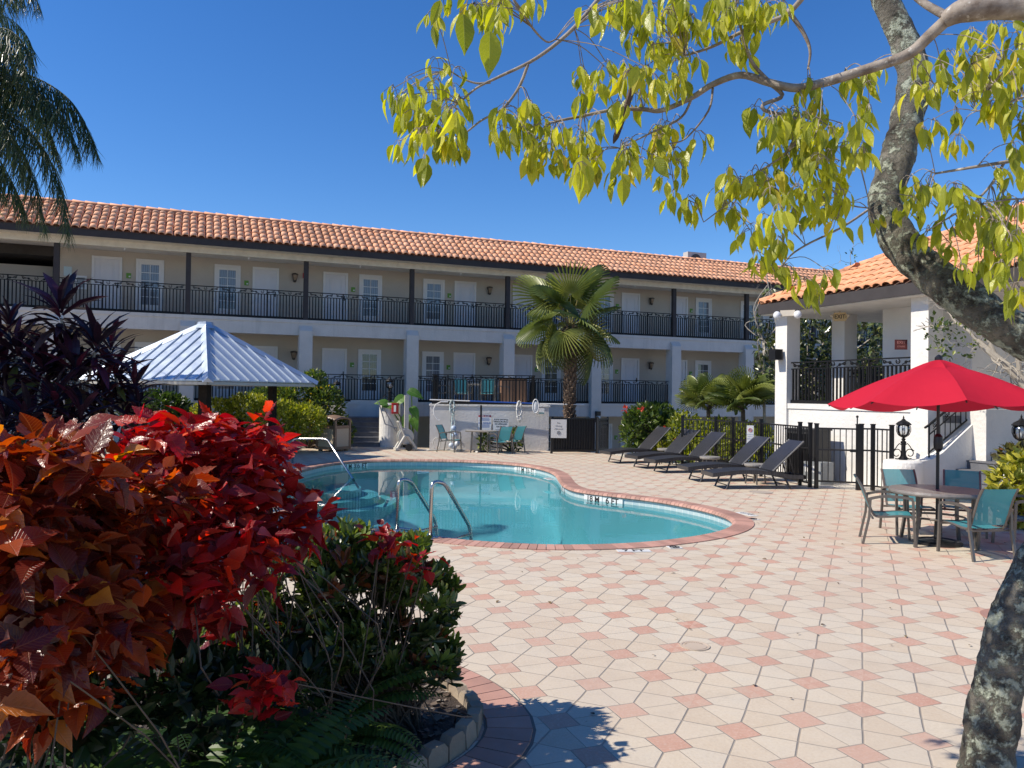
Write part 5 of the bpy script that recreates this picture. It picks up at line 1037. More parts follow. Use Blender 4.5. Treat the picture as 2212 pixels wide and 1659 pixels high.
# ================================================================ copperleaf
CU_R = leafmat('copperleaf_red', [(0., (.07, .010, .014)), (.3, (.20, .018, .024)), (.55, (.42, .030, .036)), (.78, (.58, .055, .04)), (.92, (.60, .12, .06)), (1., (.62, .36, .33))], .30, .5, spec=.6, veins=(.42, .10, .07))
CU_O = leafmat('copperleaf_orange', [(0., (.04, .010, .010)), (.35, (.13, .020, .018)), (.62, (.28, .042, .022)), (.82, (.45, .10, .028)), (.93, (.55, .25, .04)), (1., (.56, .40, .34))], .30, .5, spec=.6, veins=(.40, .16, .07))
def copper(label, base, clumps, m, L, nst=16, seed=0):
    t = thing('copperleaf_shrub', label, 'shrub', (*base, .03), 0); mb = MB(); tips = []
    for c, r, n in clumps:
        k = max(3, int(n / 4.4))            # shoots: whorls of leaves at branch ends
        P, u = cloud(c, r, k, .35); tips += [P[i] for i in range(0, k, max(1, k // 5))]
        for i in range(k):
            q = 10; a = rng.random(q) * 2 * PI; el = rng.uniform(-.7, .8, q); d = np.stack([np.cos(a) * np.cos(el), np.sin(a) * np.cos(el), np.sin(el)], 1) + u[i] * .35; nv = np.array([0, 0, 1.]) + rnd(q) * .75
            ll = L * rng.uniform(.6, 1.2, q); tq = rng.random(q) * .8 + .2 * rng.random(); h_ = q // 2; P3 = P[i] + d * .02 + rng.normal(size=(q, 3)) * .035; d3 = d + (0, 0, -.15); wq = rng.uniform(.7, 1.1, q); put_leaves(mb, SERR, P3[:h_], d3[:h_], nv[:h_], ll[:h_], tq[:h_], wq[:h_]); put_leaves(mb, SERR2 if i % 2 else SERR3, P3[h_:], d3[h_:], nv[h_:], ll[h_:], tq[h_:], wq[h_:])
    part(mb, 'foliage', m, t, world=True, smooth=True); mb = MB(); stems(mb, (*base, .03), tips[:nst * 2], .006, .5); stems(mb, (base[0] + .4, base[1] + .2, .03), tips[nst // 2:nst * 3:2], .005, .5); part(mb, 'stem', STEM, t, world=True)
def C3(px, py, Y): return D(px, py, Y)
def cl(lst): return [(C3(px, py, Y), (rx * Y / F, ry_ * .9, rz * Y / F), n) for px, py, Y, rx, ry_, rz, n in lst]
copper('tall orange brown copperleaf shrub filling the left edge', (-1.9, 2.75), cl([(40, 1085, 2.5, 100, .35, 66, 80), (150, 1110, 2.7, 100, .35, 76, 88), (30, 1190, 2.4, 110, .35, 100, 84), (140, 1240, 2.5, 120, .3, 100, 80), (280, 1180, 2.9, 90, .3, 95, 80), (60, 1360, 2.4, 110, .3, 85, 60), (220, 1340, 2.6, 100, .3, 75, 56), (10, 1490, 2.3, 60, .25, 60, 28), (120, 1450, 2.6, 100, .3, 60, 36), (320, 1290, 3.0, 70, .3, 70, 44), (320, 1080, 2.95, 60, .3, 50, 40), (25, 985, 2.3, 26, .1, 22, 7), (75, 995, 2.4, 16, .1, 26, 6), (175, 985, 2.35, 20, .1, 34, 9), (240, 1015, 2.6, 16, .1, 30, 8), (120, 965, 2.6, 10, .1, 20, 6), (300, 1400, 2.8, 50, .3, 60, 20), (200, 1470, 2.8, 70, .3, 50, 22)]), CU_O, .112)
copper('bright red copperleaf shrub behind the orange one', (-1.35, 3.7), cl([(330, 1020, 3.5, 80, .4, 75, 110), (435, 1000, 3.6, 95, .4, 55, 140), (535, 1000, 3.7, 62, .4, 60, 110), (400, 1095, 3.4, 110, .4, 70, 120), (520, 1085, 3.6, 75, .4, 60, 84), (470, 1175, 3.3, 100, .35, 65, 84), (575, 1140, 3.6, 55, .3, 45, 34), (610, 1165, 3.4, 40, .25, 36, 20), (330, 1235, 3.1, 80, .3, 60, 54), (540, 1240, 3.2, 60, .3, 40, 22), (450, 1270, 3.3, 90, .35, 50, 40), (410, 1340, 3.5, 90, .35, 50, 26), (390, 930, 3.4, 24, .1, 20, 14), (575, 930, 3.6, 20, .1, 22, 14), (500, 945, 3.6, 20, .1, 16, 12), (310, 950, 3.4, 16, .1, 20, 9), (440, 940, 3.5, 14, .1, 16, 8), (650, 1090, 3.7, 26, .1, 22, 12), (665, 1135, 3.6, 24, .1, 20, 10)]), CU_R, .105)
copper('low dull red copperleaf sprig growing through the green shrub', (-.85, 4.3), cl([(850, 1165, 4.0, 36, .1, 12, 12), (905, 1205, 4.1, 24, .1, 16, 9), (595, 1465, 2.9, 18, .06, 18, 9), (565, 1500, 2.9, 12, .06, 18, 5)]), CU_R, .085, 3)
for lab, px, py, Y, d, L, tt in (('very large bronze yellow copperleaf leaf', 165, 1010, 2.25, (.25, 0, 1.), .19, .93), ):
    pass
# dark green shrub with narrow leaves
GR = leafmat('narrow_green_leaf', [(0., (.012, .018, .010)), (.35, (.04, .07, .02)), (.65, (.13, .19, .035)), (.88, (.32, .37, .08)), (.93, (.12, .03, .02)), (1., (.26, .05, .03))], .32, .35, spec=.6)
gs = thing('narrow_leaf_shrub', 'dense dark green shrub with narrow upright leaves at the bed corner', 'shrub', (-.62, 4.5, .03)); mb = MB(); tips = []
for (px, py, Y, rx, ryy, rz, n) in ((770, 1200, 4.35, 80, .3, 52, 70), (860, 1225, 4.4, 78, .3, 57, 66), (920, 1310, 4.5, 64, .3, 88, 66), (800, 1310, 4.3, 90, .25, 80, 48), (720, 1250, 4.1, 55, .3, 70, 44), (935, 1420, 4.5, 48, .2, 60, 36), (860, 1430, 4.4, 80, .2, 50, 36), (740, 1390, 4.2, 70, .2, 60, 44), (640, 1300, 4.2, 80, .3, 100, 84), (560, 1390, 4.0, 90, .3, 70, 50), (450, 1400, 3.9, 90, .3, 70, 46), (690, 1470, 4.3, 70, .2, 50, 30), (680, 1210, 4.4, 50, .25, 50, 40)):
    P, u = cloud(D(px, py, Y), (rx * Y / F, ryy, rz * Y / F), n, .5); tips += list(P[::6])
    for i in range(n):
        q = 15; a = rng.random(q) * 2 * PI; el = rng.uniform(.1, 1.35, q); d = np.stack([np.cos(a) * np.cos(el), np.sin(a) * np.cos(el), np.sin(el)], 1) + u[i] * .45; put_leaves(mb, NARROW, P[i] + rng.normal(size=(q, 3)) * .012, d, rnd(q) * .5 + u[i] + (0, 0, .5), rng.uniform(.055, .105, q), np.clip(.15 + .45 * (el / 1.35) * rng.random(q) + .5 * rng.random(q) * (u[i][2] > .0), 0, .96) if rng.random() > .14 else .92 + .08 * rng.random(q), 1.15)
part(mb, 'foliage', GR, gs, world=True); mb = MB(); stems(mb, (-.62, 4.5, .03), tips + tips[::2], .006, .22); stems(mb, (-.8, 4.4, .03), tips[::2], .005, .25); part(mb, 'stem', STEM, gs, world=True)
# bare twigs standing out of the bed
# ferns
FERN = leafmat('fern_frond', [(0., (.010, .026, .008)), (.5, (.028, .075, .016)), (1., (.13, .20, .04))], .45, .3, spec=.35)
def fern(label, base, fronds, L, tn, seed=0):
    t = thing('sword_fern', label, 'fern', (*base, .03), 0, 'sword ferns under the copperleaf'); mb = MB(); st = MB()
    for az, el, ln in fronds:
        pts = []; p = np.array((*base, .05)); e = el
        for i in range(17): pts.append(p.copy()); p = p + np.array((math.cos(az) * math.cos(e), math.sin(az) * math.cos(e), math.sin(e))) * ln * L / 16; e -= .085 + .03 * i / 16
        pts = np.array(pts); st.tube(pts, np.linspace(.004, .0015, 17), 4, cap=False); s = spline(pts, 2, closed=False)[5:]; tg = unit(np.gradient(s, axis=0)); m = len(s); side = unit(np.cross(tg, np.tile((0, 0, 1.), (m, 1)))); upn = np.cross(side, tg); f_ = np.linspace(0, 1, m); wl = .105 * L * np.sin(np.clip(f_ * .93 + .09, 0, 1) * PI) ** .6
        for sg in (-1, 1): put_leaves(mb, NARROW, s, side * sg + tg * .25 + np.array((0, 0, -.12)), upn + rnd(m) * .12, wl + .004, tn + .3 * rng.random(m), 1.3)
    part(mb, 'frond', FERN, t, world=True); part(st, 'midrib', FERN, t, world=True)
FR = lambda k, e0=.9, e1=1.25: [(rng.random() * 2 * PI, rng.uniform(e0, e1), rng.uniform(.7, 1.1)) for _ in range(k)]
fern('large sword fern arching over the lower middle of the bed', (-1.35, 3.55), [(rad(5), .85, 1.1), (rad(-25), .8, 1.1), (rad(-60), .9, 1.), (rad(30), .95, 1.)] + FR(14), .95, .45)
fern('bright sword fern under the narrow leaf shrub', (-.98, 4.1), [(rad(20), 1.0, 1.), (rad(55), 1.1, 1.), (rad(-25), .8, .9), (rad(-70), .9, 1.)] + FR(14), .80, .6)
fern('tall sword fern rising in front of the bare stems', (-1.12, 2.95), [(rad(0), 1.2, 1.), (rad(-35), 1.1, 1.), (rad(40), 1.25, 1.), (rad(80), 1.2, 1.)] + FR(12, 1.05, 1.35), 1.05, .5)
fern('dark sword fern at the bottom left corner', (-2.1, 3.1), [(rad(-10), 1., 1.)] + FR(14), .9, .15)
fern('small yellow green fern near the bottom edge of the photo', (-.95, 3.35), [(rad(-60), .9, .9), (rad(-100), 1., .8)] + FR(12), .62, .7)
fern('dim fern at the back of the bed below the red leaves', (-1.75, 3.9), FR(14), .9, .1)
# low dark filler foliage in the bed
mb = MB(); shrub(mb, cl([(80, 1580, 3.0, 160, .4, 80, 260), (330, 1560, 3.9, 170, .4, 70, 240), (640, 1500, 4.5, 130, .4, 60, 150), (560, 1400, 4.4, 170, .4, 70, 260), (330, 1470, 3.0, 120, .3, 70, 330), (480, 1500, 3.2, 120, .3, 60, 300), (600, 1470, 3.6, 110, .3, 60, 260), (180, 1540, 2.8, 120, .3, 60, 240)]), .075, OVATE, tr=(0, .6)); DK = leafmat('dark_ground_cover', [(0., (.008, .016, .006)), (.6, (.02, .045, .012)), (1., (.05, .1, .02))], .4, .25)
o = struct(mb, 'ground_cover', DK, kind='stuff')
# ================================================================ cordylines
CORD = leafmat('cordyline_leaf', [(0., (.014, .010, .018)), (.45, (.032, .014, .022)), (.75, (.095, .014, .030)), (.9, (.10, .05, .018)), (1., (.15, .14, .03))], .42, .2, spec=.45)
def cordy(label, base, heads):
    t = thing('cordyline_plant', label, 'plant', (*base, 0), 0, 'cordylines left of the gazebo'); mb = MB(); st = MB()
    for px, py, Y, L in heads:
        c = D(px, py, Y); n = 34; i = np.arange(n); az = i * 2.399 + rng.random() * 6; el = np.linspace(1.35, -.45, n) + rng.normal(size=n) * .12; d = np.stack([np.cos(az) * np.cos(el), np.sin(az) * np.cos(el), np.sin(el)], 1)
        put_leaves(mb, STRAP, c + d * .03 - np.c_[np.zeros(n), np.zeros(n), i * .007], d, np.tile((0, 0, 1.), (n, 1)) + rnd(n) * .35, L * rng.uniform(.7, 1.1, n), np.clip(rng.random(n) * .75 + (i > n * .75) * .28, 0, 1), 1.15)
        b = np.array((*base, 0)) + rng.normal(size=3) * (.18, .12, 0); m = (b + c) / 2 + rng.normal(size=3) * (.12, .1, 0); st.tube(spline([b, b * .7 + m * .3, m, c - (0, 0, .1)], 6, closed=False), np.linspace(.024, .016, 19), 6, cap=False)
    part(mb, 'foliage', CORD, t, world=True); part(st, 'stem', PALE, t, world=True)
cordy('tall dark cordyline with a head against the white balcony edge', (-5.15, 9.), [(132, 668, 8.8, .52), (205, 742, 8.8, .46), (168, 800, 8.6, .42), (140, 745, 9., .45), (110, 815, 8.9, .44)])
cordy('dark purple cordyline at the left edge beyond the red leaves', (-6.0, 9.2), [(38, 752, 9., .50), (8, 830, 9., .46), (85, 835, 8.8, .42), (20, 700, 9.3, .4), (60, 790, 9.3, .45), (-20, 770, 9., .45), (40, 880, 8.9, .42)])
cordy('dark cordyline clump beside the gazebo roof', (-4.45, 9.3), [(252, 800, 9.2, .44), (292, 835, 9.4, .36), (225, 850, 9., .42), (296, 880, 9.2, .3), (240, 755, 9.4, .38), (200, 890, 9.2, .40), (265, 880, 9.4, .36)])
cordy('low dark cordyline above the bronze leaves', (-5.2, 8.2), [(120, 862, 8.2, .42), (60, 905, 8., .40), (175, 895, 8.2, .40), (95, 790, 8.6, .42), (150, 920, 8.4, .38), (10, 905, 8.3, .4)])
mb = MB(); mb.prism([(-14, 8.2), (-4., 8.2), (-3.7, 9.8), (-4.9, 10.8), (-7, 12.5), (-14, 13)], -.02, .03, .5); struct(mb, 'cordyline_bed', MULCH)
# ================================================================ shrubs round the pool deck
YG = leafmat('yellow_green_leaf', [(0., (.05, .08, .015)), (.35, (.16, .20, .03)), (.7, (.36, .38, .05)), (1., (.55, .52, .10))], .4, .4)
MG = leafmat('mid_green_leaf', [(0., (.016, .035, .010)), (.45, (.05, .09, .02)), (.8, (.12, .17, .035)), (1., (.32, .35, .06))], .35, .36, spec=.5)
def bush(label, base, clumps, L, m, tr=(0, 1), tpl=SMALL, up=.45, name='shrub', extra=None):
    t = thing(name, label, 'shrub', (*base, 0), 0); mb = MB(); shrub(mb, clumps, L, tpl, up=up, tr=tr); part(mb, 'foliage', m, t, world=True); mb = MB(); tips = [np.array(c) + np.array(r) * rng.uniform(-.6, .6, 3) for c, r, n in clumps for _ in range(5)]; stems(mb, (*base, 0), tips, .03, .5); part(mb, 'stem', STEM, t, world=True)
    if extra: extra(t)
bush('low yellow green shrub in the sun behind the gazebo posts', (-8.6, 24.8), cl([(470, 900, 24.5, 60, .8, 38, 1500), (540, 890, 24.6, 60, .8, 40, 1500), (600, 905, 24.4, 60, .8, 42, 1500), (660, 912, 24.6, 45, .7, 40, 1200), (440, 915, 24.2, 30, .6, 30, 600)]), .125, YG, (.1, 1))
bush('taller dark green shrub with yellow flowers left of the rear steps', (-6.9, 26.6), cl([(650, 862, 26.6, 62, .9, 55, 2400), (700, 880, 26.4, 45, .8, 50, 1700), (585, 868, 26.8, 55, .8, 35, 1300), (680, 825, 26.6, 25, .5, 25, 420), (735, 935, 25.9, 30, .5, 35, 600)]), .13, MG, (.15, .98), extra=lambda t: part((lambda m: (shrub(m, cl([(650, 862, 26.6, 66, .95, 58, 130), (700, 880, 26.4, 48, .85, 52, 80)]), .12, SMALL), m)[1])(MB()), 'flower', leafmat('yellow_flower', [(0., (.5, .33, .03)), (1., (.6, .45, .08))], .5, .3), t, world=True))
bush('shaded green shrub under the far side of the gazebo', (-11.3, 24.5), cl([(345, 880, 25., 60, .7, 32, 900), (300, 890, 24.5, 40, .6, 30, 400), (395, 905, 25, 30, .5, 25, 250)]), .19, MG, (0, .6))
bush('dense green hibiscus bush behind the farthest lounger', (4.35, 25.6), cl([(1395, 915, 25.2, 48, .8, 42, 1100), (1365, 935, 25., 22, .6, 38, 450), (1440, 930, 25.4, 45, .8, 40, 900), (1420, 895, 25.6, 45, .6, 20, 450)]), .17, MG, (.05, .9), extra=lambda t: part((lambda m: (shrub(m, [(D(px, py, 24.6), (.06, .06, .06), 10) for px, py in ((1352, 884), (1385, 882), (1460, 952), (1436, 930))], .12, SMALL), m)[1])(MB()), 'flower', leafmat('red_flower', [(0., (.5, .02, .02)), (1., (.6, .07, .03))], .5, .3), t, world=True))
bush('low hedge along the fence behind the loungers', (5.6, 23.6), cl([(1480, 935, 24., 40, .6, 45, 700), (1545, 945, 23., 55, .6, 42, 900), (1610, 955, 22., 50, .6, 42, 800), (1650, 965, 21.2, 25, .4, 45, 400), (1530, 990, 22.4, 70, .4, 25, 500)]), .14, YG, (.0, .8))
bush('small yellow plant beside the farthest side table', (4.75, 23.4), cl([(1428, 975, 23.3, 22, .35, 18, 260)]), .15, YG, (.5, 1))
bush('small leafy plant behind the far blue chairs', (.02, 26.2), cl([(1112, 950, 26.2, 17, .25, 25, 260), (1047, 955, 26.3, 14, .2, 18, 120)]), .13, MG, (.1, 1))
CR = leafmat('croton_leaf', [(0., (.03, .05, .012)), (.35, (.10, .13, .02)), (.65, (.42, .40, .04)), (1., (.62, .56, .09))], .35, .3)
CR2 = leafmat('dark_croton_leaf', [(0., (.03, .02, .012)), (.5, (.07, .075, .02)), (.85, (.16, .15, .03)), (1., (.22, .05, .03))], .35, .25)
bush('yellow croton bush at the right edge behind the table', (7.9, 12.3), cl([(2180, 1045, 12.2, 34, .4, 34, 380), (2168, 1078, 12., 28, .35, 26, 240), (2204, 1010, 12.6, 24, .4, 28, 200), (2208, 1110, 11.8, 24, .3, 28, 150)]), .13, CR, (.1, 1), OVATE, name='croton_bush')
bush('dark bronze croton behind the yellow one', (8.5, 13.), cl([(2200, 990, 13.2, 34, .4, 26, 240), (2212, 1020, 12.9, 22, .3, 36, 150)]), .14, CR2, (0, 1), OVATE, name='croton_bush')
RC = leafmat('red_cordyline_leaf', [(0., (.06, .008, .015)), (.6, (.30, .02, .04)), (1., (.42, .06, .05))], .4, .3)
for i, (px, py, Y, lab) in enumerate(((1788, 1032, 17.8, 'small red cordyline in the gravel behind the gate'), (1836, 1035, 17.5, 'spiky maroon cordyline in the gravel below the white wall'), (1745, 1025, 18.2, 'red cordyline in the gravel behind the fence post'), (1890, 1043, 16.9, 'dark cordyline beside the last fence posts'))):
    c = G(px, py, 0); t = thing('red_cordyline', lab, 'plant', (c[0], c[1], 0), 0, 'red cordylines in the gravel bed'); mb = MB(); n = 20; k = np.arange(n); az = k * 2.4; el = np.linspace(1.3, .15, n); d = np.stack([np.cos(az) * np.cos(el), np.sin(az) * np.cos(el), np.sin(el)], 1); put_leaves(mb, STRAP, np.tile((0, 0, .08), (n, 1)) + d * .02, d, np.tile((0, 0, 1.), (n, 1)) + rnd(n) * .3, .34 * rng.uniform(.6, 1.15, n), rng.random(n), 1.3); part(mb, 'foliage', RC if i != 3 else CR2, t); mb = MB(); mb.tube([(0, 0, -.02), (0, 0, .12)], .02, 5); part(mb, 'stem', STEM, t)
# elephant ear
EE = leafmat('elephant_ear_leaf', [(0., (.05, .14, .02)), (1., (.13, .27, .05))], .4, .4, veins=(.3, .4, .15))
ee = thing('elephant_ear_plant', 'large leaved elephant ear plant beside the white wooden post', 'plant', (-3.5, 27.6, 0), 0); mb = MB(); st = MB()
EAR = leaf_tpl([(-.25, .16), (-.2, .26), (0., .36), (.25, .36), (.5, .27), (.75, .14), (1., .005)], .18, .28, .02)
for px, py, Y, L, d in ((888, 846, 27.2, .5, (.9, -.25, -.35)), (868, 860, 27.4, .5, (-.6, -.3, -.5)), (892, 884, 27., .44, (.5, -.35, -.7)), (850, 876, 27.4, .4, (-.8, -.2, .0)), (893, 908, 27.1, .42, (.4, -.3, -.8)), (832, 870, 27.4, .4, (-.9, -.1, .05)), (880, 900, 27.2, .42, (-.4, -.3, -.8))):
    c = D(px, py, Y); put_leaves(mb, EAR, np.array([c]), np.array([d]), np.array([(.1, -.8, .6)]), [L], [rng.random()]); st.tube(spline([(-3.5, 27.6, 0), ((-3.5 + c[0]) / 2, 27.5, c[2] * .6), c], 5, closed=False), .022, 5)
part(mb, 'leaf', EE, ee, world=True); part(st, 'stalk', EE, ee, world=True)
# ================================================================ fan palms
def fan_tpl(K=36, span=rad(128), droop=.25, cut=.58):
    V = []; fs = []
    for k in range(K):
        a = -span + 2 * span * (k + .5) / K; da = span / K; ln = 1. - .22 * abs(a / span) ** 2
        for i, (r, w) in enumerate(((.05, .9), (cut * .55, .93), (cut * ln, .80), (.84 * ln, .34), (1. * ln, .04))):
            for s_ in (-1, 0, 1):
                aa = a + s_ * da * w; rr = r; z = -droop * r * r * 1.1 + (0 if s_ else .045 * (r > .1)) - (.16 * max(0, r - .72) ** 1.2 * 3. * (1 + .5 * math.sin(k * 12.9)))
                V.append((rr * math.sin(aa), rr * math.cos(aa), z))
        b = k * 15
        for i in range(4):
            for s_ in (0, 1): p = b + i * 3 + s_; fs.append((p, p + 1, p + 4, p + 3))
    return np.array(V), fs
FT = fan_tpl(32, rad(128), .14, .42); FT2 = fan_tpl(28, rad(118), .42, .4)
PALMG = leafmat('fan_palm_leaf', [(0., (.30, .24, .07)), (.12, (.20, .20, .05)), (.35, (.09, .13, .03)), (.7, (.19, .23, .05)), (1., (.34, .36, .10))], .38, .3, spec=.5)
def fanpalm(name, label, base, ztop, fr, R, tr0=.2, tr1=.17, boots=True, pet=.75):
    t = thing(name, label, 'palm tree', base, 0); mb = MB(); st = MB(); top = np.array((0, 0, ztop))
    for az, el, k, tn in fr:
        d = np.array((math.cos(az) * math.cos(el), math.sin(az) * math.cos(el), math.sin(el))); e2 = el - (.12 if el < .5 else .04); d2 = np.array((math.cos(az) * math.cos(e2), math.sin(az) * math.cos(e2), math.sin(e2))); tip = top + d * pet * k * .6 + d2 * pet * k * .4; st.tube([top, top + d * pet * k * .6, tip], [.028, .02, .014], 5, cap=False)
        e3 = e2 - (.30 if el < .5 else .10); d3 = np.array((math.cos(az) * math.cos(e3), math.sin(az) * math.cos(e3), math.sin(e3))); nv = np.array((-math.cos(az) * math.sin(e3), -math.sin(az) * math.sin(e3), math.cos(e3))) + rng.normal(size=3) * .5
        put_leaves(mb, FT if el > -.2 else FT2, np.array([tip]), np.array([d3]), np.array([nv]), [R * k], [tn])
    part(mb, 'fan_leaf', PALMG, t); part(st, 'leaf_stalk', leafmat('palm_stalk', [(0., (.16, .18, .05)), (1., (.3, .22, .08))], .5, .1), t)
    if ztop > 1:
        tk = MB(); tk.lathe([(tr0 * .95, -.5), (tr0 * .9, 0), (tr0 * .78, .8), (tr0 * .8, 1.4), (tr1, 2.2), (tr1 * 1.1, ztop - .3), (tr1 * .6, ztop)], (0, 0, 0), 16)
        part(tk, 'trunk', mat('palm_trunk', (.15, .095, .06), .9, col2=(.07, .045, .03), vs=9., bs=18., bst=1., bd=.05), t)
        bt = MB(); N_ = 210
        for i in range(N_):
            z = .75 + (ztop - .8) * i / N_; a = i * 2.399; r = tr0 * .78 + (tr1 - tr0 * .75) * z / ztop + .02; R_ = np.stack([np.array((-math.sin(a), math.cos(a), 0)), np.array((math.cos(a), math.sin(a), 0)), np.array((0, 0, 1.))], 1); tl = rng.uniform(.7, 1.2)
            bt.add((np.array([(-.05, 0, 0), (.05, 0, 0), (.035, .07 * tl, .13 * tl), (-.035, .07 * tl, .13 * tl), (-.045, -.03, .02), (.045, -.03, .02), (.03, .035 * tl, .15 * tl), (-.03, .035 * tl, .15 * tl)]) @ R_.T) + np.array((r * math.cos(a), r * math.sin(a), z)), [(0, 1, 2, 3), (4, 7, 6, 5), (2, 6, 7, 3), (0, 3, 7, 4), (1, 5, 6, 2)], rng.random())
        part(bt, 'leaf_base', mat('palm_boot', (.20, .14, .095), .9, col2=(.09, .06, .04), vs=7., tint=.7, bs=20., bst=.6), t, stuff=False)
fr = []
for i in range(21):
    u = i / 20; el = 1.38 - 2.1 * u ** .9; fr.append((i * 2.399 + 2.2, el + rng.normal() * .10, rng.uniform(.85, 1.08) * (1.22 if u < .3 else 1.), (.4 + .6 * rng.random()) if u < .8 else (.12 + .4 * rng.random())))
fanpalm('fan_palm', 'fan palm with shaggy brown trunk in front of the motel', (1.98, 26.6, 0), 4.25, fr, 1.06, .175, .17, pet=.95)
def clumppalm(lab, px, py, Y, R, n, seed):
    q = D(px, py, Y); fr = [(i * 2.4 + seed, rng.uniform(.35, 1.42), rng.uniform(.8, 1.15), .25 + .7 * rng.random()) for i in range(n)]; fanpalm('palmetto', lab, (q[0], q[1], 0), q[2], fr, R, .1, .09, pet=.6) if False else None
    t = thing('palmetto', lab, 'palm', (q[0], q[1], 0), 0, 'palmettos behind the pool fence'); mb = MB(); st = MB(); top = np.array((0, 0, q[2]))
    for az, el, k, tn in fr:
        d = np.array((math.cos(az) * math.cos(el), math.sin(az) * math.cos(el), math.sin(el))); tip = top + d * .55 * k; st.tube([top, tip], .012, 4, cap=False); e3 = el - .12; d3 = np.array((math.cos(az) * math.cos(e3), math.sin(az) * math.cos(e3), math.sin(e3))); nv = np.array((-math.cos(az) * math.sin(e3), -math.sin(az) * math.sin(e3), math.cos(e3))) + rng.normal(size=3) * .5; put_leaves(mb, FT, np.array([tip]), np.array([d3]), np.array([nv]), [R * k], [tn], .8)
    part(mb, 'fan_leaf', PALMG, t); part(st, 'leaf_stalk', STEM, t); s2 = MB(); s2.tube([(0, 0, -.02), (.03, 0, q[2] * .5), (0, 0, q[2])], .06, 8); part(s2, 'trunk', STEM, t)
clumppalm('grey green palmetto behind the fence, left of the pair', 1530, 885, 23.6, .62, 20, .3); clumppalm('bright palmetto behind the fence, beside the white column', 1605, 885, 22.6, .66, 26, 1.1)

mb = MB(); n = 70; P = np.c_[rng.uniform(-.2, 7, n), rng.uniform(4.2, 14, n), np.full(n, .012)]; P = P[[not (p[0] < 3.6 and p[1] > 9.6) for p in P]]; m_ = len(P); put_leaves(mb, OVATE, P, rnd(m_) * (1, 1, .1), rnd(m_) * .25 + (0, 0, 1), rng.uniform(.02, .06, m_), rng.random(m_))
struct(mb, 'fallen_leaves', leafmat('fallen_leaf', [(0., (.06, .035, .02)), (.6, (.16, .10, .05)), (1., (.35, .28, .10))], .7, .1), kind='stuff')
# ================================================================ queen palm, top left
QG = leafmat('queen_palm_leaf', [(0., (.02, .036, .014)), (.5, (.042, .075, .025)), (.85, (.09, .13, .04)), (1., (.16, .18, .07))], .35, .3, spec=.6)
qp = thing('queen_palm', 'feathery queen palm hanging in from the upper left corner', 'palm tree', (-7.3, 9.3, 0), 0); mb = MB(); st = MB()
LEAFLET = leaf_tpl([(0, .012), (.3, .022), (.7, .016), (1., .002)], .3, .55)
def frond(ctrl, ll, n=130, thick=.02):
    s = resample(spline(ctrl, 8, closed=False), .021, closed=False); L = len(s); tg = unit(np.gradient(s, axis=0)); st.tube(s[::6], np.linspace(thick, .004, len(s[::6])), 5, cap=False)
    f_ = np.linspace(0, 1, L); idx = np.where(f_ > .10)[0]; P = s[idx]; T_ = tg[idx]; m = len(idx); side = unit(np.cross(T_, np.tile((0, 0, 1.), (m, 1)))); wl = ll * np.sin(np.clip(.12 + .86 * f_[idx], 0, 1) * PI) ** .55 + .06
    for sg in (-1, 1): put_leaves(mb, LEAFLET, P, side * sg * rng.uniform(.35, 1., (m, 1)) + T_ * .4 + np.array((0, 0, -.85)) + rnd(m) * .25, np.tile((0, 0, 1.), (m, 1)) + rnd(m) * .4, wl * rng.uniform(.75, 1.1, m), rng.random(m), rng.uniform(.5, .85, m))
K_ = 15. / 9.2
Q = lambda *l: [D(x, y, Y * K_) for x, y, Y in l]
for pts, ll in (([(-110, 190, 9.3), (-20, 150, 9.2), (70, 165, 9.1), (150, 215, 9.), (195, 290, 8.9), (212, 340, 8.9)], .62), ([(-110, 200, 9.3), (-10, 230, 9.), (70, 290, 8.8), (120, 370, 8.7), (140, 450, 8.7), (150, 520, 8.7)], .50),
    ([(-110, 180, 9.3), (-70, 60, 9.3), (-10, -20, 9.2), (60, -30, 9.1), (85, 20, 9.)], .55), ([(-110, 190, 9.3), (-40, 110, 9.), (20, 100, 8.8), (55, 150, 8.6), (60, 190, 8.6)], .6), ([(-110, 200, 9.3), (-40, 220, 8.8), (10, 270, 8.5), (40, 340, 8.4), (50, 400, 8.4)], .55),
    ([(-110, 190, 9.3), (-30, 40, 9.8), (20, 40, 10.), (60, 80, 10.2), (75, 130, 10.2)], .6), ([(-110, 200, 9.3), (-20, 190, 9.7), (60, 220, 10.), (110, 290, 10.2), (130, 360, 10.2)], .55), ([(-110, 200, 9.3), (-60, 260, 9.1), (-20, 350, 9.), (10, 430, 9.)], .5), ([(-110, 190, 9.3), (-10, 170, 9.), (80, 200, 8.8), (140, 260, 8.7), (175, 340, 8.7)], .6), ([(-110, 200, 9.3), (-20, 250, 9.2), (50, 330, 9.1), (80, 420, 9.), (100, 500, 9.)], .5), ([(-110, 180, 9.3), (-60, 90, 9.), (0, 60, 8.8), (50, 90, 8.7), (75, 150, 8.7)], .6), ([(-110, 180, 9.3), (-80, 40, 9.1), (-40, -40, 9.), (10, -50, 8.9), (50, 0, 8.8)], .6), ([(-110, 200, 9.3), (-30, 300, 9.4), (30, 400, 9.5), (60, 480, 9.5)], .5)): frond(Q(*pts), ll * K_ * .82)
c = D(-110, 190, 9.3 * K_)
for a in np.linspace(2., 5.4, 9): frond([c, c + (math.cos(a) * 1.4, math.sin(a) * 1.4, .8), c + (math.cos(a) * 2.8, math.sin(a) * 2.8, .3), c + (math.cos(a) * 4., math.sin(a) * 4., -1.1), c + (math.cos(a) * 4.5, math.sin(a) * 4.5, -2.4)], .85)
qp.location = (c[0], c[1], 0)
part(mb, 'frond', QG, qp, world=True); part(st, 'midrib', leafmat('queen_palm_rib', [(0., (.05, .07, .02)), (1., (.09, .1, .04))], .5, .05), qp, world=True)
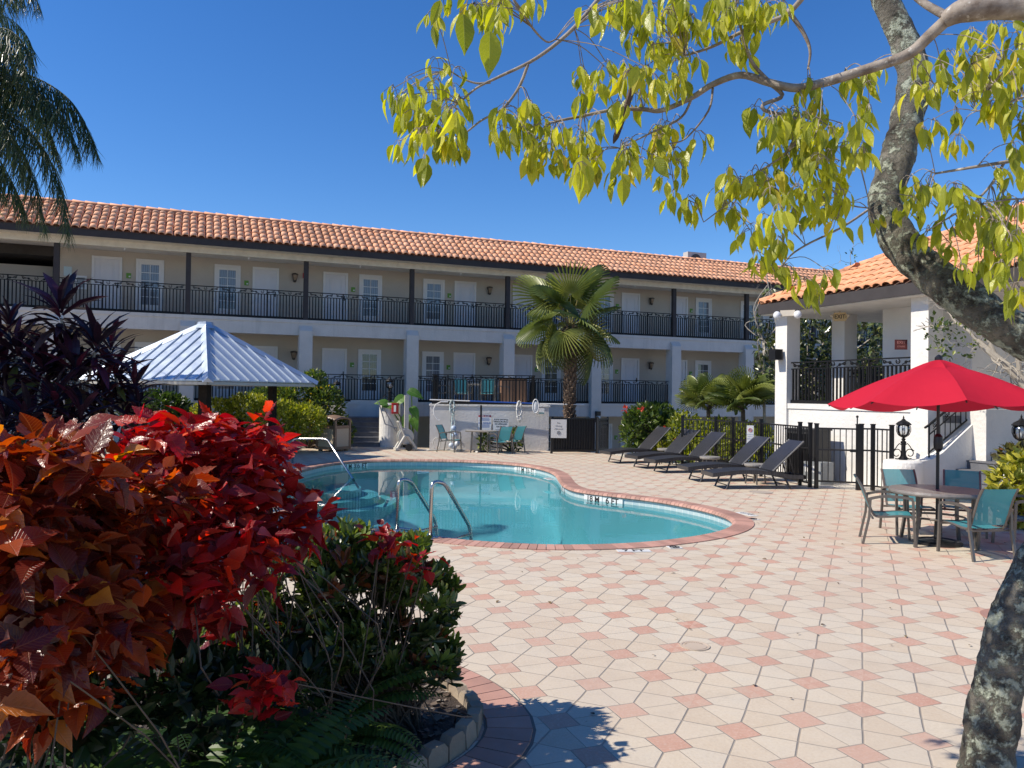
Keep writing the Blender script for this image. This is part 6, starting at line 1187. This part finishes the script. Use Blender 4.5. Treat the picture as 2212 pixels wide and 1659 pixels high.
tk = MB(); tk.lathe([(.24, 0), (.19, .5), (.17, 3.), (.17, c[2] - 1.5), (.24, c[2] - .8), (.1, c[2])], (0, 0, 0), 14); part(tk, 'trunk', PALE, qp)
# ================================================================ leaning tree in the right foreground
def bark():
    n = NT('lichen_bark'); o = n.obj(); big = n.noise(6., 5., .6); fine = n.noise(38., 6., .75); a = n.noise(11., 6., .65); v = n.scalevec(o, (1, 1, 1))
    c = n.ramp(big, [(0.3, (.035, .03, .024)), (.45, (.14, .125, .10)), (.62, (.27, .25, .205)), (.8, (.17, .16, .13))])
    li = n.maprange(n.math('ADD', n.math('MULTIPLY', a, .75), n.math('MULTIPLY', fine, .35)), .53, .60); c = n.mix(li, c, n.mix(n.maprange(fine, .35, .6), (.24, .27, .20), (.50, .53, .42)))
    dk = n.maprange(n.noise(16., 5., .7), .58, .68); c = n.mix(n.math('MULTIPLY', dk, .8), c, (.022, .022, .018))
    h = n.math('ADD', n.math('MULTIPLY', li, .5), n.math('ADD', n.math('MULTIPLY', fine, 1.), n.math('MULTIPLY', a, .8))); return n.done(n.bsdf(c, .9, spec=.2, normal=n.bump(h, 1., .03)))
BARK = bark()
def twigbark():
    n = NT('twig_bark'); c = n.mix(n.maprange(n.noise(14., 5., .6), .4, .65), (.34, .29, .24), (.17, .13, .10)); c = n.mix(n.maprange(n.noise(40., 4.), .6, .75), c, (.55, .52, .46)); return n.done(n.bsdf(c, .85, normal=n.bump(n.noise(60., 4., .7), .5, .006)))
TWIG = twigbark()
def limb(mb, path, radii, n=26, amp=.10, step=.025, fr=9.):
    P = np.array(path, float); S = spline(np.c_[P, radii], 8, closed=False); S = resample(S, step, closed=False); m = len(S); V = []; prev = None
    for i in range(m):
        t = nrm(S[min(i + 1, m - 1), :3] - S[max(i - 1, 0), :3]); x = nrm(np.cross((0, 0, 1.) if abs(t[2]) < .95 else (1., 0, 0), t)) if prev is None else nrm(prev - t * np.dot(prev, t)); prev = x; y = np.cross(t, x)
        for k in range(n):
            a = 2 * PI * k / n; d = x * math.cos(a) + y * math.sin(a); r = S[i, 3]; q = S[i, :3] + d * r; f1 = mn.noise(Vector(q * fr)); f2 = mn.noise(Vector(q * fr * 3.3)); f3 = abs(mn.noise(Vector(q * fr * 7.))); V.append(S[i, :3] + d * r * (1 + amp * (1.1 * f1 + .7 * f2 + .55 * f3)))
    fs = [(i * n + k, i * n + (k + 1) % n, (i + 1) * n + (k + 1) % n, (i + 1) * n + k) for i in range(m - 1) for k in range(n)]
    mb.add(V, fs, .5)
tb_ = G(2128, 1668); lt = thing('leaning_tree', 'lichen covered leaning tree with yellow green leaves in the right foreground', 'tree', (tb_[0], tb_[1], 0), 0)
YT = 4.1; trunk = [(2122, 1760, 4.0), (2130, 1660, YT), (2155, 1480, YT), (2195, 1330, YT), (2270, 1180, YT), (2350, 1030, 3.95), (2370, 900, 3.85), (2310, 790, 3.8), (2200, 722, 3.8), (2125, 675, 3.85), (2040, 612, 3.95), (1975, 560, 4.05), (1932, 500, 4.1), (1912, 452, 4.15), (1918, 400, 4.2), (1940, 340, 4.25), (1962, 240, 4.3), (1972, 165, 4.35), (1958, 100, 4.4), (1930, 40, 4.45), (1905, -20, 4.5), (1870, -110, 4.6)]
rr = [60, 52, 46, 46, 46, 46, 46, 45, 44, 42, 40, 38, 36, 35, 34, 34, 32, 31, 29, 27, 26, 24]
mb = MB(); limb(mb, [D(*p) for p in trunk], [r * p[2] / F for r, p in zip(rr, trunk)], amp=.13); 
o = part(mb, 'trunk', BARK, lt, world=True, smooth=True)
mb = MB(); mb2 = MB(); TR = []
def br(pts, r0, r1, dst=None):
    W_ = [D(*p) for p in pts]; (mb if dst is None else dst).tube(spline(W_, 5, closed=False), np.linspace(r0, r1, (len(W_) - 1) * 5 + 1), 7, cap=True); TR.extend(pts[1:])
big = [(2420, 40, 3.1), (2300, 22, 3.1), (2200, 12, 3.15), (2090, 20, 3.2), (2040, 45, 3.25)]; limb(mb, [D(*p) for p in big], [.075, .07, .055, .05, .03], 18, .08)
br([(2050, 38, 3.25), (2010, 75, 3.3), (1960, 118, 3.35), (1870, 150, 3.4), (1780, 178, 3.45), (1720, 190, 3.5), (1660, 178, 3.55), (1600, 162, 3.6), (1540, 182, 3.65), (1495, 210, 3.7), (1430, 238, 3.7), (1390, 236, 3.7), (1330, 236, 3.7), (1260, 250, 3.7), (1200, 262, 3.7)], .027, .006)
br([(2050, 38, 3.25), (2000, 10, 3.3), (1960, -20, 3.35), (1900, -60, 3.4)], .02, .01)
br([(1760, -40, 3.4), (1700, 30, 3.5), (1620, 60, 3.55), (1540, 100, 3.6), (1480, 120, 3.6)], .014, .005)
br([(1700, 20, 3.5), (1735, 70, 3.5), (1750, 110, 3.5), (1745, 150, 3.5)], .012, .004)
br([(1640, 165, 3.55), (1690, 205, 3.55), (1650, 225, 3.55), (1655, 240, 3.55), (1700, 250, 3.6), (1740, 275, 3.6), (1700, 330, 3.6), (1640, 370, 3.65), (1600, 400, 3.7)], .011, .003)
br([(1660, 175, 3.55), (1622, 130, 3.55), (1600, 60, 3.55), (1590, 10, 3.55)], .010, .004)
br([(1315, -30, 3.6), (1240, 60, 3.6), (1160, 125, 3.6), (1080, 165, 3.6), (1030, 190, 3.6), (990, 225, 3.6)], .011, .004)
br([(1140, 140, 3.6), (1120, 190, 3.6), (1085, 235, 3.6), (1040, 260, 3.6), (1000, 290, 3.6), (960, 300, 3.6)], .008, .003)
br([(1060, 178, 3.6), (1030, 180, 3.6), (1000, 170, 3.6), (975, 155, 3.6)], .006, .003)
br([(1110, 0, 3.2), (1150, 60, 3.3), (1180, 90, 3.4), (1200, 85, 3.4)], .006, .003)
br([(1495, 210, 3.7), (1470, 255, 3.7), (1400, 290, 3.7), (1340, 320, 3.7)], .007, .003)
br([(1540, 190, 3.65), (1530, 240, 3.65), (1480, 300, 3.7), (1440, 310, 3.7)], .006, .003)
br([(1740, 275, 3.6), (1760, 350, 3.6), (1790, 400, 3.6), (1830, 440, 3.6), (1880, 450, 3.9)], .007, .003)
br([(1880, 450, 4.1), (1820, 490, 3.9), (1740, 530, 3.8), (1700, 560, 3.7), (1680, 600, 3.7)], .007, .003)
br([(1700, 420, 3.7), (1630, 400, 3.7), (1560, 450, 3.7), (1520, 480, 3.7)], .006, .002)
br([(2420, 300, 3.6), (2300, 320, 3.6), (2200, 345, 3.6), (2110, 360, 3.6), (2020, 375, 3.7)], .014, .005)
br([(2170, 350, 3.6), (2140, 400, 3.6), (2100, 440, 3.6), (2050, 470, 3.6), (2000, 500, 3.7)], .007, .003)
br([(2420, 430, 3.4), (2300, 440, 3.4), (2200, 430, 3.5), (2120, 440, 3.5)], .008, .003)
br([(2300, 25, 3.1), (2240, 80, 3.3), (2180, 140, 3.4), (2130, 200, 3.5)], .01, .004); br([(2300, 200, 3.6), (2212, 210, 3.6), (2160, 230, 3.6), (2110, 240, 3.6)], .008, .003)
part(mb, 'branch', TWIG, lt, world=True, smooth=True)
pod = MB(); pod.tube(spline([D(1362, 148, 3.6), D(1364, 190, 3.6), D(1355, 225, 3.6), D(1338, 275, 3.6), D(1325, 310, 3.6)], 4, closed=False), [.004] + [.014] * 14 + [.008, .003], 6); part(pod, 'seed_pod', mat('dark_pod', (.06, .03, .02), .5), lt, world=True)
YL = leafmat('yellow_green_tree_leaf', [(0., (.19, .23, .022)), (.3, (.36, .39, .04)), (.65, (.52, .53, .06)), (.92, (.64, .61, .09)), (1., (.62, .48, .08))], .35, .5, spec=.5, spots=((.06, .04, .02), 55., .735), veins=(.50, .52, .16))
TL = leaf_tpl([(0, .01), (.08, .10), (.13, .15), (.27, .235), (.30, .232), (.45, .262), (.48, .255), (.62, .215), (.65, .205), (.80, .115), (.9, .05), (1., .003)], .28, .16)
TL2 = leaf_tpl([(0, .01), (.08, .09), (.13, .14), (.27, .22), (.30, .215), (.45, .24), (.48, .232), (.62, .19), (.65, .18), (.80, .10), (.9, .045), (1., .003)], .5, .42)
clus = [(960, 30, 3.0, 30, 22, 7), (1005, 45, 3.0, 25, 25, 5), (1090, 40, 3.1, 45, 30, 16), (1130, 20, 3.1, 40, 22, 10),
 (890, 215, 3.6, 45, 40, 18), (940, 195, 3.6, 45, 35, 16), (905, 265, 3.55, 55, 45, 26), (960, 290, 3.55, 45, 45, 22), (985, 250, 3.6, 30, 50, 12), (900, 310, 3.5, 40, 35, 14),
 (1075, 290, 3.65, 35, 30, 10), (1130, 290, 3.65, 45, 40, 20), (1190, 310, 3.65, 50, 45, 24), (1250, 330, 3.6, 50, 45, 24), (1310, 335, 3.6, 50, 50, 24), (1370, 330, 3.6, 45, 40, 20), (1140, 230, 3.7, 50, 14, 6), (1280, 200, 3.65, 35, 45, 12), (1310, 175, 3.65, 40, 50, 14),
 (1400, 130, 3.55, 45, 45, 22), (1370, 60, 3.5, 60, 50, 24), (1440, 40, 3.5, 60, 50, 28), (1500, 60, 3.5, 55, 60, 26), (1450, 150, 3.55, 50, 50, 22), (1420, 260, 3.65, 50, 45, 18), (1470, 320, 3.65, 40, 45, 18), (1580, 30, 3.5, 60, 45, 26), (1640, 40, 3.5, 50, 40, 18), (1560, 90, 3.55, 40, 35, 12),
 (1340, 390, 3.55, 8, 8, 1), (1480, 440, 3.7, 28, 22, 8), (1560, 445, 3.7, 35, 28, 12), (1600, 400, 3.7, 55, 25, 14), (1650, 395, 3.7, 40, 35, 12),
 (1680, 270, 3.6, 40, 40, 16), (1740, 260, 3.55, 55, 50, 28), (1780, 300, 3.55, 60, 60, 30), (1700, 330, 3.6, 40, 50, 18), (1820, 330, 3.6, 45, 50, 20), (1760, 190, 3.6, 45, 25, 10), (1830, 250, 3.7, 40, 30, 9), (1860, 180, 3.8, 40, 30, 8), (1740, 390, 3.6, 40, 45, 14),
 (1700, 440, 3.65, 50, 35, 14), (1760, 470, 3.65, 50, 45, 18), (1680, 510, 3.7, 45, 35, 14), (1650, 555, 3.65, 35, 35, 10), (1690, 600, 3.6, 25, 25, 6), (1740, 625, 3.5, 45, 30, 10), (1820, 420, 3.65, 30, 40, 10),
 (2020, 160, 3.7, 30, 45, 12), (2080, 170, 3.6, 45, 45, 20), (2140, 130, 3.5, 50, 45, 22), (2190, 90, 3.4, 40, 45, 18), (2190, 180, 3.5, 45, 50, 24), (2130, 220, 3.6, 45, 35, 16), (2200, 260, 3.5, 35, 45, 16), (2010, 290, 3.7, 25, 25, 6), (2050, 285, 3.7, 25, 25, 5),
 (2000, 400, 3.75, 30, 40, 12), (2010, 470, 3.7, 30, 35, 12), (2060, 500, 3.65, 40, 35, 14), (2110, 500, 3.6, 45, 45, 26), (2160, 480, 3.55, 45, 40, 24), (2190, 540, 3.5, 40, 45, 20), (2140, 560, 3.55, 35, 35, 12), (2200, 610, 3.35, 30, 35, 10), (2060, 410, 3.65, 30, 20, 5), (2150, 390, 3.6, 35, 20, 6), (1895, 500, 4.0, 14, 30, 4), (1290, 30, 3.3, 40, 20, 8)]
mb = MB(); tw_ = MB()
TRW = np.array([D(*p) for p in TR])
for (x, y, Y, rx, ry_, n) in clus:
    n = int(n * 1.9) if n > 1 else 1; nc = max(1, n // 5); hubs = []
    for _ in range(nc):
        hx, hy = x + rng.normal() * rx * .72, y - 20 + rng.normal() * ry_ * .68; h = D(hx, hy, Y + rng.normal() * .16); hubs.append(h); j = int(np.argmin(((TRW - h) ** 2).sum(1)))
        if np.linalg.norm(TRW[j] - h) < .45 and hy > -30: m_ = (TRW[j] + h) / 2 + (0, 0, .03); tw_.tube(spline([TRW[j], m_, h], 4, closed=False), .0022, 4, cap=False)
    for i in range(n):
        h = hubs[i % nc]; a = rng.random() * 2 * PI; off = np.array((math.cos(a), math.sin(a), 0)) * rng.uniform(.01, .05); p = h + off + (0, 0, -rng.uniform(0, .05)); tw_.tube([h, (h + p) / 2 + (0, 0, .012), p], .0016, 3, cap=False)
        d = np.array((math.cos(a) * .38, math.sin(a) * .38, -1.)) + rng.normal(size=3) * (.2, .2, .12); nv = np.array((math.cos(a), math.sin(a), .3)) + rng.normal(size=3) * .6
        put_leaves(mb, TL if rng.random() < .6 else TL2, np.array([p]), np.array([d]), np.array([nv]), [rng.uniform(.055, .118)], [rng.random()], rng.uniform(.68, .98))
L_ = lambda x, y, Y, l, d, nv, t: put_leaves(mb, TL, np.array([D(x, y, Y)]), np.array([d]), np.array([nv]), [l], [t])
L_(1058, 66, 2.9, .17, (.02, 0, -1), (.25, -1, 0), .3); L_(1000, 30, 2.9, .15, (.1, .0, -1), (.4, -1, .1), .05); L_(940, 125, 3.6, .075, (1, .0, -.05), (0, -.4, 1), .95); L_(1258, 335, 3.4, .21, (0, 0, -1), (.3, -1, .1), .75); L_(1345, 385, 3.4, .12, (.06, 0, -1), (.2, -1, .1), .35)
part(mb, 'foliage', YL, lt, world=True); part(tw_, 'twig', TWIG, lt, world=True)
# ================================================================ trees beyond the pavilion
MAGL = leafmat('magnolia_leaf', [(0., (.02, .03, .012)), (.4, (.05, .075, .022)), (.75, (.11, .14, .035)), (.9, (.22, .22, .06)), (1., (.45, .45, .36))], .25, .15, spec=.7)
def tree(name, label, base, clumps, L, m, tpl=SMALL, trunkr=.12, tr=(0, 1), barkm=None):
    t = thing(name, label, 'tree', (*base, -1.5), 0); mb = MB(); shrub(mb, clumps, L, tpl, tr=tr, up=.2); part(mb, 'crown', m, t, world=True); mb = MB(); b = np.array((*base, -1.5)); cs = np.mean([c for c, r, n in clumps], 0); mid = np.array((base[0], base[1], cs[2] - .3)); mb.tube([b, (b + mid) / 2 + (.05, 0, 0), mid], [trunkr, trunkr * .85, trunkr * .7], 8)
    for c, r, n in clumps:
        for _ in range(3): e = np.array(c) + np.array(r) * rng.uniform(-.7, .7, 3); mb.tube(spline([mid, (mid + e) / 2 + rng.normal(size=3) * .2, e], 4, closed=False), np.linspace(trunkr * .4, .012, 9), 5, cap=False)
    part(mb, 'trunk', barkm or PALE, t, world=True)
tree('magnolia_tree', 'glossy dark leaved tree seen through the pavilion porch', (9.8, 25.5), cl([(1750, 735, 24.5, 60, .8, 50, 620), (1760, 825, 24.5, 65, .8, 42, 560), (1860, 740, 25.5, 55, .8, 45, 420), (1880, 820, 25.5, 55, .8, 45, 420), (1690, 780, 24., 40, .8, 70, 500), (1920, 760, 26, 40, .8, 60, 300), (1800, 900, 24.5, 80, .8, 40, 400)]), .2, MAGL)
tree('magnolia_tree', 'thin leafy tree left of the pavilion corner column', (7.3, 22.6), cl([(1648, 745, 22.5, 14, .4, 45, 110), (1645, 690, 22.5, 22, .4, 18, 40), (1652, 800, 22.5, 18, .4, 25, 80), (1660, 620, 22.4, 16, .3, 22, 14)]), .17, MAGL, trunkr=.05)
def bare(name, label, base, segs, m, leaf=None, lc=()):
    t = thing(name, label, 'tree', base, 0); mb = MB()
    def grow(p, d, L, r, k):
        q = p + d * L; mid = (p + q) / 2 + rng.normal(size=3) * L * .08; mb.tube([p, mid, q], [r, r * .85, r * .7], 4 if r < .02 else 6, cap=False)
        if k: 
            for _ in range(rng.integers(2, 4)): grow(q, nrm(d + rng.normal(size=3) * .55), L * rng.uniform(.6, .85), r * .62, k - 1)
    for pts, r0, r1, k in segs:
        W_ = [D(*p) for p in pts]; S = spline(W_, 4, closed=False); mb.tube(S, np.linspace(r0, r1, len(S)), 8, cap=False)
        if k:
            for i in range(3, len(S), 2): grow(S[i], nrm(S[i] - S[i - 1] + rng.normal(size=3) * .9), .45, r1 * .5, k)
            grow(S[-1], nrm(S[-1] - S[-2]), .5, r1 * .7, k)
    part(mb, 'trunk', m, t, world=True)
    if leaf: mb = MB(); shrub(mb, cl(lc), .11, SMALL); part(mb, 'crown', leaf, t, world=True)
bq = D(2290, 1000, 14.5); bare('bare_tree', 'pale barked sparse tree leaning across the pavilion wall at right', (bq[0], 14.5, 0), [([(2290, 990, 14.5), (2255, 900, 14.5), (2205, 820, 14.6), (2150, 770, 14.8), (2110, 735, 15.)], .13, .05, 3), ([(2150, 770, 14.8), (2120, 690, 15.), (2100, 620, 15.3), (2060, 590, 15.5)], .045, .02, 3), ([(2205, 820, 14.6), (2190, 700, 14.6), (2170, 600, 14.8)], .05, .02, 3)], PALE, MG, [(2070, 730, 15.2, 50, .5, 50, 110), (2020, 720, 15.4, 20, .3, 40, 50)])
bare('bare_tree', 'leafless twiggy treetop behind the pavilion roof', D(1830, 620, 27.), [([(1830, 760, 27.), (1832, 640, 27.), (1835, 590, 27.), (1838, 565, 27.)], .05, .015, 2), ([(1690, 760, 26.), (1660, 620, 26), (1655, 560, 26.)], .03, .01, 2)], PALE, MG, [(1838, 560, 27., 12, .2, 22, 16)])
tree('added_shade_tree', 'dense unseen tree added out of view at left to shade the cordylines', (-11., 8.8), [((-10.6, 8.7, 6.4), (2.1, 2.2, 1.9), 3000), ((-9.6, 8.6, 5.2), (1.5, 2., 1.2), 1400)], .3, MG, trunkr=.2)  # unseen tree, added so its shadow falls on the cordylines
# green mass beyond the grounds, closing the views under the roofs
mb = MB(); n = 0
for (px, py, Y, rx, ryy, rz, k) in ((1750, 800, 40, 180, 3, 60, 900), (1950, 800, 40, 160, 3, 60, 700), (2120, 780, 38, 150, 3, 60, 600), (1650, 760, 42, 80, 2, 60, 300)): shrub(mb, cl([(px, py, Y, rx, ryy, rz, k)]), .5, SMALL, up=.2)
o = struct(mb, 'far_trees', MAGL, kind='stuff')
# ================================================================ sun, sky, camera
SD = nrm((-.685, -.15, .71))
w = bpy.data.worlds.new('World'); sc.world = w; w.use_nodes = True; nt = w.node_tree; nt.nodes.clear(); wo = nt.nodes.new('ShaderNodeOutputWorld'); bg = nt.nodes.new('ShaderNodeBackground'); sk_ = nt.nodes.new('ShaderNodeTexSky'); sk_.sky_type = 'NISHITA'; sk_.sun_disc = False; sk_.sun_elevation = math.asin(SD[2]); sk_.sun_rotation = math.atan2(SD[0], SD[1]); sk_.altitude = 0; sk_.air_density = 1.; sk_.dust_density = 0.; sk_.ozone_density = 6.; bg.inputs[1].default_value = .13
hs = nt.nodes.new('ShaderNodeHueSaturation'); hs.inputs['Hue'].default_value = .508; hs.inputs['Saturation'].default_value = 1.22; nt.links.new(sk_.outputs[0], hs.inputs['Color']); nt.links.new(hs.outputs[0], bg.inputs[0]); nt.links.new(bg.outputs[0], wo.inputs[0])
sl = bpy.data.lights.new('sun', 'SUN'); sl.energy = 5.; sl.angle = rad(.5); sl.color = (1., .915, .79); so = bpy.data.objects.new('sun', sl); COL.objects.link(so); so.rotation_euler = Vector(tuple(-SD)).to_track_quat('-Z', 'Y').to_euler(); so.location = (-20, 0, 30)
cd = bpy.data.cameras.new('camera'); cd.sensor_width = 36; cd.lens = F / 2212 * 36; cd.clip_end = 3000; cd.clip_start = .05; co = bpy.data.objects.new('camera', cd); COL.objects.link(co)
m = Matrix.Identity(4)
for i in range(3): m[i][0], m[i][1], m[i][2], m[i][3] = RV[i], UV[i], -fw[i], CAM[i]
co.matrix_world = m; sc.camera = co
sc.view_settings.view_transform = 'Standard'; sc.view_settings.look = 'None'; sc.view_settings.exposure = .25; sc.view_settings.gamma = 1.; sc.view_settings.use_curve_mapping = False
sc.render.engine = 'CYCLES'; sc.cycles.max_bounces = 8; sc.cycles.transparent_max_bounces = 12; sc.cycles.use_denoising = True
